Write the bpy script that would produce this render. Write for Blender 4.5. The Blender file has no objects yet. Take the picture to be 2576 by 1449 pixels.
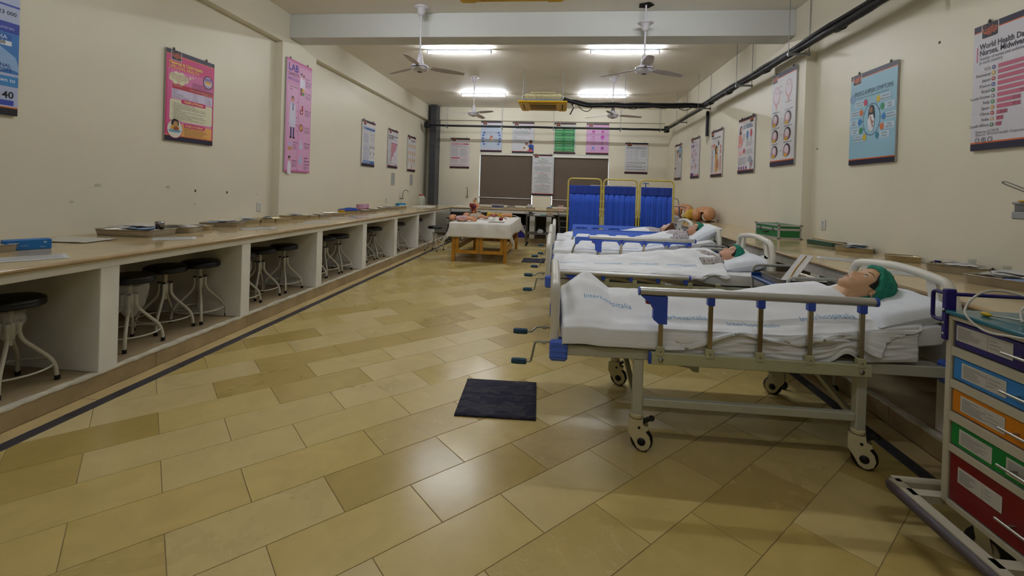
import bpy, bmesh, math, random
from mathutils import Matrix, Vector
random.seed(7)
SC = bpy.context.scene
COL = SC.collection
PI = math.pi

# ---------------------------------------------------------------- camera
FPX, PPY, CAMH = 1140.0, 484.5, 1.45
def cam_axes(yaw, pitch, roll):
    f = Vector((-math.sin(yaw)*math.cos(pitch), math.cos(yaw)*math.cos(pitch), math.sin(pitch)))
    r = Vector((math.cos(yaw), math.sin(yaw), 0)); d = -r.cross(f)
    return r*math.cos(roll)+d*math.sin(roll), -r*math.sin(roll)+d*math.cos(roll), f
cr, cd, cf = cam_axes(math.radians(6.01), math.radians(-.343), math.radians(-1.806))
cam = bpy.data.cameras.new('camera'); camo = bpy.data.objects.new('camera', cam); COL.objects.link(camo)
cam.sensor_fit = 'HORIZONTAL'; cam.sensor_width = 36; cam.lens = 36*FPX/2576
cam.shift_y = (PPY-724.5)/2576; cam.clip_start = .02; cam.clip_end = 200
camo.matrix_world = Matrix(((cr.x, -cd.x, -cf.x, 0), (cr.y, -cd.y, -cf.y, 0), (cr.z, -cd.z, -cf.z, CAMH), (0, 0, 0, 1)))
SC.camera = camo

# ---------------------------------------------------------------- world, exposure
W = bpy.data.worlds.new('daylight'); SC.world = W; W.use_nodes = True
W.node_tree.nodes['Background'].inputs[0].default_value = (.86, .93, 1, 1)
W.node_tree.nodes['Background'].inputs[1].default_value = 9.0
SC.view_settings.view_transform = 'Standard'; SC.view_settings.look = 'None'
SC.view_settings.gamma = 1; SC.view_settings.use_curve_mapping = False
SC.view_settings.exposure = 0.0
SC.cycles.max_bounces = 6; SC.cycles.diffuse_bounces = 4; SC.cycles.glossy_bounces = 3; SC.cycles.transmission_bounces = 4; SC.cycles.transparent_max_bounces = 6
SC.cycles.use_adaptive_sampling = True; SC.cycles.adaptive_threshold = .03
SC.cycles.caustics_reflective = False; SC.cycles.caustics_refractive = False
TUBE_POWER = 165.0        # emission strength of the ceiling tube lights

# ---------------------------------------------------------------- materials
def lin(c):
    if isinstance(c, str):
        c = c.lstrip('#'); c = tuple(int(c[i:i+2], 16) for i in (0, 2, 4))
    return tuple((x/255/12.92 if x/255 <= .04045 else ((x/255+.055)/1.055)**2.4) for x in c)
_M = {}
def M(name, col='808080', rough=.5, metal=0, var=0, vs=6, bump=0, bs=60, coat=0, alpha=1, trans=0, emit=0, spec=.5, rvar=0, rnd=0, ior=1.45):
    """procedural principled material: colour with optional noise variation, roughness variation and bump"""
    if name in _M: return _M[name]
    m = bpy.data.materials.new(name); _M[name] = m; m.use_nodes = True
    n = m.node_tree.nodes; l = m.node_tree.links; b = n['Principled BSDF']
    c = lin(col); b.inputs['Base Color'].default_value = (*c, 1)
    m.diffuse_color = (*c, 1)
    b.inputs['Roughness'].default_value = rough; b.inputs['Metallic'].default_value = metal
    b.inputs['Specular IOR Level'].default_value = spec; b.inputs['IOR'].default_value = ior
    if coat: b.inputs['Coat Weight'].default_value = coat; b.inputs['Coat Roughness'].default_value = .12
    if alpha < 1: b.inputs['Alpha'].default_value = alpha
    if trans: b.inputs['Transmission Weight'].default_value = trans
    if emit:
        b.inputs['Emission Color'].default_value = (*c, 1); b.inputs['Emission Strength'].default_value = emit
    if var or bump or rvar or rnd:
        tc = n.new('ShaderNodeTexCoord')
    if var or rvar or rnd:
        nz = n.new('ShaderNodeTexNoise'); nz.inputs['Scale'].default_value = vs; nz.inputs['Detail'].default_value = 5
        l.new(tc.outputs['Object'], nz.inputs['Vector'])
        hsv = n.new('ShaderNodeHueSaturation'); hsv.inputs['Color'].default_value = (*c, 1)
        mr = n.new('ShaderNodeMapRange'); mr.inputs[1].default_value = .3; mr.inputs[2].default_value = .7
        mr.inputs[3].default_value = 1-var; mr.inputs[4].default_value = 1+var
        l.new(nz.outputs['Fac'], mr.inputs[0])
        if rnd:
            oi = n.new('ShaderNodeObjectInfo'); m2 = n.new('ShaderNodeMapRange')
            m2.inputs[3].default_value = 1-rnd; m2.inputs[4].default_value = 1+rnd
            l.new(oi.outputs['Random'], m2.inputs[0])
            mu = n.new('ShaderNodeMath'); mu.operation = 'MULTIPLY'
            l.new(mr.outputs[0], mu.inputs[0]); l.new(m2.outputs[0], mu.inputs[1]); l.new(mu.outputs[0], hsv.inputs['Value'])
        else:
            l.new(mr.outputs[0], hsv.inputs['Value'])
        l.new(hsv.outputs[0], b.inputs['Base Color'])
        if rvar:
            m3 = n.new('ShaderNodeMapRange'); m3.inputs[1].default_value = .3; m3.inputs[2].default_value = .7
            m3.inputs[3].default_value = max(0, rough-rvar); m3.inputs[4].default_value = rough+rvar
            l.new(nz.outputs['Fac'], m3.inputs[0]); l.new(m3.outputs[0], b.inputs['Roughness'])
    if bump:
        n2 = n.new('ShaderNodeTexNoise'); n2.inputs['Scale'].default_value = bs; n2.inputs['Detail'].default_value = 4
        l.new(tc.outputs['Object'], n2.inputs['Vector'])
        bp = n.new('ShaderNodeBump'); bp.inputs['Strength'].default_value = bump; bp.inputs['Distance'].default_value = .01
        l.new(n2.outputs['Fac'], bp.inputs['Height']); l.new(bp.outputs[0], b.inputs['Normal'])
    return m
def nodes_of(m): return m.node_tree.nodes, m.node_tree.links, m.node_tree.nodes['Principled BSDF']

# ---------------------------------------------------------------- mesh builder
class MB:
    def __init__(s, mat=None):
        s.v = []; s.f = []; s.mi = []; s.sm = []; s.mats = []; s.T = None; s.cur = 0
        if mat is not None: s.mat(mat)
    def mat(s, m):
        if m not in s.mats: s.mats.append(m)
        s.cur = s.mats.index(m); return s
    def at(s, T): s.T = T; return s
    def add(s, vs, fs, smooth=False):
        o = len(s.v)
        if s.T is not None: s.v += [tuple(s.T @ Vector(p)) for p in vs]
        else: s.v += [tuple(p) for p in vs]
        s.f += [tuple(i+o for i in q) for q in fs]
        s.mi += [s.cur]*len(fs); s.sm += [smooth]*len(fs); return s
    def box(s, x0, x1, y0, y1, z0, z1, b=0):
        if b:
            b = min(b, (x1-x0)*.45, (y1-y0)*.45, (z1-z0)*.45)
            X = (x0, x1); Y = (y0, y1); Z = (z0, z1); pts = []
            for i in (0, 1):
                for j in (0, 1):
                    for k in (0, 1):
                        sx, sy, sz = 1-2*i, 1-2*j, 1-2*k
                        pts += [(X[i], Y[j]+sy*b, Z[k]+sz*b), (X[i]+sx*b, Y[j], Z[k]+sz*b), (X[i]+sx*b, Y[j]+sy*b, Z[k])]
            I = lambda i, j, k, a: (i*4+j*2+k)*3+a
            F = [[I(0,0,0,0),I(0,0,1,0),I(0,1,1,0),I(0,1,0,0)],[I(1,0,0,0),I(1,1,0,0),I(1,1,1,0),I(1,0,1,0)],
                 [I(0,0,0,1),I(1,0,0,1),I(1,0,1,1),I(0,0,1,1)],[I(0,1,0,1),I(0,1,1,1),I(1,1,1,1),I(1,1,0,1)],
                 [I(0,0,0,2),I(0,1,0,2),I(1,1,0,2),I(1,0,0,2)],[I(0,0,1,2),I(1,0,1,2),I(1,1,1,2),I(0,1,1,2)]]
            for j in (0, 1):
                for k in (0, 1):
                    F.append([I(0,j,k,1),I(1,j,k,1),I(1,j,k,2),I(0,j,k,2)])
            for i in (0, 1):
                for k in (0, 1): F.append([I(i,0,k,0),I(i,1,k,0),I(i,1,k,2),I(i,0,k,2)])
                for j in (0, 1): F.append([I(i,j,0,0),I(i,j,1,0),I(i,j,1,1),I(i,j,0,1)])
                for j in (0, 1):
                    for k in (0, 1): F.append([I(i,j,k,0),I(i,j,k,1),I(i,j,k,2)])
            c = Vector(((x0+x1)/2, (y0+y1)/2, (z0+z1)/2)); G = []
            for q in F:
                p = [Vector(pts[t]) for t in q]; nn = (p[1]-p[0]).cross(p[2]-p[0]); m = sum(p, Vector())/len(p)-c
                G.append(q if nn.dot(m) > 0 else q[::-1])
            return s.add(pts, G)
        v = [(x, y, z) for x in (x0, x1) for y in (y0, y1) for z in (z0, z1)]
        return s.add(v, [(0,1,3,2),(4,6,7,5),(0,4,5,1),(2,3,7,6),(0,2,6,4),(1,5,7,3)])
    def cbox(s, c, d, b=0): return s.box(c[0]-d[0]/2, c[0]+d[0]/2, c[1]-d[1]/2, c[1]+d[1]/2, c[2]-d[2]/2, c[2]+d[2]/2, b)
    def bar(s, p0, p1, w, h, up=(0, 0, 1)):
        """rectangular bar between two points"""
        p0 = Vector(p0); p1 = Vector(p1); d = (p1-p0).normalized(); u = Vector(up)
        if abs(d.dot(u)) > .98: u = Vector((1, 0, 0))
        r = d.cross(u).normalized(); u = r.cross(d)
        v = [tuple(p+r*a*w/2+u*b*h/2) for p in (p0, p1) for a, b in ((-1,-1),(1,-1),(1,1),(-1,1))]
        return s.add(v, [(0,3,2,1),(4,5,6,7),(0,1,5,4),(1,2,6,5),(2,3,7,6),(3,0,4,7)])
    def tube(s, pts, r, n=8, closed=False, cap=True):
        P = [Vector(p) for p in pts]; N = len(P); R = r if isinstance(r, (list, tuple)) else [r]*N
        T = []
        for i in range(N):
            a = P[(i-1) % N] if (closed or i > 0) else P[i]; b = P[(i+1) % N] if (closed or i < N-1) else P[i]
            d = b-a; T.append(d.normalized() if d.length > 1e-9 else Vector((0, 0, 1)))
        u = Vector((0, 0, 1))
        if abs(T[0].dot(u)) > .9: u = Vector((1, 0, 0))
        u = (u-T[0]*u.dot(T[0])).normalized(); vs = []
        for i in range(N):
            u = u-T[i]*u.dot(T[i])
            u = u.normalized() if u.length > 1e-6 else T[i].orthogonal().normalized()
            w = T[i].cross(u)
            for k in range(n):
                a = 2*PI*k/n; vs.append(P[i]+(u*math.cos(a)+w*math.sin(a))*R[i])
        fs = []; L = N if closed else N-1
        for i in range(L):
            j = (i+1) % N
            for k in range(n): fs.append((i*n+k, i*n+(k+1) % n, j*n+(k+1) % n, j*n+k))
        s.add(vs, fs, True)
        if cap and not closed:
            s.add(vs[:n], [tuple(range(n-1, -1, -1))]); s.add(vs[-n:], [tuple(range(n))])
        return s
    def cyl(s, p0, p1, r, r2=None, n=14): return s.tube([p0, p1], [r, r if r2 is None else r2], n)
    def lathe(s, prof, n=20, c=(0, 0, 0), smooth=True, wob=None):
        vs = []
        for i, (r, z) in enumerate(prof):
            for k in range(n):
                a = 2*PI*k/n; rr = r*(wob(a, i) if wob else 1)
                vs.append((c[0]+rr*math.cos(a), c[1]+rr*math.sin(a), c[2]+z))
        fs = [(i*n+k, i*n+(k+1) % n, (i+1)*n+(k+1) % n, (i+1)*n+k) for i in range(len(prof)-1) for k in range(n)]
        return s.add(vs, fs, smooth)
    def ell(s, c, r, nu=14, nv=9, f=None):
        vs = []; fs = []
        for i in range(nv+1):
            ph = PI*i/nv-PI/2
            for k in range(nu):
                a = 2*PI*k/nu; p = Vector((math.cos(ph)*math.cos(a), math.cos(ph)*math.sin(a), math.sin(ph)))
                q = Vector((p.x*r[0], p.y*r[1], p.z*r[2]))
                if f: q = f(q, p)
                vs.append(Vector(c)+q)
        for i in range(nv):
            for k in range(nu): fs.append((i*nu+k, i*nu+(k+1) % nu, (i+1)*nu+(k+1) % nu, (i+1)*nu+k))
        return s.add(vs, fs, True)
    def grid(s, fn, nu, nv, smooth=True, wrap=False):
        """fn(u,v) -> point, u,v in 0..1"""
        vs = [fn(i/(nu if wrap else nu-1), j/(nv-1)) for j in range(nv) for i in range(nu)]; fs = []
        for j in range(nv-1):
            for i in range(nu if wrap else nu-1):
                k = (i+1) % nu; fs.append((j*nu+i, j*nu+k, (j+1)*nu+k, (j+1)*nu+i))
        return s.add(vs, fs, smooth)
    def prism(s, poly, fn, d0, d1, smooth=False):
        """poly: 2d points; fn(a,b,d)->3d point; extruded from d0 to d1"""
        n = len(poly); A = [fn(a, b, d0) for a, b in poly]; B = [fn(a, b, d1) for a, b in poly]
        s.add(A, [tuple(range(n-1, -1, -1))]); s.add(B, [tuple(range(n))])
        return s.add(A+B, [(i, (i+1) % n, n+(i+1) % n, n+i) for i in range(n)], smooth)
    def build(s, name, parent=None, loc=None, rz=0, recalc=False, bevel=0, subd=0, solid=0):
        me = bpy.data.meshes.new(name); me.from_pydata(s.v, [], s.f)
        for m in s.mats: me.materials.append(m)
        me.polygons.foreach_set('material_index', s.mi); me.polygons.foreach_set('use_smooth', s.sm)
        if recalc:
            bm = bmesh.new(); bm.from_mesh(me); bmesh.ops.recalc_face_normals(bm, faces=bm.faces); bm.to_mesh(me); bm.free()
        me.update()
        o = bpy.data.objects.new(name, me); COL.objects.link(o)
        if parent is not None: o.parent = parent
        if loc is not None: o.location = loc
        if rz: o.rotation_euler = (0, 0, rz)
        if solid:
            d = o.modifiers.new('solid', 'SOLIDIFY'); d.thickness = solid; d.offset = 0
        if bevel:
            d = o.modifiers.new('bevel', 'BEVEL'); d.width = bevel; d.segments = 2; d.limit_method = 'ANGLE'
        if subd:
            d = o.modifiers.new('subd', 'SUBSURF'); d.levels = subd; d.render_levels = subd
        return o
def tag(o, label, cat, group=None, kind=None):
    o['label'] = label
    if cat: o['category'] = cat
    if group: o['group'] = group
    if kind: o['kind'] = kind
    return o
def struct(o): o['kind'] = 'structure'; return o
def thing(name, label, cat, loc=(0, 0, 0), rz=0, group=None):
    o = bpy.data.objects.new(name, None); COL.objects.link(o); o.empty_display_size = .1
    o.location = loc; o.rotation_euler = (0, 0, rz); return tag(o, label, cat, group)
def copy_tree(o, parent=None):
    c = o.copy(); COL.objects.link(c)
    if parent is not None: c.parent = parent
    for ch in list(o.children): copy_tree(ch, c)
    return c
def R3(axis, a): return Matrix.Rotation(a, 4, axis)
def TR(x, y, z): return Matrix.Translation((x, y, z))
def bez(pts, n=8):
    """smooth catmull-rom path through points"""
    P = [Vector(p) for p in pts]; out = []
    for i in range(len(P)-1):
        a = P[max(i-1, 0)]; b = P[i]; c = P[i+1]; d = P[min(i+2, len(P)-1)]
        for k in range(n):
            t = k/n; out.append(.5*((2*b)+(c-a)*t+(2*a-5*b+4*c-d)*t*t+(3*b-a-3*c+d)*t**3))
    return out+[P[-1]]
def fillet(pts, r, n=5):
    """polyline with rounded corners"""
    P = [Vector(p) for p in pts]; out = [P[0]]
    for i in range(1, len(P)-1):
        a = (P[i-1]-P[i]); b = (P[i+1]-P[i]); rr = min(r, a.length*.49, b.length*.49)
        p0 = P[i]+a.normalized()*rr; p1 = P[i]+b.normalized()*rr
        for k in range(n+1):
            t = k/n; out.append(p0*(1-t)**2+P[i]*2*t*(1-t)+p1*t*t)
    return out+[P[-1]]
_TXT = {}
def text_geo(st, bold=0, res=2):
    """flat glyph geometry of a string, unit size, origin at left baseline"""
    k = (st, bold)
    if k not in _TXT:
        cu = bpy.data.curves.new('t', 'FONT'); cu.body = st; cu.size = 1; cu.resolution_u = res; cu.offset = bold
        ob = bpy.data.objects.new('t', cu); me = bpy.data.meshes.new_from_object(ob)
        vs = [tuple(v.co) for v in me.vertices]; fs = [tuple(p.vertices) for p in me.polygons]
        w = max([v[0] for v in vs] or [0])
        bpy.data.objects.remove(ob); bpy.data.curves.remove(cu); bpy.data.meshes.remove(me)
        _TXT[k] = (vs, fs, w)
    return _TXT[k]
def put_text(mb, st, fn, size, bold=0, width=None, align='L'):
    """fn(x,y) maps text-plane metres to 3d"""
    vs, fs, w = text_geo(st, bold)
    sx = size if width is None else width/max(w, 1e-6)
    off = {'L': 0, 'C': -w*sx/2, 'R': -w*sx}[align]
    mb.add([fn(v[0]*sx+off, v[1]*size) for v in vs], fs)
# ================================================================ ROOM SHELL
XL, XR, YB, YF, ZC = -4.34, 3.27, 14.4, -3.0, 4.05        # infill wall planes, back, rear, ceiling
XLP, XRP = -4.22, 3.15                                     # pilaster / upper band faces
m_wall = M('cream_wall_paint', 'DDD7C3', .42, var=.025, vs=1.3, bump=.04, bs=9, spec=.35)
m_ceil = M('ceiling_paint', 'E6E1D6', .6, var=.03, vs=2, bump=.12, bs=5)
m_beam = M('beam_paint', 'C4C5C0', .5, var=.02, vs=2, bump=.03, bs=8)
m_white = M('white_plaster', 'E2E0D8', .55, var=.05, vs=4, bump=.06, bs=30)
m_grout = M('grout', '8E7A52', .8, var=.1, vs=20)
m_strip = M('charcoal_border_stone', '33333B', .35, var=.15, vs=5, rvar=.1)

def tile_mat(name, island):
    m = M(name, 'B9A069', .3); n, l, b = nodes_of(m)
    if island: src = n.new('ShaderNodeNewGeometry').outputs['Random Per Island']
    else: src = n.new('ShaderNodeObjectInfo').outputs['Random']
    geo = n.new('ShaderNodeNewGeometry')
    off = n.new('ShaderNodeVectorMath'); off.operation = 'SCALE'; off.inputs[0].default_value = (37, 91, 13)
    l.new(src, off.inputs['Scale'])
    ad = n.new('ShaderNodeVectorMath'); l.new(geo.outputs['Position'], ad.inputs[0]); l.new(off.outputs[0], ad.inputs[1])
    n1 = n.new('ShaderNodeTexNoise'); n1.inputs['Scale'].default_value = 4.5; n1.inputs['Detail'].default_value = 6; n1.inputs['Distortion'].default_value = 1.2
    l.new(ad.outputs[0], n1.inputs['Vector'])
    n2 = n.new('ShaderNodeTexNoise'); n2.inputs['Scale'].default_value = 2.2; n2.inputs['Detail'].default_value = 8; n2.inputs['Distortion'].default_value = 2.5
    l.new(ad.outputs[0], n2.inputs['Vector'])
    ramp = n.new('ShaderNodeValToRGB'); e = ramp.color_ramp.elements
    e[0].position = 0; e[0].color = (*lin('AB9455'), 1); e[1].position = 1; e[1].color = (*lin('CBB984'), 1)
    k = e.new(.45); k.color = (*lin('C1AB69'), 1); k = e.new(.8); k.color = (*lin('C4B179'), 1)
    l.new(src, ramp.inputs[0])
    mr = n.new('ShaderNodeMapRange'); mr.inputs[1].default_value = .3; mr.inputs[2].default_value = .72; mr.inputs[3].default_value = .93; mr.inputs[4].default_value = 1.06
    l.new(n1.outputs['Fac'], mr.inputs[0])
    hs = n.new('ShaderNodeHueSaturation'); l.new(ramp.outputs[0], hs.inputs['Color']); l.new(mr.outputs[0], hs.inputs['Value'])
    # thin pale veins
    ab = n.new('ShaderNodeMath'); ab.operation = 'SUBTRACT'; ab.inputs[1].default_value = .5; l.new(n2.outputs['Fac'], ab.inputs[0])
    a2 = n.new('ShaderNodeMath'); a2.operation = 'ABSOLUTE'; l.new(ab.outputs[0], a2.inputs[0])
    v = n.new('ShaderNodeMapRange'); v.inputs[1].default_value = 0; v.inputs[2].default_value = .006; v.inputs[3].default_value = .35; v.inputs[4].default_value = 0
    l.new(a2.outputs[0], v.inputs[0])
    gt = n.new('ShaderNodeMath'); gt.operation = 'GREATER_THAN'; gt.inputs[1].default_value = .6
    fr = n.new('ShaderNodeMath'); fr.operation = 'FRACT'; mu = n.new('ShaderNodeMath'); mu.operation = 'MULTIPLY'; mu.inputs[1].default_value = 17.3
    l.new(src, mu.inputs[0]); l.new(mu.outputs[0], fr.inputs[0]); l.new(fr.outputs[0], gt.inputs[0])
    vm = n.new('ShaderNodeMath'); vm.operation = 'MULTIPLY'; l.new(v.outputs[0], vm.inputs[0]); l.new(gt.outputs[0], vm.inputs[1])
    mx = n.new('ShaderNodeMix'); mx.data_type = 'RGBA'; l.new(vm.outputs[0], mx.inputs[0]); l.new(hs.outputs[0], mx.inputs[6]); mx.inputs[7].default_value = (*lin('DACBA4'), 1)
    l.new(mx.outputs[2], b.inputs['Base Color'])
    rr = n.new('ShaderNodeMapRange'); rr.inputs[3].default_value = .2; rr.inputs[4].default_value = .36
    l.new(fr.outputs[0], rr.inputs[0])
    ra = n.new('ShaderNodeMath'); l.new(rr.outputs[0], ra.inputs[0])
    m4 = n.new('ShaderNodeMapRange'); m4.inputs[1].default_value = .3; m4.inputs[2].default_value = .7; m4.inputs[3].default_value = -.01; m4.inputs[4].default_value = .02
    l.new(n1.outputs['Fac'], m4.inputs[0]); l.new(m4.outputs[0], ra.inputs[1]); l.new(ra.outputs[0], b.inputs['Roughness'])
    bp = n.new('ShaderNodeBump'); bp.inputs['Strength'].default_value = .035; bp.inputs['Distance'].default_value = .02
    l.new(n1.outputs['Fac'], bp.inputs['Height']); l.new(bp.outputs[0], b.inputs['Normal'])
    b.inputs['Specular IOR Level'].default_value = .5
    return m
m_tile = tile_mat('floor_tile_stone', False); m_tile_i = tile_mat('floor_tile_stone_joined', True)
m_border = M('border_tile_stone', 'BFA876', .35, var=.1, vs=5, rnd=.06)

floor = struct(MB(m_grout).box(XL-.3, XR+.3, YF-.3, YB+.3, -.1, -.0025).build('floor'))

def clip(poly, ax, val, keep_less):
    out = []
    for i in range(len(poly)):
        p = poly[i]; q = poly[(i+1) % len(poly)]
        ip = (p[ax] <= val) if keep_less else (p[ax] >= val); iq = (q[ax] <= val) if keep_less else (q[ax] >= val)
        if ip: out.append(p)
        if ip != iq:
            t = (val-p[ax])/(q[ax]-p[ax]); out.append((p[0]+t*(q[0]-p[0]), p[1]+t*(q[1]-p[1])))
    return out
def inset(poly, d):
    n = len(poly); out = []
    for i in range(n):
        p0 = Vector(poly[i-1]).to_2d(); p = Vector(poly[i]).to_2d(); p1 = Vector(poly[(i+1) % n]).to_2d()
        e0 = (p-p0).normalized(); e1 = (p1-p).normalized()
        n0 = Vector((-e0.y, e0.x)); n1 = Vector((-e1.y, e1.x)); b = n0+n1
        if b.length < 1e-4: out.append(tuple(p+n0*d)); continue
        b.normalize(); out.append(tuple(p+b*d/max(.35, b.dot(n0))))
    return out
def area(p): return .5*sum(p[i][0]*p[(i+1) % len(p)][1]-p[(i+1) % len(p)][0]*p[i][1] for i in range(len(p)))
def slab(mb, poly, z0=-.012, z1=0, g=.0016, ch=.0012):
    a = inset(poly, g); t = inset(poly, g+ch); n = len(a)
    vs = [(x, y, z0) for x, y in a]+[(x, y, z1-ch*.7) for x, y in a]+[(x, y, z1) for x, y in t]
    fs = [tuple(range(2*n, 3*n))]
    for r in (0, 1): fs += [(r*n+i, r*n+(i+1) % n, (r+1)*n+(i+1) % n, (r+1)*n+i) for i in range(n)]
    mb.add(vs, fs)
PITCH, TL, B0, A0, S2 = .3095, .628, 2.6095, .718, 2**.5
tiles = []
for ib in range(-12, 40):
    b0 = B0+ib*PITCH; a0 = A0+(ib % 2)*TL/2
    for ia in range(-12, 30):
        a = a0+ia*TL
        q = [((p-r)/S2, (p+r)/S2) for p, r in ((a, b0), (a+TL, b0), (a+TL, b0+PITCH), (a, b0+PITCH))]
        c = ((q[0][0]+q[2][0])/2, (q[0][1]+q[2][1])/2)
        pl = q
        for ax, val, less in ((0, 1.94, True), (0, -2.86, False), (1, 12.25, True), (1, .2, False)):
            pl = clip(pl, ax, val, less)
            if len(pl) < 3: break
        if len(pl) < 3: continue
        A = area(pl)
        if abs(A) < .004: continue
        if A < 0: pl = pl[::-1]
        tiles.append((c, pl, abs(A) > TL*PITCH*.999))
def tile_rank(t):
    c = t[0]
    vis = c[1] > 1.3 and abs(c[0]+.105*c[1]) < 1.2*c[1]+.3
    return (0 if vis else 1, math.hypot(*c))
tiles.sort(key=tile_rank)
full = None; rest = MB(m_tile_i)
for i, (c, pl, whole) in enumerate(tiles):
    if i < 300:
        if whole and full is not None:
            o = bpy.data.objects.new('tile', full); COL.objects.link(o); o.parent = floor; o.location = (c[0], c[1], 0)
        else:
            mb = MB(m_tile); slab(mb, [(x-c[0], y-c[1]) for x, y in pl]); o = mb.build('tile', floor, (c[0], c[1], 0))
            if whole: full = o.data
    else: slab(rest, pl)
o = rest.build('far_tiles', floor); o['kind'] = 'stuff'
for x0, x1, y0, y1 in [(-2.945, -2.86, .2, 12.33), (1.94, 2.025, .2, 12.33), (-2.86, 1.94, 12.25, 12.33)]:
    mb = MB(m_strip); slab(mb, [(x0, y0), (x1, y0), (x1, y1), (x0, y1)]); mb.build('border_strip', floor)
for x0, x1, n in ((-3.06, -2.945, 20), (2.025, 2.17, 20)):
    for k in range(n):
        y0 = .2+k*.612; mb = MB(m_border); slab(mb, [(x0, y0), (x1, y0), (x1, min(y0+.612, 12.45)), (x0, min(y0+.612, 12.45))]); mb.build('border_tile', floor)
for k in range(9):
    x0 = -3.06+k*.58; mb = MB(m_border); slab(mb, [(x0, 12.33), (x0+.58, 12.33), (x0+.58, 12.45), (x0, 12.45)]); mb.build('border_tile', floor)

# ceiling with cross beam
ceiling = struct(MB(m_ceil).box(XL-.3, XR+.3, YF-.3, YB+.3, ZC, ZC+.15).build('ceiling'))
MB(m_beam).box(XLP, XRP, 6.6, 6.97, 3.69, ZC).build('beam', ceiling, bevel=.006)
MB(m_beam).box(XLP, XRP, -1.9, -1.53, 3.69, ZC).build('beam', ceiling, bevel=.006)
mb = MB(M('ceiling_hole_dark', '15110D', .9)); mb.lathe([(0, -.001), (.085, -.001), (.1, -.004), (.085, .0)], 18, (1.1, 6.4, ZC-.002), wob=lambda a, i: 1+.12*math.sin(5*a+i)); mb.build('ceiling_opening', ceiling)
mb = MB(M('hairline_crack', '8B7A66', .8))
mb.tube(bez([(1.55, 7.95, ZC-.001), (1.75, 7.9, ZC-.001), (1.95, 7.98, ZC-.001), (2.2, 7.93, ZC-.001)], 6), [.002, .006, .01, .006]*4+[.004]*3, 5); mb.build('ceiling_stain', ceiling)

# walls: infill, upper band, pilasters
wl = struct(MB(m_wall).box(XL-.2, XL, YF-.2, YB+.25, 0, ZC).build('wall_left'))
MB(m_wall).box(XL, XLP, YF, YB, 3.585, ZC).build('upper_band', wl)
for y0, y1 in ((6.44, 7.39), (-2.0, -1.2)): MB(m_wall).box(XL, XLP, y0, y1, .9185, 3.585).build('pilaster', wl)
wr = struct(MB(m_wall).box(XR, XR+.2, YF-.2, YB+.25, 0, ZC).build('wall_right'))
MB(m_wall).box(XRP, XR, YF, YB, 3.52, ZC).build('upper_band', wr)
for y0, y1 in ((6.3, 7.18), (-2.0, -1.2)): MB(m_wall).box(XRP, XR, y0, y1, .9185, 3.52).build('pilaster', wr)
m_hole = M('wall_plug_dark', '4A4438', .8)
for y, z in ((5.0, 1.32), (5.52, 1.3)):
    MB(m_hole).ell((XL+.001, y, z), (.004, .014, .017), 8, 6).build('wall_plug', wl)
for y, z, r in ((3.85, 1.37, .03), (4.62, 1.36, .028), (3.62, 1.22, .02), (5.0, 1.16, .02), (6.12, 1.27, .015)):
    MB(M('wall_scuff', 'C3BEA8', .7)).ell((XL+.0005, y, z), (.001, r, r*.55), 9, 6, lambda q, p: Vector((q.x, q.y*(1+.3*math.sin(7*p.z)), q.z))).build('wall_scuff', wl)
for y, z in ((4.35, 2.86), (6.2, 2.1)): MB(m_hole).ell((XR-.001, y, z), (.004, .012, .012), 8, 6).build('wall_plug', wr)
W1, W2, WZ0, WZ1 = (-2.585, -.868), (-.265, 1.497), .95, 2.60
wb = MB(m_wall)
for x0, x1, z0, z1 in ((XL-.2, W1[0], 0, ZC), (W1[1], W2[0], 0, ZC), (W2[1], XR+.2, 0, ZC), (W1[0], W1[1], 0, WZ0), (W2[0], W2[1], 0, WZ0), (W1[0], W1[1], WZ1, ZC), (W2[0], W2[1], WZ1, ZC)):
    wb.box(x0, x1, YB, YB+.22, z0, z1)
wb = struct(wb.build('wall_back'))
MB(m_wall).box(XLP, XRP, YB-.1, YB, 3.64, ZC).build('upper_band', wb)
struct(MB(m_wall).box(XL-.2, XR+.2, YF-.2, YF, 0, ZC).build('wall_rear'))
# dark clad column in the far left corner
m_col = M('dark_stone_column', '3A3A3F', .4, var=.12, vs=3)
col = struct(thing('trim_1', 'charcoal clad corner column at the far left', None)); del col['label']
for k, (z0, z1) in enumerate(((.92, 1.9), (1.903, 2.75), (2.753, 3.56), (3.563, 4.045))):
    MB(m_col).box(-4.12, -3.92, 13.9, YB-.002, z0, z1, .004).build('cladding_panel', col)
# windows behind the blinds
m_frame = M('window_frame_alu', 'C9CCCB', .35, .6); m_glass = M('window_glass', 'F4F8F8', .02, trans=1, spec=.5)
for i, (x0, x1) in enumerate((W1, W2)):
    w = MB(m_frame)
    for a, b, c, d in ((x0, x1, WZ0, WZ0+.05), (x0, x1, WZ1-.05, WZ1), (x0, x0+.012, WZ0, WZ1), (x1-.012, x1, WZ0, WZ1), ((x0+x1)/2-.03, (x0+x1)/2+.03, WZ0, WZ1)):
        w.box(a, b, YB+.15, YB+.19, c, d)
    w = struct(w.build('window_%d' % (i+1)))
    for a, b in ((x0+.012, (x0+x1)/2-.03), ((x0+x1)/2+.03, x1-.012)):
        MB(m_glass).box(a, b, YB+.167, YB+.173, WZ0+.05, WZ1-.05).build('pane', w)
m_blind = M('brown_blind_fabric', '63564A', .8, var=.12, vs=40, bump=.2, bs=300); m_alu = M('satin_aluminium', 'C8C8C6', .3, .85)
m_cas = M('white_cassette', 'E2E2DC', .4)
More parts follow.
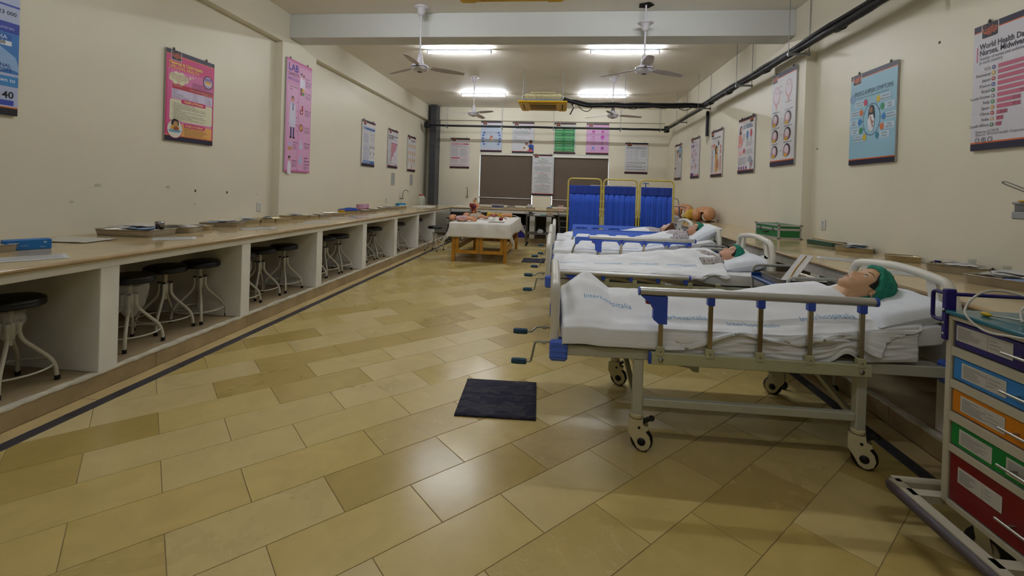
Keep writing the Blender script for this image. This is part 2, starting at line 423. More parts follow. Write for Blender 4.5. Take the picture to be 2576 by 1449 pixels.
for (x0, x1), lab, zt in ((W1, 'left brown roller blind above the blue case on the back counter', .045), (W2, 'right brown roller blind partly behind the blue folding screen', .075)):
    t = thing('roller_blind', lab, 'blind', (x0, YB, 0), 0, 'roller blinds on the back wall')
    MB(m_blind).box(.022, x1-x0-.022, .035, .038, WZ0+.01, WZ1-.03).build('fabric', t)
    MB(m_cas).box(0, x1-x0, -.035, .05, WZ1-.012-zt, WZ1-.012, .008).build('cassette', t)
    MB(m_alu).cyl((.0, .018, 1.18), (x1-x0, .018, 1.18), .014).build('bottom_bar', t)
    if x0 < -1: MB(m_alu).box(.0, .02, .01, .03, 1.16, 1.21).build('end_cap', t)

# ================================================================ BUILT-IN COUNTERS
m_marble = M('beige_marble_top', 'BFAA80', .12, var=.1, vs=3.2, rvar=.05, spec=.5)
m_riser = M('stone_riser', 'A08C68', .45, var=.22, vs=4)
m_lip = M('chipped_white_lip', 'C9C3B0', .7, var=.2, vs=14, bump=.3, bs=30)
m_shelf = M('plinth_stone', 'A08E6E', .4, var=.2, vs=3)
m_bull = M('bullnose_marble', 'A9906A', .2, var=.12, vs=6)
def edge_chips(y0, y1, n, x, z, s, mb):
    """irregular painted lip along the plinth edge"""
    vs = []; N = n
    for k in range(N+1):
        y = y0+(y1-y0)*k/N; j = random.uniform(-.004, .004); h = random.uniform(-.004, .006)
        vs += [(x-s*.045+j*3, y, z+.003), (x+s*.002, y, z+.0025), (x+s*.003, y, z-.012+h)]
    mb.add(vs, [(3*k+a, 3*k+a+1, 3*k+a+4, 3*k+a+3) for k in range(N) for a in (0, 1)])
POSTS = [(0, .135), (1.375, 1.51), (2.75, 2.885), (4.12, 4.245), (5.5, 5.635), (6.86, 7.0), (8.24, 8.385), (9.58, 9.72), (10.93, 11.07)]
t = thing('counter_base', 'long white masonry counter base with open stool bays along the left wall', 'counter')
MB(m_shelf).box(XL, -3.075, YF, 12.45, 0, .125).build('plinth', t)
for k in range(12):
    y0 = .1+k*1.03
    MB(m_riser).box(-3.075, -3.06, y0+.001, y0+1.029, .0, .121, .002).build('riser_slab', t)
mb = MB(m_lip); edge_chips(.1, 12.45, 240, -3.06, .125, 1, mb); mb.build('painted_lip', t)
for y0, y1 in POSTS: MB(m_white).box(XL, -3.062, y0, y1, .125, .832, .004).build('partition', t)
MB(m_white).box(-3.2, -3.062, YF, 12.45, .832, .888, .004).build('apron', t)
MB(m_white).box(XL, XL+.02, YF, YB, .125, .832).build('back_panel', t)
def worktop(name, lab, x0, x1, y0, y1, edge):
    t = thing(name, lab, 'worktop')
    MB(m_marble).box(x0, x1, y0, y1, .889, .918, .003).build('slab', t)
    b = MB(m_bull)
    if edge == 'E': b.tube([(x1, y0, .9035), (x1, y1, .9035)], .0145, 10)
    if edge == 'W': b.tube([(x0, y0, .9035), (x0, y1, .9035)], .0145, 10)
    if edge == 'S': b.tube([(x0, y0, .9035), (x1, y0, .9035)], .0145, 10)
    b.build('bullnose', t); return t
worktop('worktop', 'polished beige stone worktop running along the left wall', XL, -3.04, YF, YB-.51, 'E')
MB(m_marble).box(XL, -4.12, YB-.51, YB, .889, .918).build('slab_return', bpy.data.objects['worktop'])
# back counter
t = thing('counter_base', 'low masonry counter base with dark bays below the back wall windows', 'counter')
MB(m_shelf).box(-3.06, 2.2, 12.465, YB, 0, .125).build('plinth', t)
for k in range(6): MB(m_riser).box(-3.06+k*.876, -3.06+k*.876+.874, 12.45, 12.465, 0, .121, .002).build('riser_slab', t)
for x0, x1 in ((-2.3, -2.16), (-.8, -.66), (-.34, -.2), (1.1, 1.24)): MB(m_white).box(x0, x1, 12.452, YB, .125, .832, .004).build('partition', t)
MB(m_white).box(-3.06, 2.2, 12.452, 12.56, .80, .888, .004).build('apron', t)
MB(M('bay_shade_dark', '2A211C', .8)).box(-2.16, -.8, YB-.05, YB-.02, .125, .8).build('bay_shade_sheet', t)  # added dark sheet, its colour stands in for shade inside the open bay
worktop('worktop', 'polished beige stone worktop under the two brown blinds', -3.04, 2.18, 12.43, YB, 'S')
# right counter
t = thing('counter_base', 'white masonry counter base behind the bed headboards on the right', 'counter')
MB(m_shelf).box(2.19, XR, YF, 12.45, 0, .125).build('plinth', t)
for k in range(12): MB(m_riser).box(2.175, 2.19, .1+k*1.03, .1+k*1.03+1.029, 0, .121, .002).build('riser_slab', t)
mb = MB(m_lip); edge_chips(.1, 12.45, 240, 2.175, .125, -1, mb); mb.build('painted_lip', t)
for k in range(9): MB(m_white).box(2.23, XR, 1.46+k*1.37-.07, 1.46+k*1.37+.07, .125, .80, .004).build('partition', t)
MB(m_white).box(2.23, 2.34, YF, YB, .80, .888, .004).build('apron', t)
MB(m_white).box(XR-.02, XR, YF, YB, .125, .8).build('back_panel', t)
worktop('worktop', 'polished beige stone worktop along the right wall with the green case', 2.2, XR, YF, YB, 'W')
# ================================================================ CEILING THINGS
m_tube = M('lit_fluorescent_glass', 'F4F8FF', .4, emit=TUBE_POWER); m_batten = M('batten_steel', 'B9BDC2', .4, .3); m_sock = M('lamp_socket', 'A9AAAC', .5)
m_tube_dim = M('lit_dimmed_fluorescent_glass', 'F4F8FF', .4, emit=TUBE_POWER*.5)  # rear row dimmed only to darken the walls nearest the camera
def tube_light(x, y, label):
    t = thing('tube_light', label, 'light', (x, y, ZC), 0, 'ceiling tube lights')
    MB(m_batten).box(-.62, .62, -.02, .02, -.034, -.0005, .004).build('batten', t)
    MB(m_tube if y > 1 else m_tube_dim).cyl((-.59, 0, -.062), (.59, 0, -.062), .016, n=12).build('tube', t)
    for s in (-1, 1): MB(m_sock).cbox((s*.603, 0, -.053), (.026, .03, .05), .006).build('end_socket', t)
tube_light(-1.96, 8.35, 'lit tube light just behind the beam, on the left')
tube_light(1.085, 8.35, 'lit tube light just behind the beam, crossed by a fan blade')
tube_light(-2.15, 12.19, 'lit tube light nearest the back wall, on the left')
tube_light(1.05, 12.19, 'lit tube light nearest the back wall, on the right')
for y, w in ((4.4, 'in front of the beam'), (.4, 'above the camera end of the room')):
    tube_light(-2.05, y, 'lit tube light %s on the left' % w); tube_light(1.08, y, 'lit tube light %s on the right' % w)

m_fan = M('fan_white_enamel', 'C9C6CC', .35, var=.04, vs=9); m_blade = M('fan_blade_dusty', 'B7AEB0', .5, var=.12, vs=8)
m_fband = M('fan_dark_band', '3B3B4C', .4)
def ceiling_fan(x, y, zh, ang, label, drop=0):
    t = thing('ceiling_fan', label, 'fan', (x, y, ZC), 0, 'white ceiling fans')
    L = ZC-zh                                     # hub centre below the ceiling
    MB(m_fan).lathe([(.0, -.001-drop), (.10, -.001-drop), (.11, -.012-drop), (.095, -.022-drop), (.06, -.03-drop), (.053, -.09-drop), (.03, -.125-drop), (.014, -.13-drop)], 22).build('canopy', t)
    MB(m_fan).cyl((0, 0, -.002), (0, 0, -L+.14), .0125).build('down_rod', t)
    MB(m_fan).lathe([(.014, .2), (.03, .195), (.038, .15), (.05, .09), (.045, .07), (.08, .055), (.118, .03), (.124, .008)], 26, (0, 0, -L)).build('motor_cover', t)
    MB(m_fband).lathe([(.124, .008), (.127, .004), (.124, -.004)], 26, (0, 0, -L)).build('dark_band', t)
    MB(m_fan).lathe([(.124, -.004), (.12, -.02), (.095, -.042), (.05, -.056), (.035, -.058)], 26, (0, 0, -L)).build('motor_bowl', t)
    MB(m_fband).lathe([(.036, -.057), (.03, -.064), (0, -.065)], 18, (0, 0, -L)).build('hub_cap', t)
    for a in ang:
        A = math.radians(a); T = TR(0, 0, -L) @ R3('Z', A) @ R3('X', math.radians(-11))
        def pt(u, v):
            r = .17+u*.5; w = .052+.018*math.sin(PI*min(1, u*1.15))-.006*u
            e = 1-.12*max(0, (u-.93)/.07)
            return (r, (v-.5)*2*w*e, .012-.02*u+.008*math.cos((v-.5)*PI))
        b = MB(m_blade).at(T); b.grid(pt, 14, 5); b = b.build('blade', t, solid=.004)
        br = MB(m_fan).at(TR(0, 0, -L) @ R3('Z', A)); br.bar((.1, 0, .012), (.21, 0, .016), .04, .005); br.build('blade_bracket', b)
ceiling_fan(-2.07, 6.38, 3.17, (-88, 28, 150), 'white ceiling fan left of the near air conditioner in front of the beam')
ceiling_fan(1.1, 6.4, 3.16, (-93, 27, 147), 'white ceiling fan with a slipped canopy under an open ceiling hole', .235)
ceiling_fan(-2.05, 10.39, 3.19, (-165, -40, 78), 'far left white ceiling fan in front of the back wall posters')
ceiling_fan(1.13, 10.39, 3.19, (150, 10, -105), 'far right white ceiling fan below the black pipe bundle')

m_acy = M('yellowed_ac_panel', 'D8AC24', .4, var=.06, vs=5); m_acf = M('ac_foam_casing', 'C9C29A', .8, var=.08, vs=12); m_acg = M('ac_grey_tray', '7F8796', .5)
m_acd = M('ac_slot_dark', '3A3010', .8); m_rod = M('galvanised_rod', '8C8E8C', .45, .7); m_acs = M('ac_slat', 'A87F18', .5)
def cassette(x, y, z, label):
    t = thing('ceiling_air_conditioner', label, 'air conditioner', (x, y, z), 0, 'yellowed cassette air conditioners')
    w = .53
    P = MB(m_acy); P.box(-w, w, -w, w, -.018, .014, .012); P.box(-w+.06, w-.06, -w+.06, w-.06, -.03, -.017, .008); P.build('panel', t)
    for a in range(4):
        T = R3('Z', a*PI/2); MB(m_acd).at(T).box(-.3, .3, -.44, -.415, -.0335, -.0295).build('air_slot', t)
    g = MB(m_acd).box(-.29, .29, -.29, .29, -.032, -.0295).build('grille_recess', t)
    for k in range(24): MB(m_acs).box(-.285+k*.0238, -.285+k*.0238+.013, -.28, .28, -.041, -.031).build('grille_slat', t)
    for sx in (-1, 1):
        for sy in (-1, 1): MB(m_acy).box(min(sx*.36, sx*.5), max(sx*.36, sx*.5), min(sy*.36, sy*.5), max(sy*.36, sy*.5), -.036, -.029, .004).build('corner_cover', t)
    MB(m_acg).box(-.42, .42, -.42, .42, .014, .075, .03).build('drip_tray', t)
    c = MB(m_acf); c.box(-.43, .43, -.43, .43, .075, .19, .05); c.box(-.27, .27, -.43, .43, .19, .215, .02); c.build('foam_casing', t)
    for k in range(5): MB(m_acf).box(-.33+k*.16, -.318+k*.16, -.437, -.428, .085, .185).build('casing_rib', t)
    MB(m_acf).box(-.4, .4, -.437, -.428, .128, .14).build('casing_rib', t)
    for sx in (-1, 1):
        for sy in (-1, 1):
            MB(m_rod).cyl((sx*.43, sy*.4, .06), (sx*.43, sy*.4, ZC-z-.001), .006, n=8).build('hanger_rod', t)
            MB(m_rod).cyl((sx*.43, sy*.4, .07), (sx*.43, sy*.4, .13), .018, n=8).build('rod_nut', t)
    return t
cassette(-.43, 10.2, 3.36, 'yellow cassette air conditioner hanging in the middle of the far bay')
cassette(-.54, 4.02, 3.36, 'yellow cassette air conditioner cut off by the top of the picture')

m_pipe = M('black_pipe_lagging', '08080A', .55, var=.3, vs=20, bump=.6, bs=40)
def wob_path(p0, p1, n, j):
    p0 = Vector(p0); p1 = Vector(p1)
    return [p0.lerp(p1, k/n)+Vector((random.uniform(-j, j), random.uniform(-j, j)*.2, random.uniform(-j, j))) for k in range(n+1)]
t = thing('pipe_bundle', 'thick black lagged pipe bundle slung along the right wall', 'pipe')
for dx, dz, r, y1 in ((0, 0, .046, 10.3), (.05, .035, .026, 10.25), (-.045, .03, .022, 10.2)):
    b = MB(m_pipe); P = bez(wob_path((3.0+dx, YF+.02, 3.365+dz), (3.0+dx, y1, 3.38+dz), 34, .009), 3); b.tube(P, [r*random.uniform(.9, 1.12) for _ in P], 9); b.build('lagged_pipe', t)
for y in (5.3, 7.1, 8.6, 9.6): MB(m_pipe).cyl((3.01, y, 3.375), (3.01, y+.12, 3.38), .062, n=10).build('tape_wrap', t)
t = thing('pipe_bundle', 'black pipe bundle crossing from the far air conditioner to the right wall', 'pipe')
for dy, dz, r in ((0, 0, .042), (.05, .03, .026), (-.03, .05, .02)):
    b = MB(m_pipe); P = bez(wob_path((3.0, 10.28+dy, 3.40+dz), (.55, 10.2+dy, 3.37+dz), 12, .01)+[Vector((.3, 10.18, 3.43+dz)), Vector((.12, 10.15, 3.47)), Vector((.01, 10.12, 3.51))], 3)
    b.tube(P, [r*random.uniform(.9, 1.1) for _ in P], 9); b.build('lagged_pipe', t)
for k, (x, s) in enumerate(((.34, .12), (1.35, .06), (2.45, .07))):
    b = MB(m_pipe); b.tube(bez([(x, 10.15, 3.36), (x+.1, 10.13, 3.36-s*.8), (x+.22, 10.14, 3.36-s), (x+.36, 10.15, 3.37)], 5), .008, 6); b.build('hanging_cable', t)
b = MB(m_pipe); b.tube(bez([(.2, 10.14, 3.4), (.24, 10.13, 3.32), (.2, 10.13, 3.22), (.17, 10.13, 3.16)], 5), .014, 6); b.build('hanging_cable', t)
MB(M('cable_connector_white', 'D8D8D0', .5)).ell((.25, 10.12, 3.35), (.02, .02, .035)).build('connector', t)
t = thing('pipe_run', 'thin black drain pipe running along the back and left corner', 'pipe')
b = MB(m_pipe); P = wob_path((3.0, 10.2, 3.345), (3.0, 13.55, 3.33), 10, .004); b.tube(bez(P, 3), .036, 9); b.build('pipe', t)
b = MB(m_pipe); P = wob_path((3.05, 13.6, 3.34), (-4.1, 13.6, 3.36), 22, .004); b.tube(bez(P, 3), .032, 9); b.build('pipe', t)
MB(m_pipe).box(2.97, 3.1, 13.53, 13.66, 3.26, 3.44, .01).build('elbow', t)
MB(m_pipe).box(-4.2, -4.05, 13.53, 13.67, 3.28, 3.46, .01).build('elbow', t)
m_dp = M('black_drain_pipe', '0D0D0F', .5)
t = thing('drain_pipe', 'short black vertical drain pipe end hanging on the right wall', 'pipe', (3.225, 10.52, 0))
MB(m_dp).cyl((0, 0, 2.78), (0, 0, 3.34), .034).build('pipe', t)
MB(M('clear_drain_tip', 'C9C4B4', .2, .3)).lathe([(.03, 2.78), (.022, 2.72), (.018, 2.66), (.004, 2.6)], 12).build('drain_tip', t)
def trapeze(p, d, lab, w=.25):
    t = thing('pipe_hanger', lab, 'hanger', p, 0, 'rod hangers carrying the black pipes')
    a = Vector(d)*w/2
    MB(m_rod).bar(tuple(-a*1.1), tuple(a*1.1), .035, .028).build('cross_bar', t)
    for s in (-1, 1):
        q = a*s
        MB(m_rod).cyl((q.x, q.y, -.015), (q.x, q.y, ZC-p[2]-.001), .0055, n=7).build('rod', t)
        MB(m_rod).cyl((q.x, q.y, -.03), (q.x, q.y, -.014), .013, n=7).build('nut', t)
for y, lab in ((6.2, 'rod hanger on the right wall pipe nearest the beam'), (7.95, 'rod hanger on the right wall pipe above the tall anatomy poster'), (10.05, 'rod hanger where the two black pipe bundles meet'), (11.85, 'rod hanger on the thin pipe past the bundle junction'), (4.3, 'rod hanger on the right wall pipe in the near bay')):
    trapeze((3.005, y, 3.315 if y < 10.6 else 3.29), (1, 0, 0), lab)
for x, lab in ((-3.5, 'rod hanger beside the dark corner column'), (-1.8, 'rod hanger beside the breastfeeding poster'), (-.25, 'rod hanger beside the green poster'), (1.72, 'rod hanger right of the pink poster'), (2.85, 'rod hanger in the far right corner')):
    trapeze((x, 13.6, 3.305), (0, 1, 0), lab, .16)
MB(m_rod).cyl((1.36, 10.2, 3.36), (1.36, 10.2, ZC-.001), .006, n=7).build('support_rod', bpy.data.objects['pipe_bundle.001'])
# ================================================================ HOSPITAL BEDS
from mathutils import noise as NZ
def nz(x, y, z=0, s=1.0): return NZ.noise(Vector((x*s, y*s, z*s+3.7)))
def sst(a, b, x): t = max(0, min(1, (x-a)/(b-a))); return t*t*(3-2*t)
def interp(tab, x):
    if x <= tab[0][0]: return tab[0][1]
    for (a, va), (b, vb) in zip(tab, tab[1:]):
        if x <= b: return va+(vb-va)*(.5-.5*math.cos(PI*(x-a)/(b-a)))
    return tab[-1][1]
m_bedm = M('bed_cream_steel', 'B4B4A2', .4, var=.04, vs=6); m_railbar = M('bed_pale_green_steel', 'B2B28F', .4, var=.03, vs=8)
m_abs = M('bed_cream_plastic', 'D8D5CA', .38, var=.03, vs=7); m_bumper = M('bumper_blue_plastic', '5274DC', .42)
m_blue = M('rail_blue_plastic', '3450B4', .4); m_blue2 = M('light_blue_rail_plastic', '5478DC', .4); m_red = M('trigger_red', '8E1420', .4)
m_chrome = M('polished_steel', 'B5A98F', .22, 1, var=.1, vs=3); m_railal = M('anodised_rail', 'C4C3BF', .36, .7); m_wire = M('steel_wire', 'A8A79F', .3, .9)
m_tyre = M('caster_black', '0C0C0D', .5); m_cast = M('caster_cream', 'C7BE9A', .4); m_teal = M('crank_teal_handle', '0E3F58', .45); m_act = M('actuator_blue', '17487C', .4)
m_ins = M('blue_board_insert', '22489A', .4)
def board(t, x, ztop, name, flip, insert):
    g = thing_part = MB(m_abs)
    P = [(.026, .49), (.026, .80), (.04, .89), (.09, ztop-.05), (.2, ztop-.02), (.465, ztop)]
    P = P+[(.93-a, b) for a, b in P[::-1][1:]]
    pts = bez([(x, a, b) for a, b in P], 6)
    g.tube(pts, .026, 12); o = g.build(name, t)
    zt = ztop-.165
    poly = [(.04, .5), (.89, .5), (.89, .70), (.82, zt-.02), (.74, zt), (.60, zt-.03), (.33, zt-.03), (.19, zt), (.11, zt-.02), (.04, .70)]
    MB(m_abs).prism(poly, lambda a, b, d: (x+d, a, b), -.011, .011).build('panel', o, bevel=.004, recalc=True)
    for a, b in ((.155, .2), (.775, .73)):
        pl = [(a-.04, zt-.03), (a+.04, zt-.03), (b+.03, ztop-.02), (b-.03, ztop-.02)]
        MB(m_abs).prism(pl, lambda a, b, d: (x+d, a, b), -.011, .011).build('grip_strut', o, bevel=.004, recalc=True)
    if insert:
        for d0, d1 in ((.0115, .014), (-.014, -.0115)):
            MB(m_ins).prism([(.09, .52), (.84, .52), (.84, .66), (.76, .72), (.17, .72), (.09, .66)], lambda a, b, d: (x+d, a, b), d0, d1).build('blue_insert', o, recalc=True)
    return o
def caster(t, x, y, ang):
    T = TR(x, y, 0) @ R3('Z', ang)
    h = MB(m_cast).at(T)
    h.lathe([(.0, .205), (.034, .205), (.036, .2), (.036, .185), (.03, .18)], 16)
    pl = [(-.042, .178), (.036, .178), (.04, .15), (.062, .142), (.066, .13), (.052, .118), (.075, .09), (.082, .06), (.072, .03), (.05, .014), (.03, .012), (.008, .025), (-.012, .06), (-.042, .105)]
    for d0, d1 in ((-.034, -.022), (.022, .034)): h.prism(pl, lambda a, b, d: (a, d, b), d0, d1)
    h.prism([(-.042, .178), (.036, .178), (.04, .15), (.02, .135), (-.042, .12)], lambda a, b, d: (a, d, b), -.022, .022)
    o = h.build('caster', t, recalc=True)
    MB(m_tyre).at(T @ TR(.032, 0, .061) @ R3('X', PI/2)).lathe([(.02, -.02), (.052, -.02), (.061, -.012), (.061, .012), (.052, .02), (.02, .02)], 24).build('wheel', o)
    for s in (-1, 1): MB(m_tyre).at(T @ TR(.032, s*.0345, .061) @ R3('X', PI/2)).lathe([(0, -.0015), (.022, -.0015), (.022, .0015), (0, .0015)], 18).build('hub_disc', o)
    b = MB(m_tyre).at(T); b.bar((.035, 0, .16), (.075, 0, .185), .04, .012); b.ell((.082, 0, .187), (.017, .03, .011)); b.build('brake_pedal', o)
    MB(m_tyre).at(T @ TR(.018, -.0345, .138) @ R3('X', PI/2)).lathe([(0, -.001), (.008, -.001), (.008, .001), (0, .001)], 12).build('pivot_dot', o)
def crank(t, y, z, a, hz):
    """fold-out crank; a = swing of the arm (0 = straight out, 90 = down)"""
    c = MB(m_wire); e = Vector((-.085, y, z)); A = math.radians(a)
    f = e+Vector((-.012*math.cos(A)-.02, -.05*math.cos(A), -.12*math.sin(A)))
    c.tube(fillet([(.02, y, z), tuple(e), tuple(f), (f.x-.03, f.y, f.z)], .014, 4), .0065, 8)
    o = c.build('crank', t)
    MB(m_bedm).cyl((-.02, y, z), (-.045, y, z), .013, n=10).build('crank_sleeve', o)
    g = MB(m_teal); g.lathe([(.0, 0), (.015, 0), (.019, .008), (.0195, .06), (.018, .085), (.014, .09), (0, .09)], 8, smooth=False)
    ob = g.build('crank_handle', o); ob.location = (f.x-.025, f.y, f.z); ob.rotation_euler = (0, -PI/2, 0)
def alu_rail(t, y, s, up, x0=.49, x1=1.715):
    """aluminium folding side rail; s = -1 near side, +1 far side"""
    yy = y+s*.034; zb = .545
    px = [.608, .872, 1.135, 1.393, 1.654]; dx = 0
    zt = .912 if up else .652
    if not up: dx = -.30; x0 -= .35; x1 -= .33
    g = MB(m_railal); n = 12
    g.tube([(x0, yy, zt), (x1, yy, zt)], .0235, 14); o = g.build('side_rail', t)
    for x, sg in ((x0, -1), (x1, 1)):
        MB(m_blue).cyl((x-.006+sg*.002, yy, zt), (x+.006+sg*.006, yy, zt), .0245, n=14).build('end_cap', o)
    MB(m_railbar).box(.56, 1.71, yy-.012, yy+.012, .512, .578, .004).build('bottom_bar', o)
    MB(m_blue).box(.548, .56, yy-.013, yy+.013, .514, .576).build('bar_cap', o)
    for x in (.612, 1.655): MB(m_wire).at(TR(x, yy+s*.0125, .54) @ R3('X', PI/2)).lathe([(0, -.004), (.013, -.004), (.015, 0), (.013, .004), (0, .004)], 16).build('pivot_bolt', o)
    for x in px:
        p0 = Vector((x, yy, .585)); p1 = Vector((x+dx, yy, zt-.02))
        MB(m_chrome).bar(tuple(p0), tuple(p1), .014, .024, (1, 0, 0) if up else (0, 0, 1)).build('post', o)
        MB(m_railbar).box(x-.022, x+.022, yy-.016, yy+.016, .562, .612, .003).build('post_bracket', o)
        MB(m_wire).at(TR(x, yy+s*.017, .588) @ R3('X', PI/2)).lathe([(0, -.002), (.005, -.002), (.005, .002), (0, .002)], 8).build('bracket_screw', o)
        if x != px[0]: MB(m_blue).box(x+dx-.019, x+dx+.019, yy-.017, yy+.017, zt-.062, zt-.012, .004).build('post_socket', o)
    x = px[0]+dx
    pl = [(x-.115, zt-.022), (x+.03, zt-.022), (x+.03, zt-.175), (x-.015, zt-.175), (x-.045, zt-.15), (x-.045, zt-.085), (x-.075, zt-.055)]
    if not up: pl = [(a, max(b, zt-.11)) for a, b in pl]
    MB(m_blue).prism(pl, lambda a, b, d: (a, yy+d, b), -.017, .017).build('release_housing', o, bevel=.003, recalc=True)
    pl = [(x-.085, zt-.05), (x-.042, zt-.05), (x-.042, zt-.092), (x-.052, zt-.086), (x-.058, zt-.07), (x-.085, zt-.066)]
    MB(m_red).prism(pl, lambda a, b, d: (a, yy+d, b), -.013, .013).build('release_trigger', o, recalc=True)
def blue_rail(t, y, s, x0=.36, x1=1.80):
    yy = y+s*.02; zt = .845; g = MB(m_blue2)
    pl = [(x0, zt-.075), (x0-.005, zt+.01), (x0+.02, zt+.022), (x1-.02, zt+.022), (x1+.005, zt+.01), (x1, zt-.02)]
    xs = [x0+.005+k*.286 for k in range(6)]; low = []
    for k, x in enumerate(xs):
        if k: low += [(x-.075, zt-.022), (x-.05, zt-.028), (x-.018, zt-.075)]
        low += [(x+.018, zt-.075), (x+.05, zt-.028), (x+.075, zt-.022)]
    pl = [(x0-.013, zt-.075), (x0-.013, zt+.012), (x0+.015, zt+.024), (x1-.015, zt+.024), (x1+.013, zt+.01), (x1+.013, zt-.022)]+[p for p in low[::-1] if p[0] < x1]
    g.prism(pl, lambda a, b, d: (a, yy+d, b), -.018, .018); o = g.build('side_rail', t, recalc=True)
    for k, x in enumerate(xs):
        if k == 0: MB(m_wire).tube(fillet([(x, yy, zt-.05), (x-.05, yy-.0, zt-.16), (x-.045, yy, .55)], .05, 5), .012, 8).build('post', o)
        else: MB(m_wire).bar((x, yy, zt-.06), (x-.02, yy, .55), .014, .02, (1, 0, 0)).build('post', o)
    MB(m_railbar).box(.36, 1.78, yy-.011, yy+.011, .515, .56, .003).build('bottom_bar', o)
def bed(label, loc, rz, rails):
    t = thing('hospital_bed', label, 'bed', loc, math.radians(rz), 'hospital beds')
    board(t, .026, .955, 'footboard', 1, True); board(t, 2.175, 1.045, 'headboard', -1, False)
    for x0, x1 in ((0, .103), (2.105, 2.205)):
        for y0, y1 in ((-.016, .07), (.86, .946)):
            o = MB(m_bumper).box(x0, x1, y0, y1, .481, .603, .014).build('corner_bumper', t)
            b = MB(m_bumper)
            for z in (.515, .545, .575): b.box(x0+.004, x1-.004, y0-.004 if y0 < .5 else y1-.002, y0+.002 if y0 < .5 else y1+.004, z-.004, z+.004)
            b.build('bumper_ridge', o)
    for y in (.0, .895): MB(m_bedm).box(.1, 2.11, y, y+.035, .517, .576, .004).build('side_beam', t)
    for x in (.12, .7, 1.3, 2.06): MB(m_bedm).box(x, x+.035, .035, .895, .52, .555).build('cross_beam', t)
    d = MB(m_bedm); d.box(.12, 2.1, .05, .88, .558, .577); d.build('deck', t)
    for x in (.48, 1.668):
        for y in (.005, .875): MB(m_bedm).box(x, x+.052, y, y+.05, .2, .517, .004).build('leg', t)
        MB(m_bedm).bar((x+.026, .03, .24), (x+.026, .9, .5), .03, .03).build('leg_brace', t)
        MB(m_bedm).box(x, x+.05, .055, .875, .47, .515).build('leg_cross_bar', t)
    for y in (.01, .88): MB(m_bedm).box(.532, 1.668, y, y+.04, .25, .294, .004).build('stretcher', t)
    for (x, y), a in zip(((.506, .03), (1.694, .03), (.506, .9), (1.694, .9)), (-.25, -.55, -.3, 2.6)): caster(t, x, y, a)
    for x in (.74, 1.22):
        b = MB(m_bedm); b.bar((x, .3, .53), (x+.16, .3, .37), .03, .03); b.bar((x+.17, .3, .36), (x+.17, .3, .53), .035, .03); b.build('pivot_bracket', t)
    b = MB(m_act); b.tube([(.12, .42, .485), (.86, .42, .365)], .026, 10); o = b.build('actuator_tube', t)
    MB(m_bedm).bar((.84, .42, .368), (.95, .42, .352), .04, .04).build('actuator_clevis', o)
    crank(t, .09, .555, 78, 0); crank(t, .36, .56, 8, 0); 
    MB(m_wire).tube(fillet([(.33, -.004, .575), (.33, -.008, .628), (.47, -.008, .628), (.47, -.004, .575)], .012, 4), .005, 8).build('mattress_stop', t)
    if rails == 'alu_up': alu_rail(t, 0, -1, True); alu_rail(t, .93, 1, False)
    elif rails == 'alu_down': alu_rail(t, 0, -1, False); alu_rail(t, .93, 1, True)
    else: blue_rail(t, 0, -1); blue_rail(t, .93, 1)
    return t
BEDS = [((-.03, 2.6, 0), 1.1, 'alu_up', 'nearest hospital bed with raised aluminium side rail'),
        ((-.12, 4.55, 0), 0, 'alu_down', 'second hospital bed from the front with its near side rail folded down'),
        ((-.13, 5.98, 0), 0, 'blue', 'third hospital bed from the front with blue plastic side rails'),
        ((-.10, 7.27, 0), 0, 'blue', 'farthest hospital bed, in front of the blue folding screen')]
LIFT = [lambda x: max(0, x-1.3)*.13, lambda x: max(0, x-1.5)*.02, lambda x: max(0, x-1.15)*.2, lambda x: max(0, x-1.2)*.07]
for (loc, rz, r, lab) in BEDS: bed(lab, loc, rz, r)

# ---------------------------------------------------------------- mattresses, sheets
m_linen = M('white_bed_linen', 'EDEFF2', .85, var=.03, vs=8, bump=.12, bs=220); m_mat = M('white_fitted_sheet', 'E4E5E7', .85, var=.04, vs=6, bump=.12, bs=200)
m_print = M('blue_linen_print', '5A9CCB', .85)
MZ0, MZ1 = .578, .698
ORD = ['nearest', 'second', 'third', 'farthest']
def mattress(i):
    (loc, rz, r, _) = BEDS[i]; L = LIFT[i]
    t = MB(m_mat); x0, x1, y0, y1 = .062, 2.12, .012, .918; rr = .025
    def P(u, v):
        x = x0+(x1-x0)*u
        a = v*4
        s = 1-((1-min(1, min(u, 1-u)/.02))**2)*.5      # end rounding
        lx = L(x)
        hh = (MZ1-MZ0)
        yc = (y0+y1)/2; hy = (y1-y0)/2; cs = math.cos(2*PI*v); sn = math.sin(2*PI*v); p = .16
        yy = yc+hy*math.copysign(abs(cs)**p, cs)*(.97+.03*s); zz = (MZ0+MZ1)/2+hh/2*math.copysign(abs(sn)**p, sn)*s
        w = .006*nz(x*2.3, yy*3, zz*9, 3)*(1 if x < 1.2 else 1.6)
        if zz < MZ0+.03: w = 0
        return (x, yy+(w if abs(yy-yc) > hy*.95 else 0), zz+lx+(w*.6 if zz > MZ1-.02 else 0))
    nu, nv = 70, 56
    t.grid(lambda a, b: P(b, a), nv, nu, wrap=True)
    for u in (0, 1):
        ring = [P(u, k/nv) for k in range(nv)]; t.add(ring, [tuple(range(nv)) if u == 1 else tuple(range(nv-1, -1, -1))])
    o = t.build('mattress', None, loc, math.radians(rz))
    tag(o, 'white sheeted mattress on the %s hospital bed' % ORD[i], 'mattress', 'mattresses on the hospital beds')
for i in range(4): mattress(i)

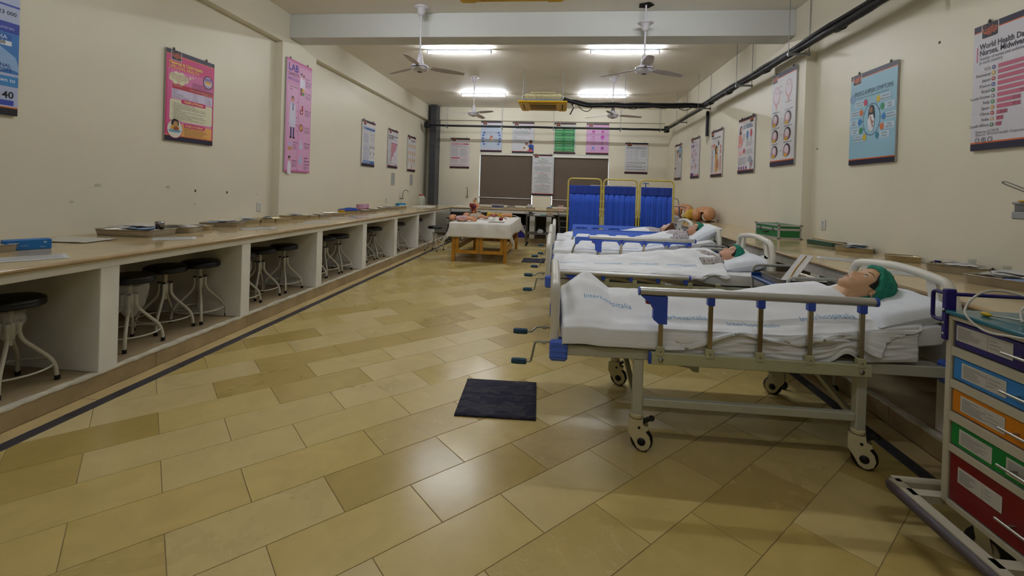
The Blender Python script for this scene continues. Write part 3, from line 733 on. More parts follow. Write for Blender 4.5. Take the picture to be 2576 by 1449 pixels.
def make_sheet(i, x0, x1, top, low, edge, label, words, nx=150, foot=.1, wr=.006):
    """sheet draped over mattress and body. top(x,y)->z, low(x)->lowest z of the near side, edge(v)->end x"""
    (loc, rz, r, _) = BEDS[i]; y0, y1 = .002, .925
    def bx(u, v): return x0-foot+(edge(v)-x0+foot)*u
    def P(u, v):
        s = bx(u, v); x = max(s, x0-.004); dr = max(0, x0-s)           # dr: drop over the foot end
        if v < .26:                                           # near side
            k = 1-v/.26; zt = top(x, y0); zl = low(x); z = zt-(zt-zl)*k
            f = .5*math.sin(x*23+2*nz(x, 0, 1, 4))+.7*nz(x*9, k*1.5, 2)
            y = y0-.010-.012*math.sin(k*PI*.5)-.014*f*k*interp(wr_tab, x)
            z += .012*nz(x*7, k*14, 4)*interp(wr_tab, x)*k*2
        elif v > .86:
            k = (v-.86)/.14; zt = top(x, y1); z = zt-(zt-.62)*k; y = y1+.012+.006*math.sin(x*21)*k
        else:
            y = y0+(y1-y0)*(v-.26)/.6; z = top(x, y)
        if dr > 0: z -= dr*.9; z = max(z, .58)
        return (x, y, z)
    wr_tab = wr if isinstance(wr, list) else [(0, 1), (3, 1)]
    mb = MB(m_linen); ny = 74; mb.grid(lambda u, v: P(u, v), nx, ny)
    t = thing('bed_sheet', label, 'sheet', loc, math.radians(rz), 'white cover sheets on the beds')
    mb.build('cloth', t, solid=.003)
    pr = MB(m_print)
    for st, x, y, sz, ang, amp in words:
        ca, sa = math.cos(ang), math.sin(ang)
        def fn(a, b):
            xx = x+a*ca-b*sa; yy = y+a*sa+b*ca+amp*math.sin(a*9+1)
            if yy < y0: return (xx, y0-.0285, top(xx, y0)-(y0-yy))
            return (xx, yy, top(xx, yy)+.0032)
        put_text(pr, st, fn, sz, -.008)
    if words:
        po = pr.build('print', t); po['kind'] = 'stuff'
    return t
def bodyfun(i, tab, yc, wid, feet=None, wrk=.006, seed=0):
    L = LIFT[i]
    def top(x, y):
        h = interp(tab, x); w = interp(wid, x); d = abs(y-yc)
        b = h*math.exp(-(d/w)**2.6)
        if feet:
            fx, fy, fh, sl = feet; dd = math.hypot((x-fx)*(1.25 if x > fx else .95), (y-fy)*.8)
            c = fh-sl*dd
            if c > 0: b = max(b, b*.25+c*(c/(c+.03)))
        e = min(1, min(y-.0, .93-y)/.05); e = max(0, e)
        z = MZ1+.006+L(x)+b
        z += wrk*(nz(x*2.1, y*5.5, seed, 2.2)+.6*nz(x*6, y*9, seed+4, 1.6))*(.35+.65*min(1, b*8))
        z += wrk*.8*math.sin((x*1.0+y*2.2)*17+2.2*nz(x, y, seed+8, 2))*min(1, b*6)*.5
        return z-(1-e)**2*.022
    return top
def rows(x0, x1, ys, dx=.37, sz=.046, seed=0):
    out = []; rnd = random.Random(seed)
    for k, y in enumerate(ys):
        x = x0+(k % 2)*.17
        while x < x1: out.append(('Interhospitalia', x, y+rnd.uniform(-.015, .015), sz, rnd.uniform(-.08, .08), .012)); x += dx
    return out
# bed 1: covered to the neck, toes lift a tent at the foot end
top1 = bodyfun(0, [(.05, .02), (.2, .13), (.4, .125), (.6, .13), (.85, .135), (1.1, .15), (1.35, .17), (1.52, .185), (1.66, .18), (1.78, .11), (1.95, .05)], .37,
               [(0, .2), (.5, .2), (1.1, .22), (1.5, .27), (1.8, .27)], feet=(.235, .42, .225, .62), wrk=.011, seed=1)
low1 = lambda x: .590+.085*sst(.72, .98, x)+.022*math.sin(x*13+.6)*sst(.8, 1.0, x)-.03*sst(1.62, 1.8, x)
make_sheet(0, .075, 1.8, top1, low1, lambda v: 1.80+.06*math.sin(v*7)-.10*abs(v-.5)+(.17 if v < .3 else 0)*sst(.1, .3, v), 'crumpled white printed sheet covering the mannequin on the nearest bed',
           [('Interhospitalia', .20, .17, .05, .03, .02), ('Interhospitalia', .62, .10, .05, .02, .01)]+rows(1.0, 1.5, (.06, .55), .4, .05, 3), wr=[(.4, .35), (.8, 1.0), (1.2, 1.6), (1.8, 2.0)], nx=170)
# gathered draw sheet hanging below it on the near side
def gather(u, v):
    x = .60+1.36*u; k = v; zt = MZ1+.004+LIFT[0](x); zl = .548+.05*math.exp(-((x-1.60)/.06)**2)+LIFT[0](x)*.6
    z = zt-(zt-zl)*k
    f = math.sin(k*(19+6*nz(x*1.1, 0, 9))+7*nz(x*2.6, k*1.2, 2, 1.4)+x*5.0)*.6*(.4+.8*abs(nz(x*3, k*3, 12)))+.8*nz(x*4.2, k*8, 6, 1.3)+.4*nz(x*9, k*16, 1)
    amp = .010*min(1, k*4)*(.4+.9*sst(.85, 1.15, x)*(1-.4*sst(1.6, 1.9, x)))
    return (x, -.004-.004*k-amp*f*(.8 if f > 0 else .4), z)
g = MB(m_mat); g.grid(gather, 150, 40); o = g.build('draw_sheet', None, BEDS[0][0], math.radians(BEDS[0][1]), solid=.002)
tag(o, 'gathered white under-sheet bunched behind the posts of the nearest bed rail', 'sheet', 'white cover sheets on the beds')
# bed 2: covered to the chest, spilling over the lowered rail
top2 = bodyfun(1, [(.06, .0), (.3, .06), (.55, .065), (.95, .095), (1.25, .145), (1.5, .175), (1.7, .17), (1.85, .1)], .45,
               [(0, .22), (.6, .22), (1.2, .24), (1.6, .27)], wrk=.024, seed=5)
low2 = lambda x: .655-.10*sst(1.02, 1.12, x)*(1-sst(1.34, 1.44, x))+.03*sst(1.5, 1.6, x)
make_sheet(1, .08, 1.77, top2, low2, lambda v: 1.77-.02*math.sin(v*9), 'rumpled white printed sheet spilling over the lowered rail of the second bed',
           rows(.14, 1.5, (.16, .62), .36, .05, 5), wr=[(.5, .6), (1.0, 2.2), (1.5, 2.2)], nx=150)
top3 = bodyfun(2, [(.06, 0), (.3, .07), (.6, .07), (1.0, .1), (1.35, .14), (1.7, .15)], .46, [(0, .2), (1, .23), (1.6, .26)], wrk=.008, seed=9)
make_sheet(2, .08, 1.66, top3, lambda x: .60, lambda v: 1.66, 'white printed sheet tucked in on the third bed with blue rails',
           rows(.2, 1.4, (.14, .6), .36, .048, 7), wr=[(0, .5), (2, .6)], nx=90)
top4 = bodyfun(3, [(.06, 0), (.3, .07), (.7, .08), (1.1, .12), (1.45, .17), (1.7, .17)], .46, [(0, .2), (1, .23), (1.6, .26)], wrk=.008, seed=13)
make_sheet(3, .08, 1.58, top4, lambda x: .60, lambda v: 1.58, 'white sheet on the farthest bed before the blue folding screen', rows(.2, 1.0, (.2,), .36, .048, 9), wr=[(0, .5), (2, .6)], nx=90)

# ---------------------------------------------------------------- pillows
m_pil = M('pillow_cotton', 'E2E7EE', .85, var=.03, vs=9, bump=.1, bs=160)
def pillow(label, loc, dx, dy, h, ry, rz=0, dent=None):
    g = MB(m_pil)
    def P(u, v, s):
        a = u*2-1; b = v*2-1
        f = (max(0, 1-abs(a)**2.6))**.5*(max(0, 1-abs(b)**2.6))**.5
        pin = 1-.06*(1-abs(a))**.5*abs(b)**6
        x = a*dx/2*(1-.07*(1-b*b)*abs(a)**8); y = b*dy/2*(1-.06*(1-a*a)*abs(b)**8)
        z = s*h/2*f**.85*(1+.1*nz(a*1.7, b*2.1, s))+.012*nz(a*4, b*4, 5+s)*f
        if dent and s > 0: z -= dent*math.exp(-((a+.3)**2+(b)**2)*5)
        return (x, y, z)
    g.grid(lambda u, v: P(u, v, 1), 26, 30); g.grid(lambda u, v: P(1-u, v, -1), 26, 30)
    o = g.build('pillow', None, loc); o.rotation_euler = (0, ry, rz)
    tag(o, label, 'pillow', 'white pillows'); return o
pillow('plump white pillow under the nearest mannequin in a green cap', (1.935, 3.0, .822), .43, .74, .18, -.24, .03, .05)
pillow('white pillow with seam under the mannequin on the second bed', (1.86, 5.02, .765), .46, .70, .17, -.20, 0, .045)
pillow('steeply propped white pillow on the third bed', (1.905, 6.45, .925), .46, .70, .16, -.50, 0, .045)
pillow('white pillow under the brown-haired mannequin on the farthest bed', (1.87, 7.74, .79), .42, .66, .14, -.12, 0, .03)
# ================================================================ TRAINING MANNEQUINS
m_skin = [M('mannequin_skin_tan', 'C39A74', .42, var=.04, vs=7), M('mannequin_skin_rosy', 'CF9E82', .45, var=.04, vs=7), M('mannequin_skin_warm', 'BE8E72', .45, var=.04, vs=7), M('mannequin_skin_pale', 'D2AC96', .45, var=.04, vs=7)]
m_eye = M('eye_white', 'E6E2DC', .15, coat=.5); m_iris = M('iris_dark', '1C1411', .15); m_brow = M('eyebrow_brown', '3A2A20', .8); m_lip = M('mannequin_lip', 'A8705C', .4)
m_hair = M('black_hair', '17130F', .5, bump=.5, bs=90); m_hairb = M('brown_hair', '5E3314', .35, var=.35, vs=9, bump=.6, bs=80)
m_cap = M('green_surgical_cap', '1E8068', .8, var=.28, vs=30, bump=.5, bs=70, alpha=.9)
def gown_mat(name, c1, c2, sc):
    m = M(name, c1, .85); n, l, b = nodes_of(m)
    tc = n.new('ShaderNodeTexCoord'); mp = n.new('ShaderNodeMapping'); mp.inputs['Scale'].default_value = (sc, sc, sc); mp.inputs['Rotation'].default_value = (.3, .2, .5)
    l.new(tc.outputs['Object'], mp.inputs[0])
    v = n.new('ShaderNodeTexVoronoi'); v.inputs['Scale'].default_value = 1; v.inputs['Randomness'].default_value = .25; v.distance = 'CHEBYCHEV'
    l.new(mp.outputs[0], v.inputs['Vector'])
    r = n.new('ShaderNodeValToRGB'); r.color_ramp.interpolation = 'CONSTANT'; e = r.color_ramp.elements
    e[0].position = 0; e[0].color = (*lin(c2), 1); e[1].position = .14; e[1].color = (*lin(c1), 1)
    k = e.new(.22); k.color = (*lin(c2), 1); k = e.new(.3); k.color = (*lin(c1), 1)
    l.new(v.outputs['Distance'], r.inputs[0]); l.new(r.outputs[0], b.inputs['Base Color']); return m
m_gown = gown_mat('gown_square_print', 'B9B2AC', '3C3A50', 26); m_gown2 = gown_mat('gown_floral_print', 'BEB6B6', '55506A', 30); m_pip = M('gown_dark_piping', '23202A', .8)
HR = [(-.122, .030, -.01, .012), (-.119, .062, .0, .026), (-.112, .078, .004, .037), (-.102, .0865, .012, .046), (-.092, .0855, .02, .053), (-.083, .0825, .028, .057), (-.074, .087, .034, .060),
      (-.069, .0905, .037, .0615), (-.064, .0865, .04, .063), (-.059, .0915, .043, .0642), (-.052, .089, .047, .0655), (-.044, .0875, .053, .0668), (-.034, .086, .06, .068), (-.024, .0845, .067, .069),
      (-.012, .083, .075, .070), (.0, .081, .082, .0712), (.010, .0795, .088, .0722), (.02, .081, .092, .0732), (.03, .0855, .095, .074), (.04, .0875, .0968, .0746), (.055, .0868, .097, .074), (.07, .083, .094, .0718),
      (.085, .0745, .087, .066), (.098, .062, .076, .056), (.108, .046, .06, .043), (.115, .027, .038, .026), (.1185, .0, .0, .0)]
def head_pt(row, th):
    z, f, bk, w = row; c = math.cos(th); sn = math.sin(th)
    x = w*math.copysign(abs(sn)**.88, sn)
    if c >= 0: y = -f*c**.8
    else: y = bk*(-c)**.8
    if c > 0:
        g = math.exp(-(x/.0105)**2)
        nose = interp([(-.054, 0), (-.046, .006), (-.038, .021), (-.031, .0235), (-.02, .018), (-.004, .011), (.012, .0055), (.026, .001), (.034, 0)], z)
        y -= nose*g+.006*math.exp(-((abs(x)-.012)/.007)**2)*math.exp(-((z+.04)/.008)**2)
        y += .0085*math.exp(-((abs(x)-.031)/.014)**2)*math.exp(-((z-.008)/.013)**2)
        y += .004*math.exp(-((abs(x)-.045)/.02)**2)*math.exp(-((z+.055)/.03)**2)
    return Vector((x, y, z))
def loft(mb, secs, n=20):
    """secs: (centre, half width vector, half thick vector)"""
    vs = []
    for c, a, b in secs:
        c, a, b = Vector(c), Vector(a), Vector(b)
        for k in range(n):
            t = 2*PI*k/n; vs.append(c+a*math.copysign(abs(math.cos(t))**.85, math.cos(t))+b*math.copysign(abs(math.sin(t))**.85, math.sin(t)))
    fs = [(i*n+k, i*n+(k+1) % n, (i+1)*n+(k+1) % n, (i+1)*n+k) for i in range(len(secs)-1) for k in range(n)]
    mb.add(vs, fs, True)
def mannequin(i, label, c, ang, sc, body, hair, capped, gown=None, wide=.205, top=None, xe=0):
    """c head centre (x,y,z); ang tilt of the crown above horizontal; body: list of (x,z,halfwidth,halfthick) from hips to neck"""
    t = thing('training_mannequin', label, 'mannequin', (c[0], c[1], 0), 0, 'training mannequins')
    d = Vector((math.cos(ang), 0, math.sin(ang))); nf = Vector((-math.sin(ang), 0, math.cos(ang))); lx = Vector((0, -1, 0))
    Rm = Matrix(((lx.x, -nf.x, d.x, 0), (lx.y, -nf.y, d.y, 0), (lx.z, -nf.z, d.z, c[2]), (0, 0, 0, 1))) @ Matrix.Scale(sc, 4)
    b = MB(m_skin[i]); b.at(Rm); N = 56
    vs = [head_pt(r, 2*PI*k/N) for r in HR for k in range(N)]
    b.add(vs, [(a*N+k, a*N+(k+1) % N, (a+1)*N+(k+1) % N, (a+1)*N+k) for a in range(len(HR)-1) for k in range(N)], True)
    for s in (-1, 1):                                    # ears
        T = Rm @ TR(s*.0715, .012, -.008) @ R3('Z', s*.35) @ R3('X', -.2)
        b.at(T); b.ell((s*.004, 0, 0), (.0075, .017, .031), 14, 10)
        b.tube(bez([(s*.006, -.012, -.018), (s*.011, .012, -.02), (s*.015, .021, .004), (s*.014, .012, .028), (s*.009, -.009, .024), (s*.006, -.014, .006)], 5), .0048, 7)
    b.at(None)
    ox = lambda p: (p[0]-c[0], p[1]-c[1], p[2])
    hb = Rm @ Vector((0, .018, -.055)); hn = Rm @ Vector((0, .018, -.085))
    secs = []
    if top:                                              # keep the covered part below the sheet
        lo, rz = BEDS[i][0], math.radians(BEDS[i][1]); nb = []
        for x, z, hw, ht in body:
            if x < xe:
                lxx = x-lo[0]; m0 = MZ1+LIFT[i](lxx)+.004; tz = top(lxx, c[1]-lo[1]-rz*lxx)-.02; z = (m0+tz)/2; ht = max(.02, (tz-m0)/2); hw *= .55
            nb.append((x, z, hw, ht))
        body = nb
    for x, z, hw, ht in body: secs.append((ox((x, c[1], z)), (0, hw, 0), (0, 0, ht)))
    xn, zn = body[-1][0], body[-1][1]
    nd = (hn-Vector((xn-c[0], 0, zn))); perp = Vector((-nd.z, 0, nd.x)).normalized()
    for f, w in ((.45, .062), (1.0, .060)):
        p = Vector((xn-c[0], 0, zn))+nd*f; secs.append((p, (0, w*sc, 0), perp*.064*sc))
    secs.append((hb, (0, .05*sc, 0), perp*.05*sc))
    loft(b, secs, 24)
    # limbs under the sheet
    x0, z0 = body[0][0]-c[0], body[0][1]
    for s in (-1, 1):
        zk = MZ1+.04
        b.tube(bez([(x0+.05, s*.06, z0), (x0-.25, s*.06, zk), (x0-.5, s*.055, zk-.006), (x0-.68, s*.05, zk-.008)], 4), [.04, .04, .038, .036, .036, .034, .034, .032, .03, .028, .026, .025, .026], 10)
    b.build('body', t)
    for s in (-1, 1):
        e = MB(m_eye).at(Rm); e.ell((s*.0305, -.0645, .0075), (.0135, .0125, .0085), 14, 8); e = e.build('eye', t)
        q = MB(m_iris).at(Rm); q.ell((s*.0315, -.0762, .0085), (.0056, .0022, .006), 12, 6); q.build('iris', e)
        br = MB(m_brow).at(Rm); P = [head_pt((.029+.006*math.sin(k/6*PI), interp([(r[0], r[1]) for r in HR], .032), .09, .0742), s*(.30+k*.105)) for k in range(7)]
        br.tube([p+Vector((0, -.0006, 0)) for p in P], [.0008, .0016, .002, .002, .0018, .0013, .0006], 6); br.build('eyebrow', t)
        el = MB(m_brow).at(Rm); el.tube([Vector((s*(.0305+.0145*math.cos(a)), -.0715+.003*abs(math.cos(a))**2-.0015, .0085+.0085*math.sin(a))) for a in [PI*k/8 for k in range(9)]], .0011, 5); el.build('eyelid', t)
    lp = MB(m_lip).at(Rm); lp.ell((0, -.0875, -.059), (.021, .0055, .0042), 14, 6, lambda q, p: Vector((q.x, q.y+abs(p.x)**2*.010, q.z))); lp.ell((0, -.0872, -.0675), (.018, .0055, .0045), 14, 6, lambda q, p: Vector((q.x, q.y+abs(p.x)**2*.010, q.z))); lp.build('lips', t)
    # hair and cap as shells over the skull
    def shell(mat, name, sx, lim, jit, low=-.03, back=1):
        g = MB(mat).at(Rm); nu, nv = 44, 22; vs = []
        for j in range(nv):
            for k in range(nu):
                th = 2*PI*k/nu; ph = j/(nv-1)
                zl = lim(th); z = .1185-(.1185-zl)*ph**.85
                rows = [(r[0], r[1]) for r in HR]; row = (z, interp(rows, z), interp([(r[0], r[2]) for r in HR], z), interp([(r[0], r[3]) for r in HR], z))
                if j == 0: row = (z, 0, 0, 0)
                p = head_pt((row[0], row[1], max(row[2], .0), row[3]), th); q = Vector((p.x, p.y-.005, p.z-.0))
                k2 = sx-1; grow = k2*(1 if j < nv-2 else .55 if j == nv-2 else .15)
                nrm = Vector((p.x*1.25, p.y, (p.z-.01)*1.1)).normalized()
                vs.append(p+nrm*(grow*.1+jit*nz(th*2.4, ph*5, i*3, 1.6)*(1 if 0 < j < nv-1 else .2)))
        g.add(vs, [(j*nu+k, j*nu+(k+1) % nu, (j+1)*nu+(k+1) % nu, (j+1)*nu+k) for j in range(nv-1) for k in range(nu)], True)
        return g.build(name, t)
    def fr(th): return abs((th+PI) % (2*PI)-PI)/PI          # 0 front, 1 back
    if capped:
        shell(m_hair, 'hair', 1.03, lambda th: interp([(0, .082), (.22, .07), (.34, .035), (.42, -.02), (.5, .0), (.58, -.02), (1, -.045)], fr(th)), .0005)
        shell(m_cap, 'surgical_cap', 1.2, lambda th: interp([(0, .072), (.25, .066), (.42, .035), (.55, -.02), (.66, -.075), (1, -.095)], fr(th)), .008)
        cb = MB(m_cap).at(Rm); P = []
        for k in range(40):
            th = 2*PI*k/40; z = interp([(0, .074), (.25, .068), (.42, .037), (.55, -.018), (.66, -.073), (1, -.093)], fr(th))
            row = (z, interp([(r[0], r[1]) for r in HR], z), interp([(r[0], r[2]) for r in HR], z), interp([(r[0], r[3]) for r in HR], z))
            p = head_pt(row, th); P.append(p*1.035)
        cb.tube(P, .0042, 6, closed=True); cb.build('cap_elastic', t)
    else:
        shell(hair, 'hair', 1.13, lambda th: interp([(0, .078), (.2, .07), (.3, .03), (.38, -.04), (.5, -.10), (1, -.115)], fr(th)), .006)
    if gown:
        g = MB(gown); gs = []
        for x, z, hw, ht in body[-6:]: gs.append((ox((x, c[1], z)), (0, hw+.012, 0), (0, 0, ht+.012)))
        p = Vector((xn-c[0], 0, zn))+nd*.16; gs.append((p, (0, .085*sc, 0), perp*.082*sc))
        p = Vector((xn-c[0], 0, zn))+nd*.34; gs.append((p, (0, .071*sc, 0), perp*.07*sc))
        loft(g, gs, 28)
        for s in (-1, 1):
            xs, zs = body[-3][0]-c[0], body[-3][1]-.02
            g.tube(bez([(xs+.05, s*wide*.72, zs+.01), (xs-.03, s*wide*.98, zs-.0), (xs-.16, s*(wide+.02), MZ1+.075+LIFT[i](body[-3][0]-.2))], 5), [.06, .066, .068, .068, .066, .064, .062, .06, .06, .058, .056], 12)
        g = g.build('gown', t)
        pts = [gs[-1][0]+Vector(gs[-1][1])*math.cos(a)*1.03+Vector(gs[-1][2])*math.sin(a)*1.03 for a in [2*PI*k/24 for k in range(24)]]
        MB(m_pip).tube(pts, .005, 6, closed=True).build('collar_piping', g)
        a = Vector(gs[-2][0])+Vector(gs[-2][2])*1.06; bq = Vector(gs[-4][0])+Vector(gs[-4][2])*1.06
        MB(m_pip).tube([a+Vector((0, -.02, 0)), (a+bq)/2+Vector((0, -.035, .004)), bq+Vector((0, -.05, .004))], .004, 6).build('front_piping', g)
    return t
mannequin(0, 'mannequin in a green surgical cap lying on the nearest bed, face upward', (1.857, 2.95, .927), .389, 1.12,
          [(1.02, .79, .165, .075), (1.2, .80, .155, .08), (1.4, .815, .18, .085), (1.55, .825, .205, .085), (1.63, .84, .18, .075), (1.675, .85, .12, .06), (1.695, .86, .085, .055)], m_hair, True, None, top=top1, xe=1.69)
mannequin(1, 'mannequin in a green cap and square-print gown on the second bed', (1.822, 5.0, .827), .452, .98,
          [(.95, .78, .165, .07), (1.15, .79, .155, .075), (1.35, .795, .18, .078), (1.52, .79, .205, .078), (1.60, .785, .19, .07), (1.655, .775, .13, .06), (1.68, .77, .09, .055)], m_hair, True, m_gown, top=top2, xe=1.55)
mannequin(2, 'mannequin in a green cap and floral gown propped up on the third bed', (1.876, 6.45, .966), .623, .92,
          [(1.0, .78, .165, .07), (1.2, .805, .155, .075), (1.4, .845, .18, .08), (1.57, .88, .205, .08), (1.65, .89, .19, .07), (1.70, .89, .13, .06), (1.73, .89, .09, .055)], m_hair, True, m_gown2, top=top3, xe=1.45)
mannequin(3, 'brown-haired mannequin in a floral gown on the farthest bed', (1.802, 7.75, .878), .487, .9,
          [(.95, .78, .16, .07), (1.15, .79, .15, .075), (1.35, .81, .17, .08), (1.5, .82, .19, .078), (1.58, .82, .175, .07), (1.63, .82, .12, .06), (1.655, .82, .085, .052)], m_hairb, False, m_gown2, top=top4, xe=1.4)
# ================================================================ STOOLS
m_seat = M('black_vinyl', '0D0B0C', .38, var=.2, vs=10, bump=.1, bs=60); m_stool = M('stool_cream_tube', 'B9B5A3', .35, var=.04, vs=9); m_foot = M('stool_rubber_tip', '0A0A0A', .7)
m_film = M('clear_plastic_film', 'D8D6CE', .18, alpha=.32, bump=.8, bs=25)
def make_stool():
    t = thing('round_stool', 'x', 'stool', (0, 0, 0), 0, 'round black stools')
    s = MB(m_seat); s.lathe([(0, .565), (.09, .566), (.135, .563), (.157, .552), (.164, .537), (.160, .522), (.166, .516), (.16, .505), (.13, .502), (0, .502)], 30, wob=lambda a, i: 1+(.012*math.sin(a*15) if 3 <= i <= 8 else 0)); s.build('seat', t)
    MB(m_stool).cyl((0, 0, .26), (0, 0, .502), .0165).build('screw_column', t)
    MB(m_stool).lathe([(.018, .30), (.028, .30), (.028, .40), (.018, .40)], 12).build('column_sleeve', t)
    for k in range(4):
        a = k*PI/2; c, sn = math.cos(a), math.sin(a); q = lambda r, z: (r*c, r*sn, z)
        o = MB(m_stool); o.tube(fillet([q(.042, .405), q(.042, .30), q(.205, .125), q(.218, .0045)], .075, 6), .0125, 9); o = o.build('leg', t)
        MB(m_foot).cyl(q(.042, .402), q(.042, .415), .0135, n=9).build('leg_cap', o)
        MB(m_foot).cyl(q(.218, 0), q(.2175, .03), .0145, n=9).build('foot_tip', o)
    MB(m_stool).tube([(.198*math.cos(a), .198*math.sin(a), .105) for a in [2*PI*k/32 for k in range(32)]], .0065, 7, closed=True).build('foot_ring', t)
    return t
proto = None
BAY = ['nearest', 'second', 'third', 'fourth', 'fifth', 'sixth', 'seventh']
ST = [(-3.36, 2.09, 1, 'left', .3), (-3.37, 2.47, 1, 'right', .75), (-3.36, 3.25, 2, 'left', .7), (-3.45, 3.67, 2, 'middle', .5), (-3.38, 4.0-.02, 2, 'right', .78),
      (-3.38, 4.5, 3, 'left', .8), (-3.42, 4.9, 3, 'middle', .45), (-3.37, 5.28, 3, 'right', .7), (-3.38, 5.9, 4, 'left', .75), (-3.38, 6.27, 4, 'middle', .7), (-3.36, 6.64, 4, 'right', .78),
      (-3.45, 7.25, 5, 'left', .4), (-3.4, 7.62, 5, 'middle', .75), (-3.38, 8.01, 5, 'right', .78), (-3.4, 8.83, 6, 'left', .7), (-3.38, 9.25, 6, 'right', .5), (-3.42, 10.6, 7, 'only', .2)]
for x, y, bay, pos, a in ST:
    if proto is None: o = proto = make_stool()
    else: o = copy_tree(proto)
    o.location = (x, y, .1255); o.rotation_euler = (0, 0, a)
    o['label'] = ('black round stool alone in the far bay under the left counter' if pos == 'only' else '%s black round stool in the %s bay under the left counter' % (pos, BAY[bay-1]))
o = copy_tree(proto); o.location = (-2.83, 10.2, 0.0005); o.rotation_euler = (0, 0, .5); o['label'] = 'black round stool standing out on the floor by the white-clothed table'
def film(x, y, z0, label, s=1.0, seed=0):
    def P(u, v):
        a = 2*PI*u; r = (.11-.075*v+.03*math.sin(v*PI))*s; r *= 1+.22*nz(math.cos(a)*2, math.sin(a)*2, v*3+seed, 1.4)
        return (x+r*math.cos(a)+.02*v, y+r*math.sin(a)*.9-.015*v, z0-.25*s*v+.01*nz(a, v*4, seed))
    g = MB(m_film); g.grid(P, 22, 12, wrap=True); o = g.build('plastic_wrap', None); tag(o, label, 'plastic wrap', 'torn plastic wraps on stools')
film(-3.32, 3.22, .62, 'crumpled clear plastic hanging under the left stool of the second bay', 1.0, 1)
film(-3.35, 2.45, .61, 'torn clear plastic around the column of the nearest bay right stool', .7, 4)
film(-3.33, 4.47, .61, 'clear plastic bag hanging under the left stool of the third bay', .9, 7)
# ================================================================ TABLE WITH CLOTH
m_pine = M('varnished_pine', 'B27C24', .35, var=.22, vs=5); m_cloth = M('table_cloth_white', 'E0DDD6', .85, var=.03, vs=7, bump=.1, bs=150)
t = thing('wooden_table', 'varnished pine trestle table under a white cloth', 'table', (-2.09, 8.78, 0))
TW, TD, TH = 1.1, 2.34, .775
for x in (0, TW-.065):
    for y in (0, TD-.065): MB(m_pine).box(x, x+.065, y, y+.065, 0, .745, .003).build('leg', t)
MB(m_pine).box(-.02, TW+.02, -.02, TD+.02, .745, TH-.004, .003).build('table_top', t)
for y in (.012, TD-.05):
    for x0, x1 in ((.07, .545), (.555, TW-.07)):
        b = MB(m_pine).box(x0, x0+.065, y, y+.035, .17, .745).build('end_frame', t)
        MB(m_pine).box(x1-.065, x1, y, y+.035, .17, .745).build('frame_stile', b)
        MB(m_pine).box(x0+.065, x1-.065, y, y+.035, .17, .235).build('frame_rail', b)
for x in (.012, TW-.047): MB(m_pine).box(x, x+.035, .065, TD-.065, .2, .30).build('side_rail', t)
def cloth_pt(u, v):
    ov = .29; X0, X1, Y0, Y1 = -.05, TW+.05, -.04, TD+.04
    sx = -ov+(TW+.1+2*ov)*u; sy = -ov+(TD+.08+2*ov)*v
    px = min(max(sx, 0), TW+.1); py = min(max(sy, 0), TD+.08)
    dx = sx-px; dy = sy-py; dr = max(abs(dx), abs(dy)) if (dx and dy) else abs(dx)+abs(dy)
    corner = min(abs(dx), abs(dy))
    z = TH-dr+.0
    fx = math.copysign(1, dx) if dx else 0; fy = math.copysign(1, dy) if dy else 0
    wv = .012*math.sin(sx*19)*abs(fy)+.012*math.sin(sy*17)*abs(fx)
    k = min(1, dr/.12)
    out = .012*k+wv*k+corner*.33*k
    x = X0+px+fx*out; y = Y0+py+fy*out
    if corner > 0: z -= corner*.55
    if dr > 0 and sx > TW+.1 and corner == 0: z += .03*math.sin(sy*2.3)*k
    return (x, y, z+.003*nz(sx*3, sy*3, 1) if dr == 0 else z+.004)
g = MB(m_cloth); g.grid(cloth_pt, 56, 96)
o = g.build('tablecloth', None, (-2.09, 8.78, .004), solid=.003); tag(o, 'white cotton cloth draped over the pine table', 'tablecloth')

# ================================================================ FOLDING SCREEN
m_ytube = M('screen_yellow_tube', 'C3B25A', .35); m_curt = M('screen_blue_curtain', '2450BE', .7, var=.12, vs=5, bump=.1, bs=120); m_curtd = M('screen_navy_hem', '18368E', .7, var=.1, vs=6)
m_blk = M('black_rubber', '101010', .6)
t = thing('folding_screen', 'three-panel folding screen with blue curtains on yellow tube frames', 'screen', (.15, 9.2, 0))
for k in range(3):
    x0 = k*.703; x1 = x0+.69; zt = 1.72
    b = MB(m_ytube); b.tube(fillet([(x0+.018, 0, .08), (x0+.018, 0, zt), (x1-.018, 0, zt), (x1-.018, 0, .08)], .09, 7), .0165, 10)
    fr = b.build('panel_frame', t)
    MB(m_ytube).cyl((x0+.018, 0, .2), (x1-.018, 0, .2), .011, n=8).build('lower_bar', fr)
    for z0, z1, m, nm, r in ((1.41, 1.585, m_curtd, 'curtain_heading', 0), (.16, 1.412, m_curt, 'curtain', 1)):
        ph = [random.uniform(0, 6) for _ in range(4)]
        def cp(u, v):
            x = x0+.045+(x1-x0-.09)*u
            f = .010*math.sin(u*34+ph[0])+.006*math.sin(u*71+ph[1])+.008*math.sin(u*17+ph[2]+v*1.5)
            return (x, -.002+f*(.5+.6*v if r else .5), z1-(z1-z0)*v)
        g = MB(m); g.grid(cp, 70, 8); g.build(nm, fr, solid=.002)
    for xx in (x0+.018, x1-.018):
        MB(m_ytube).bar((xx, -.16, .065), (xx, .16, .065), .022, .022).build('foot_bar', fr)
        for s in (-1, 1):
            MB(m_blk).at(TR(xx, s*.15, .026) @ R3('Y', PI/2)).lathe([(0, -.01), (.022, -.01), (.026, 0), (.022, .01), (0, .01)], 14).build('castor', fr)
            MB(m_blk).cyl((xx, s*.15, .026), (xx, s*.15, .06), .007, n=8).build('castor_stem', fr)
    if k:
        for z in (.5, 1.0, 1.45): MB(m_ytube).box(x0-.014, x0+.006, -.006, .006, z, z+.06).build('hinge', fr)

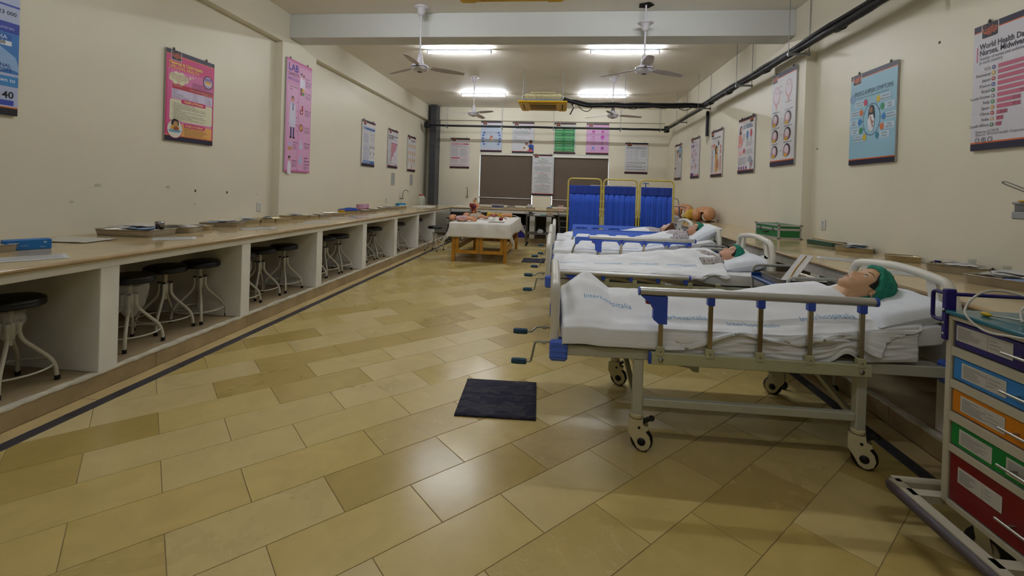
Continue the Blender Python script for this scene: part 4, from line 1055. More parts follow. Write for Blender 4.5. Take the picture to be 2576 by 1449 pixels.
# ================================================================ DRAWER CART
m_cart = M('cart_cream_enamel', 'B5AF9B', .4, var=.03, vs=7); m_teal_top = M('cart_teal_top', '12606F', .18); m_navy = M('cart_navy_plastic', '1F1466', .35)
DR = [('1F1060', .858, .968, 'dark blue drawer'), ('2F7CC4', .722, .822, 'light blue drawer'), ('C9780C', .588, .688, 'orange drawer'), ('0C7A30', .452, .552, 'green drawer'), ('6E0A14', .222, .424, 'dark red drawer')]
t = thing('drawer_cart', 'medical drawer cart with navy, blue, orange, green and red drawers', 'cart', (1.645, 2.1, 0), math.radians(-90))
# local frame: x runs along the drawer fronts towards the camera, y goes into the cart
CW, CD = .72, .46
b = MB(m_cart)
b.box(0, .03, -.0, CD, .2, .985, .004); b.box(CW-.03, CW, 0, CD, .2, .985, .004); b.box(.03, CW-.03, CD-.02, CD, .2, .985); b.box(.03, CW-.03, .02, CD-.02, .2, .222)
zs = [.2]+[z for d in DR[::-1] for z in (d[1], d[2])]+[.985]
for k in range(0, len(zs), 2): b.box(.03, CW-.03, 0, .03, zs[k]-.0, zs[k+1]-.001)
b.build('body', t)
MB(m_teal_top).box(-.005, CW+.005, -.012, CD+.005, .986, 1.003, .004).build('top_panel', t)
m_handle = M('cart_handle_steel', 'B0AEA6', .28, .9); m_lab = M('cart_paper_label', 'BDBBB2', .8); m_ink = M('label_ink', '95938E', .9)
for col_, z0, z1, nm in DR:
    o = MB(M('cart_'+nm.replace(' ', '_'), col_, .32, var=.03, vs=5)).box(.034, CW-.034, .006, .03, z0+.004, z1-.004, .004).build('drawer', t); o['label'] = nm
    L = MB(m_handle); zh = z0+(z1-z0)*(.42 if z1-z0 > .15 else .5); L.cyl((.27, -.026, zh), (.55, -.026, zh), .0055, n=10)
    for x in (.31, .51): L.cyl((x, -.026, zh), (x, .008, zh), .004, n=8)
    L.build('handle', o)
    labs = [(.075, .26, .35)] if nm != 'green drawer' else [(.075, .215, .3), (.27, .45, .3)]
    if nm == 'dark blue drawer': labs = [(.045, .28, .2)]
    for x0, x1, f in labs:
        zc = z1-.018 if z1-z0 < .15 else z1-.045; hh = .062
        p = MB(m_lab).box(x0, x1, .0045, .0062, zc-hh, zc).build('paper_label', o)
        q = MB(m_ink)
        for r in range(8): q.box(x0+.006, x1-.006, .0040, .0045, zc-.008-r*.0068, zc-.0072-r*.0068)
        for r in range(7):
            w = random.uniform(.04, .1); q.box(x0+.008, x0+.008+w, .0039, .0044, zc-.0125-r*.0068, zc-.0095-r*.0068)
            if r % 2: q.box(x0+(x1-x0)*.62, x0+(x1-x0)*.62+random.uniform(.02, .05), .0039, .0044, zc-.0125-r*.0068, zc-.0095-r*.0068)
        q.box(x0+(x1-x0)*.58, x0+(x1-x0)*.58+.0008, .004, .0045, zc-hh+.004, zc-.006)
        q = q.build('printed_table', o); q['kind'] = 'stuff'
# bumper frame round the base
f = MB(m_cart); z = .19
for p, q in (((-.11, -.105, z), (CW+.05, -.105, z)), ((-.11, -.105, z), (-.11, CD, z)), ((-.02, -.105, z), (-.02, CD, z)), ((-.11, CD, z), (CW, CD, z)), ((CW*.5, -.105, z), (CW*.5, CD, z))): f.bar(p, q, .045, .03)
f.build('base_frame', t)
MB(M('bumper_grey_brown', '4A4246', .55)).tube(fillet([(-.125, CD, z-.012), (-.125, -.127, z-.012), (CW+.05, -.127, z-.012)], .05, 6), .021, 10).build('bumper_strip', t)
for x, y, a in ((.08, .1, .5), (CW-.08, .06, .2), (.08, CD-.08, .4), (CW-.08, CD-.08, 0)):
    T = TR(x, y, 0) @ R3('Z', a)
    o = MB(m_tyre).at(T @ TR(.02, 0, .075) @ R3('X', PI/2)).lathe([(.04, -.02), (.066, -.02), (.075, -.01), (.075, .01), (.066, .02), (.04, .02)], 26).build('caster_wheel', t)
    MB(m_cart).at(T @ TR(.02, 0, .075) @ R3('X', PI/2)).lathe([(0, -.016), (.012, -.022), (.03, -.015), (.042, -.017), (.042, .017), (.03, .015), (.012, .022), (0, .016)], 20).build('wheel_hub', o)
    h = MB(m_wire).at(T); h.bar((0, -.027, .175), (.02, -.027, .07), .005, .045, (1, 0, 0)); h.bar((0, .027, .175), (.02, .027, .07), .005, .045, (1, 0, 0)); h.cyl((0, 0, .16), (0, 0, .2), .022); h.build('caster_fork', o)
# push handle and side rail on the far end
MB(m_navy).box(-.012, .012, CD-.03, CD+.012, .875, 1.09, .004).build('handle_bracket', t); o = MB(m_navy).box(-.012, .012, -.012, .03, .875, 1.09, .004).build('handle_bracket', t)
for yy in (-.013, ): 
    for z in (.9, .945, 1.0): MB(m_wire).at(TR(.0, -.013, z) @ R3('X', PI/2)).lathe([(0, -.003), (.005, -.002), (.006, .001), (0, .001)], 10).build('screw', o)
MB(m_navy).tube(fillet([(-.0, .01, 1.068), (-.085, .01, 1.068), (-.085, .01, .948), (-.0, .01, .948)], .02, 5), .008, 8).build('end_loop', t)
MB(m_navy).tube(fillet([(-.0, CD-.01, 1.068), (-.085, CD-.01, 1.068), (-.085, CD-.01, .948), (-.0, CD-.01, .948)], .02, 5), .008, 8).build('end_loop', t)
MB(m_navy).tube([(-.0, .0, 1.068), (-.0, CD, 1.068)], .008, 8).build('top_rail', t)
MB(m_blk).cyl((.0, CD-.02, 1.03), (.0, CD+.03, 1.02), .022).build('knob', t)

# ================================================================ STEEL TROLLEY, CASES AND WHEELCHAIR AT THE BACK
m_ss = M('stainless_steel', '8F8C86', .28, 1, var=.08, vs=6); m_ssd = M('stainless_dull', '77756F', .4, .9, var=.1, vs=6)
def trolley(lab, x0, x1, y0, y1, zt, zs):
    t = thing('instrument_trolley', lab, 'trolley', (x0, y0, 0), 0, 'stainless instrument trolleys'); w, d = x1-x0, y1-y0
    for x in (0, w):
        for y in (0, d):
            MB(m_ss).cyl((x, y, .07), (x, y, zt+.03), .0125, n=10).build('leg', t)
            o = MB(m_tyre).at(TR(x+.012, y, .032) @ R3('X', PI/2)).lathe([(0, -.011), (.028, -.011), (.032, 0), (.028, .011), (0, .011)], 14).build('castor', t)
            MB(m_ss).cyl((x, y, .04), (x, y, .075), .009, n=8).build('castor_fork', o)
    for z in (zt, zs):
        b = MB(m_ssd); b.box(.012, w-.012, .0, d, z-.006, z); b.box(.012, w-.012, -.004, .004, z-.02, z+.014); b.box(.012, w-.012, d-.004, d+.004, z-.02, z+.014); b.build('shelf', t)
    MB(m_ss).tube(fillet([(-.0, 0, zt+.02), (-.05, 0, zt+.06), (-.05, d, zt+.06), (0, d, zt+.02)], .03, 4), .009, 8).build('push_handle', t)
    return t
trolley('stainless trolley with jars and an orange box in front of the back counter', -.84, -.13, 11.75, 12.2, .80, .33)
trolley('empty stainless trolley beside the left end of the blue screen', .0, .52, 11.8, 12.25, .82, .3)
def flight_case(lab, col_, loc, d, rz=0, grp='aluminium-edged cases', handle_side=-1):
    t = thing('hard_case', lab, 'case', loc, rz, grp); w, dp, h = d
    m_p = M('case_panel_'+col_, col_, .45, var=.06, vs=6); e = .02 if max(d) > .5 and h < .3 else .014; m_ed = M('case_edge_alu', 'B9B9B4', .35, .45)
    MB(m_p).box(-w/2+.003, w/2-.003, -dp/2+.003, dp/2-.003, .003, h-.003).build('panel', t)
    A = MB(m_ed)
    for y in (-dp/2, dp/2-e):
        for z in (0, h-e): A.box(-w/2, w/2, y, y+e, z, z+e)
        A.box(-w/2, w/2, y, y+e, h*.66-e*.7, h*.66+e*.7)
    for x in (-w/2, w/2-e):
        for z in (0, h-e): A.box(x, x+e, -dp/2, dp/2, z, z+e)
        A.box(x, x+e, -dp/2, dp/2, h*.66-e*.7, h*.66+e*.7)
        for y in (-dp/2, dp/2-e): A.box(x, x+e, y, y+e, 0, h)
    A.build('edge_trim', t)
    for x in (-w/2, w/2):
        for y in (-dp/2, dp/2):
            for z in (0, h): MB(m_ss).cbox((x*.985, y*.985, z*.94+.006), (.034, .034, .02), .006).build('corner_cap', t)
    for x in (-.27*w, .27*w):
        MB(m_ss).box(x-.013, x+.013, -dp/2-.008, -dp/2, h*.66-.035, h*.66+.018, .003).build('latch', t)
    MB(m_blk).tube(fillet([(-.045, -dp/2, h*.42), (-.045, -dp/2-.03, h*.4), (.045, -dp/2-.03, h*.4), (.045, -dp/2, h*.42)], .012, 4), .009, 8).build('handle', t)
    return t
flight_case('blue trunk with silver edges under the back counter behind the table', '1B1F7A', (-1.16, 12.62, .1255), (.5, .3, .34))
flight_case('small navy case with silver edges on the back counter below the left blind', '23286E', (-1.77, 12.98, .9185), (.33, .22, .105))
flight_case('black trunk under the back counter behind the second trolley', '141416', (.32, 12.75, .1255), (.6, .4, .52))

flight_case('green metal-edged case on the right counter by the pilaster', '1E6A34', (2.985, 6.56, .9185), (.56, .30, .185), math.radians(-84))

m_wc = M('wheelchair_black_vinyl', '111114', .5)
t = thing('wheelchair', 'folded wheelchair parked at the back corner under the counter', 'wheelchair', (-2.72, 12.1, 0))
for x in (-.27, .27):
    W_ = MB(m_tyre).at(TR(x*1.12, .14, .2) @ R3('Y', PI/2)); W_.tube([(.19*math.cos(a), .19*math.sin(a), 0) for a in [2*PI*k/28 for k in range(28)]], .012, 7, closed=True); W_ = W_.build('rear_wheel', t)
    S_ = MB(m_wire).at(TR(x*1.12, .14, .2) @ R3('Y', PI/2))
    for k in range(8): S_.cyl((0, 0, 0), (.185*math.cos(k*PI/4), .185*math.sin(k*PI/4), 0), .003, n=5)
    S_.build('spokes', W_)
    MB(m_tyre).at(TR(x, -.2, .065) @ R3('Y', PI/2)).lathe([(0, -.012), (.055, -.012), (.064, 0), (.055, .012), (0, .012)], 16).build('front_castor', t)
    MB(m_wire).tube(fillet([(x, .2, .72+.11), (x, .18, .83), (x, .16, .25), (x, -.2, .25), (x, -.22, .12)], .05, 4), .011, 8).build('side_frame', t)
    MB(m_wire).tube(fillet([(x, .16, .62), (x, -.15, .62), (x, -.18, .4)], .04, 4), .010, 8).build('arm_tube', t)
    MB(m_wc).box(x-.025, x+.025, -.14, .14, .625, .65, .008).build('armrest', t)
    MB(m_blk).cyl((x, .19, .83), (x, .28, .85), .014, n=8).build('push_grip', t)
    MB(m_wire).tube([(x*.8, -.22, .2), (x*.7, -.34, .09)], .009, 7).build('footrest_tube', t)
    MB(m_wc).box(min(x*.3, x*.85), max(x*.3, x*.85), -.40, -.30, .08, .09).build('footplate', t)
MB(m_wc).box(-.26, .26, .17, .19, .46, .80, .01).build('backrest', t)
MB(m_wc).box(-.26, .26, -.18, .17, .43, .46, .01).build('seat', t)
b = MB(m_wire); b.bar((-.25, 0, .12), (.25, 0, .42), .015, .015); b.bar((.25, .02, .12), (-.25, .02, .42), .015, .015); b.build('cross_brace', t)
# ================================================================ POSTERS
_PM = {}
def ink(c):
    if c not in _PM: _PM[c] = M('print_'+c, c, .45, spec=.4)
    return _PM[c]
m_pedge = M('poster_board_edge', 'A9A9A4', .5); m_clip = M('poster_clip_steel', '6E6A62', .4, .8)
class Poster:
    def __init__(s, label, w, h, loc, rz, bg, t=.022, cat='poster', group='printed wall posters', clips=True, name='wall_poster'):
        s.w, s.h, s.t, s.n = w, h, t, 0
        s.o = thing(name, label, cat, loc, rz, group)
        MB(m_pedge).box(-w/2, w/2, -t, -.002, -h/2, h/2, .002).build('board', s.o)
        s.p = MB(ink(bg)); s.rect(0, 0, 1, 1, bg, 0)
        if clips:
            for x in (-.34, .34):
                c = MB(m_clip); c.bar((x*w, -t*.5, h/2-.004), (x*w, -t*.5, h/2+.02), .02, .006); c.ell((x*w, -t*.5, h/2+.024), (.012, .006, .010), 8, 6); c.build('hanging_clip', s.o)
    def P(s, x, y, l): return ((x-.5)*s.w, -s.t-.0002-.0004*l-.000012*s.n, (.5-y)*s.h)
    def rect(s, x0, y0, x1, y1, c, l=1): s.n += 1; s.p.mat(ink(c)); s.p.add([s.P(x0, y0, l), s.P(x0, y1, l), s.P(x1, y1, l), s.P(x1, y0, l)], [(0, 1, 2, 3)])
    def poly(s, pts, c, l=1): s.n += 1; s.p.mat(ink(c)); s.p.add([s.P(x, y, l) for x, y in pts], [tuple(range(len(pts)))])
    def circ(s, x, y, r, c, l=1, ry=None, n=20, a0=0, a1=1):
        ry = (ry or r)*s.w/s.h
        s.poly([(x+r*math.cos(2*PI*(a0+(a1-a0)*k/n)), y-ry*math.sin(2*PI*(a0+(a1-a0)*k/n))) for k in range(n+(a1-a0 < 1))], c, l)
    def ring(s, x, y, r, w, c, l=1, ry=None):
        ry = (ry or r)*s.w/s.h; n = 24; s.n += 1; s.p.mat(ink(c)); k2 = (r-w)/r
        A = [s.P(x+r*math.cos(2*PI*k/n), y-ry*math.sin(2*PI*k/n), l) for k in range(n)]; B = [s.P(x+r*k2*math.cos(2*PI*k/n), y-ry*k2*math.sin(2*PI*k/n), l) for k in range(n)]
        s.p.add(A+B, [(k, (k+1) % n, n+(k+1) % n, n+k) for k in range(n)])
    def rrect(s, x0, y0, x1, y1, r, c, l=1):
        k = s.w/s.h; pts = []
        for cx, cy, a in ((x1-r, y0+r*k, 0), (x0+r, y0+r*k, 90), (x0+r, y1-r*k, 180), (x1-r, y1-r*k, 270)):
            for j in range(5): A = math.radians(a+j*22.5); pts.append((cx+r*math.cos(A), cy-r*k*math.sin(A)))
        s.poly(pts, c, l)
    def line(s, x0, y0, x1, y1, w, c, l=1):
        k = s.w/s.h; dx, dy = x1-x0, (y1-y0)/k; n = math.hypot(dx, dy) or 1; ox, oy = -dy/n*w/2, dx/n*w/2*k
        s.poly([(x0+ox, y0+oy), (x0-ox, y0-oy), (x1-ox, y1-oy), (x1+ox, y1+oy)], c, l)
    def curve(s, pts, w, c, l=1):
        for a, b in zip(pts, pts[1:]): s.line(*a, *b, w, c, l)
    def text(s, st, x, y, size, c, l=2, bold=0, align='L', width=None):
        """x,y baseline; size as a fraction of the width"""
        s.n += 1; s.p.mat(ink(c)); X0 = (x-.5)*s.w; Z0 = (.5-y)*s.h; Y = s.P(0, 0, l)[1]
        put_text(s.p, st, lambda a, b: (X0+a, Y, Z0+b), size*s.w, bold, None if width is None else width*s.w, align)
    def para(s, x0, y0, x1, y1, n, c, l=2, rag=.25, dens=.36):
        """small body copy that cannot be read: rows of word-long strokes"""
        s.n += 1; s.p.mat(ink(c)); dy = (y1-y0)/n
        for r in range(n):
            x = x0; xe = x1-random.uniform(0, rag)*(x1-x0)*(1 if r == n-1 or random.random() < .4 else .15); y = y0+(r+.25)*dy
            while x < xe-.008:
                w = min(random.uniform(.018, .06), xe-x); s.p.add([s.P(x, y, l), s.P(x, y+dy*dens, l), s.P(x+w, y+dy*dens, l), s.P(x+w, y, l)], [(0, 1, 2, 3)]); x += w+.011
    def logo(s, x0, y0, sz):
        """dark badge with orange cursive strokes"""
        k = s.w/s.h; s.rrect(x0, y0, x0+sz, y0+sz*.82*k, sz*.1, 'D9D4D2', 2); s.rrect(x0+sz*.04, y0, x0+sz*.96, y0+sz*.78*k, sz*.08, '1E1826', 3)
        q = lambda a, b: (x0+a*sz, y0+b*sz*k); w = sz*.06
        for P in ([(.12, .22), (.13, .42), (.19, .54), (.27, .46), (.27, .28)], [(.27, .46), (.33, .58), (.39, .5), (.39, .26)], [(.47, .28), (.47, .54), (.42, .66)], [(.57, .2), (.57, .56), (.52, .68)], [(.67, .16), (.67, .5), (.74, .6), (.8, .5)], [(.8, .5), (.76, .34), (.84, .26), (.9, .38), (.86, .52), (.8, .5)]):
            s.curve([q(a, b) for a, b in P], w, 'C0603C', 4)
        for a, b in ((.17, .13), (.24, .13), (.45, .2)): s.rect(x0+a*sz, y0+b*sz*k, x0+(a+.045)*sz, y0+(b+.045)*sz*k, 'C0603C', 4)
    def bands(s, top='231C33', bot='1C1730', org='C9602C', th=.048, lx=.09, lsz=.2):
        s.rect(0, 0, 1, th, top, 1); s.rect(0, th, 1, th+.008, org, 1)
        s.rect(0, 1-th*1.15, 1, 1, bot, 1); s.rect(0, 1-th*1.15-.012, 1, 1-th*1.15, org, 1)
        if lx is not None: s.logo(lx, 0, lsz)
    def figure(s, x, y, sc, skin, hair, top, bottom=None, l=3):
        """small head-and-shoulders picture"""
        s.circ(x, y-.09*sc, .085*sc, hair, l); s.circ(x+.01*sc, y-.07*sc, .06*sc, skin, l+1)
        s.poly([(x-.13*sc, y+.2*sc), (x-.11*sc, y+.02*sc), (x-.04*sc, y-.03*sc), (x+.06*sc, y-.03*sc), (x+.13*sc, y+.03*sc), (x+.14*sc, y+.2*sc)], top, l)
        if bottom: s.circ(x, y+.22*sc, .2*sc, bottom, l, ry=.07*sc)
    def done(s): o = s.p.build('print', s.o); o['kind'] = 'stuff'; return s.o
PL, PR = math.radians(90), math.radians(-90)
G = 'D3D2D4'
# ---- left wall
p = Poster('blue poster with white statistics cut off by the left edge', .7, 1.02, (XL+.001, 2.83, 2.42), PL, 'A9B6D8'); p.rect(0, .05, 1, .97, 'B4BEDC', 1)
p.text('MATERNAL DEATHS', .08, .12, .07, '1F2E7A', bold=.01); p.rect(0, .155, 1, .17, '3A4FAF', 2); p.text('1990: 523 000', .97, .235, .062, '1A1C30', bold=.015, align='R')
p.rect(0, .29, 1, .37, '3346A5', 2); p.text('in 180 countries', .95, .345, .05, 'B9C4EA', 3, align='R'); p.rect(0, .37, 1, .68, '3D78BE', 1)
p.poly([(.5, .68), (.55, .56), (.68, .5), (.78, .46), (.86, .5), (.97, .55), (1, .62), (1, .66), (.9, .64), (.82, .68)], '8FB2DE', 2); p.circ(.72, .5, .08, '2C4FA0', 3)
p.rect(.70, .385, .93, .43, '2D5FAF', 2); p.text('INDIA', .72, .422, .062, 'D6E0F2', 3, .01); p.rect(.70, .435, .93, .47, 'E4E8F0', 2); p.text('50 000', .72, .462, .055, '15161F', 3, .02)
p.text('MATERNAL', .93, .635, .055, '23307E', 3, .01, 'R'); p.text('DEATHS IN 2013', .93, .67, .055, '23307E', 3, .01, 'R'); p.rect(0, .70, 1, .78, '3F86C6', 2); p.text('Down to', .97, .745, .06, 'E8EEF8', 3, .01, 'R')
p.text('1 in 40', .96, .87, .11, '101018', 3, .02, 'R'); p.rect(0, .885, .96, .925, '3448A8', 2); p.text('AFRICA', .8, .915, .05, 'E8EEF8', 3, .01, 'R'); p.rect(0, .935, 1, .945, 'D07030', 2); p.rect(0, .945, 1, 1, '14101C', 2); p.done()

p = Poster('pink poster headed Maternal and Child Health Lifelong Health', .69, 1.01, (XL+.001, 4.875, 2.385), PL, 'C03A72')
p.rect(.03, .05, .97, .95, 'CE5A90', 1); p.rect(0, .05, 1, .2, 'C43C74', 1); p.rect(.1, .22, .97, .95, 'D377A8', 1)
p.bands(org='D8703A'); p.text('Maternal & Child Health', .05, .152, .07, 'E3D04A', 3, .022, width=.68); p.text('LIFELONG HEALTH', .05, .20, .075, 'E5C94C', 3, .008, width=.6)
for x, y, r in ((.12, .29, .06), (.2, .272, .065), (.3, .275, .07), (.38, .295, .06), (.3, .325, .065), (.18, .325, .065), (.1, .31, .045), (.47, .262, .025), (.53, .25, .014)): p.circ(x, y, r, 'DAD6B4', 3)
for k, st in enumerate(('"Children are the future of', 'society, and their mothers', 'are guardians of that', 'future"')): p.text(st, .25, .272+k*.021, .034, '97304E', 4, 0, 'C')
p.circ(.86, .25, .115, '1C1620', 3); p.circ(.86, .25, .10, 'B9A6C8', 4); p.circ(.86, .25, .06, 'D9A52E', 5, ry=.03); p.rect(.79, .265, .93, .285, 'E0CDB4', 5); p.rect(.78, .2, .94, .235, '8B70B8', 5)
p.para(.52, .3, .97, .40, 6, '4B2340', 3)
p.rect(.12, .365, .97, .42, 'B03042', 2); p.text('CONTINENTS', .13, .39, .03, 'E5B9A0', 3); p.text('LOSING A NEONATE', .46, .4, .03, 'E5B9A0', 3); p.text('OF DYING DUE TO', .74, .395, .028, 'E5B9A0', 3); p.text('MATERNAL CAUSE', .74, .414, .028, 'E5B9A0', 3)
p.rect(.12, .42, .97, .525, 'CFC5DE', 2)
for k, (a, b, c) in enumerate((('Africa', '1 in 5', '1 in 16'), ('Asia', '1 in 11', '1 in 132'), ('Latin America', '1 in 21', '1 in 188'), ('Developed Countries', '1 in 125', '1 in 2976'))):
    p.text(a, .14, .44+k*.024, .036, '33203A', 3); p.text(b, .53, .44+k*.024, .036, '33203A', 3); p.text(c, .80, .44+k*.024, .036, '33203A', 3)
p.rrect(.08, .535, .97, .775, .04, 'DAD7BA', 2); p.rrect(.3, .52, .82, .57, .03, 'C43C74', 3); p.text('Health of Woman', .56, .555, .055, 'E6DA6A', 4, .015, 'C')
for k, st in enumerate(('Falling sex ratio of 933 female per 1000', 'Early marriage & universality of marriage', 'The median age at first marriage among women is 17.2 years.', 'Among young women age 15-19, 16 percent have already begun', 'childbearing.', 'Less than half of women receive antenatal care during the first', 'trimester of pregnancy', 'Three out of every five births in India take place at home.', 'Every seven minutes an Indian woman dies from complications', 'related to pregnancy and childbirth.', 'Malnutrition, infection and unregulated fertility are 3 giants of', 'MCH problems.')):
    p.text(st, .15, .585+k*.0165, .0265, '3A3630', 3)
    if k not in (4, 6, 9, 11): p.circ(.125, .58+k*.0165, .005, '3A3630', 3, n=6)
p.rrect(.3, .80, .97, .935, .03, 'DFA75E', 2); p.rrect(.36, .79, .82, .835, .03, 'C43C74', 3); p.text('Health of Children', .58, .823, .05, 'E6DA6A', 4, .012, 'C')
for k, st in enumerate(('High IMR (54), Under five mortality', 'ARI & Diarrhea kill thousands of children', 'Malnutrition seen in almost half of children', 'High incidence of LBW babies (30%)', 'Anemia highly prevalent in children', 'Child abuse including child labour common')): p.text('- '+st, .36, .852+k*.0155, .028, '3A2A20', 3)
p.circ(.19, .865, .155, 'B62E5C', 3); p.circ(.19, .865, .145, 'DDD9CE', 4); p.circ(.19, .805, .075, '16121A', 5); p.circ(.2, .81, .045, 'B98A5A', 6); p.poly([(.1, .86), (.13, .825), (.25, .825), (.28, .86), (.25, .885), (.12, .885)], 'CF9A2A', 5); p.circ(.21, .86, .05, '8E5040', 6, ry=.035); p.poly([(.06, .885), (.12, .872), (.27, .872), (.32, .885), (.26, .905), (.1, .905)], '6DA3BE', 5); p.done()

p = Poster('tall pink Lab Safety Protocols poster on the left pilaster', .70, 1.75, (XLP+.001, 6.87, 2.50), PL, 'C76AA2')
p.rect(0, .02, 1, .98, 'D293BE', 1); p.rrect(.06, .22, .46, .985, .03, 'D7A3C8', 2); p.rrect(.5, .04, .97, .985, .03, 'D7A3C8', 2)
p.text('LAB', .06, .1, .22, '2B2492', 3, .02); p.text('SAFETY', .06, .145, .105, '2A2233', 3, .012, width=.4); p.text('PROTOCOLS', .06, .185, .08, '3A2AA0', 3, .015, width=.41)
p.text('Use Protective', .12, .245, .055, '33263A', 3, .01); p.text('Gear', .12, .27, .055, '33263A', 3, .01)
p.circ(.25, .345, .055, '1E1820', 3); p.circ(.25, .352, .045, 'B98362', 4); p.poly([(.12, .56), (.16, .40), (.22, .38), (.29, .38), (.35, .4), (.39, .56)], 'CFCBE0', 3); p.rect(.15, .4, .36, .6, 'D4D0E4', 4); p.rect(.25, .385, .28, .45, '2B2C80', 5); p.rect(.18, .6, .23, .69, '322A66', 4); p.rect(.28, .6, .33, .69, '322A66', 4); p.rect(.16, .685, .24, .7, '241C30', 5); p.rect(.28, .685, .36, .7, '241C30', 5)
for y in (.36, .44, .5, .57, .62): p.para(.41, y, .48, y+.014, 2, '4A3550', 3)
for y, st, c in ((.13, 'Proper|Supervision', 'E6E2F0'), (.27, 'ID Hazards', None), (.43, 'Safety First', 'A02028'), (.59, 'No Food', '8E2A30'), (.735, 'Be Attentive', 'B9C8E0'), (.87, 'Handle|Glassware|Carefully', '9FC3E2')):
    n = st.split('|')
    for k, q in enumerate(n): p.text(q, .74, y+k*.03, .055, '33263A', 3, .01, width=min(.24, .028*len(q)))
    p.para(.74, y+.03*len(n)-.02, .96, y+.03*len(n)+.015, 3, '5A4060', 3)
    if c is None:
        for a, b, cc in ((0, 0, '6E3A20'), (1, 0, 'D8A82A'), (0, 1, '8E2030'), (1, 1, '3E8A4A')): p.rect(.53+a*.085, y-.045+b*.035, .61+a*.085, y-.013+b*.035, cc, 3)
    elif 'No' in st: p.ring(.6, y, .085, .02, c, 4); p.circ(.6, y, .06, 'D8B070', 3); p.line(.55, y-.025, .65, y+.025, .015, c, 5)
    elif 'First' in st: p.rect(.54, y-.005, .65, y+.035, c, 3); p.rect(.6, y-.045, .66, y, c, 3); p.circ(.6, y+.015, .025, 'E8DCE4', 4)
    elif 'Proper' in st: p.figure(.57, y+.01, .42, 'C79A80', '18141A', 'E6E2F0'); p.figure(.66, y+.02, .42, 'C79A80', '18141A', 'DDD8EC')
    else: p.rect(.58, y-.03, .63, y+.03, c, 3); p.circ(.605, y+.03, .06, c, 3, ry=.06)
p.text('Hand Wash', .3, .74, .05, '33263A', 3, .01, width=.17); p.para(.3, .75, .44, .8, 5, '5A4060', 3); p.circ(.18, .79, .08, 'C99064', 3, ry=.05); p.rect(.14, .735, .22, .775, 'B9B2DA', 3)
p.text('Clean Up', .28, .905, .05, '33263A', 3, .01, width=.17); p.para(.28, .915, .45, .955, 6, '5A4060', 3); p.figure(.17, .92, .5, 'C79A80', '18141A', 'E0DCEC'); p.rect(.04, .575, .97, .577, 'B987AE', 4); p.done()

p = Poster('white poster with a blue heading bar and small figures on the left wall', .69, 1.02, (XL+.001, 9.825, 2.385), PL, G); p.bands()
p.rect(.1, .14, .97, .2, '2E57A0', 2); p.text('HELPING THE NEWBORN', .13, .165, .05, 'D8E2F2', 3, .01, width=.78); p.text('BREATHE', .13, .19, .04, 'D8E2F2', 3, .01); p.para(.1, .22, .96, .25, 2, '8A90A0')
p.para(.1, .28, .5, .5, 14, '5B6FA8'); p.para(.1, .55, .58, .66, 7, '5B6FA8'); p.para(.1, .69, .58, .78, 6, '5B6FA8'); p.para(.1, .8, .55, .87, 4, '3A5AA0')
for y in (.53, .67, .79): p.line(.08, y, .97, y, .006, '55524E')
for x, y in ((.64, .33), (.78, .33), (.92, .33), (.7, .45), (.86, .45)): p.ring(x, y, .045, .008, '8D8A88', 2, ry=.075); p.circ(x, y-.05, .018, '5C5855', 3)
for x, y in ((.64, .57), (.78, .57), (.92, .57), (.64, .71), (.92, .71)): p.circ(x, y, .025, '2B2A2C', 2, ry=.04); p.line(x, y+.03, x, y+.07, .015, 'A8A4A0')
p.rect(.08, .875, .97, .94, '2E66A8', 2); p.para(.1, .885, .7, .93, 3, 'D8E2F2', 3); p.done()
def whd(label, w, h, loc, rz, full):
    p = Poster(label, w, h, loc, rz, 'CDCBD2'); p.bands()
    p.rect(.04, .17, .055, .29, 'C26E86', 2)
    p.text('World Health Day: Celebrating', .075, .195, .088, '2A2638', 3, .02, width=.88); p.text('Nurses, Midwives', .075, .245, .088, '2A2638', 3, .02, width=.5)
    p.text('Number of nurses and midwives per 10,000 people', .075, .282, .05, '6A6672', 3, 0, width=.8); p.text('in each country', .075, .312, .05, '6A6672', 3, 0, width=.27)
    D = (('U.S.', 145.5, '2E3A80'), ('Germany', 132.4, 'C8A020'), ('Japan', 121.5, 'B02030'), ('France', 114.7, '3A50A0'), ('Brazil', 101.2, '2A7A50'), ('South Korea', 73.0, '888890'), ('Italy', 57.4, '3A8A50'), ('Spain', 57.3, 'C89030'), ('China', 26.6, 'B03030'), ('India', 17.3, 'C8A880'), ('South Africa', 13.1, '3A6A4A'))
    for k, (n, v, c) in enumerate(D):
        y = .345+k*.0445; x1 = .3+.64*v/145.5
        p.rect(.3, y, x1, y+.031, 'B86078', 2); p.text(n, .215, y+.024, .047, '4A4654', 3, 0, 'R'); p.circ(.25, y+.015, .021, c, 3); p.circ(.25, y+.015, .009, 'D9D4CC', 4)
        p.text('%.1f' % v, x1-.012, y+.025, .042, '3A2230', 3, 0, 'R')
    p.text('Data as of 2018', .06, .862, .042, '7A7680', 3); p.text('Source: World Health Organization', .06, .885, .042, '7A7680', 3)
    for k in range(3): p.ring(.085+k*.075, .918, .028, .006, '4A4654', 3)
    p.text('cc', .085, .922, .03, '4A4654', 3, 0, 'C'); p.text('=', .235, .922, .03, '4A4654', 3, 0, 'C'); p.rect(.155, .908, .165, .928, '4A4654', 3)
    p.circ(.7, .72, .04, 'CFA0AE', 2, ry=.1) if not full else None; p.rect(.72, .9, .9, .92, '4A3A60', 2); p.done()
whd('small bar chart poster of nurses and midwives on the left wall', .68, .99, (XL+.001, 11.33, 2.41), PL, False)
p = Poster('hand washing steps poster nearest the dark column', .70, 1.02, (XL+.001, 12.81, 2.40), PL, G); p.bands(); p.text('HAND WASHING TECHNIQUE', .36, .125, .06, '2B2A30', 3, .015, width=.58); p.text('WITH SOAP AND WATER', .36, .165, .06, '2B2A30', 3, .015, width=.48)
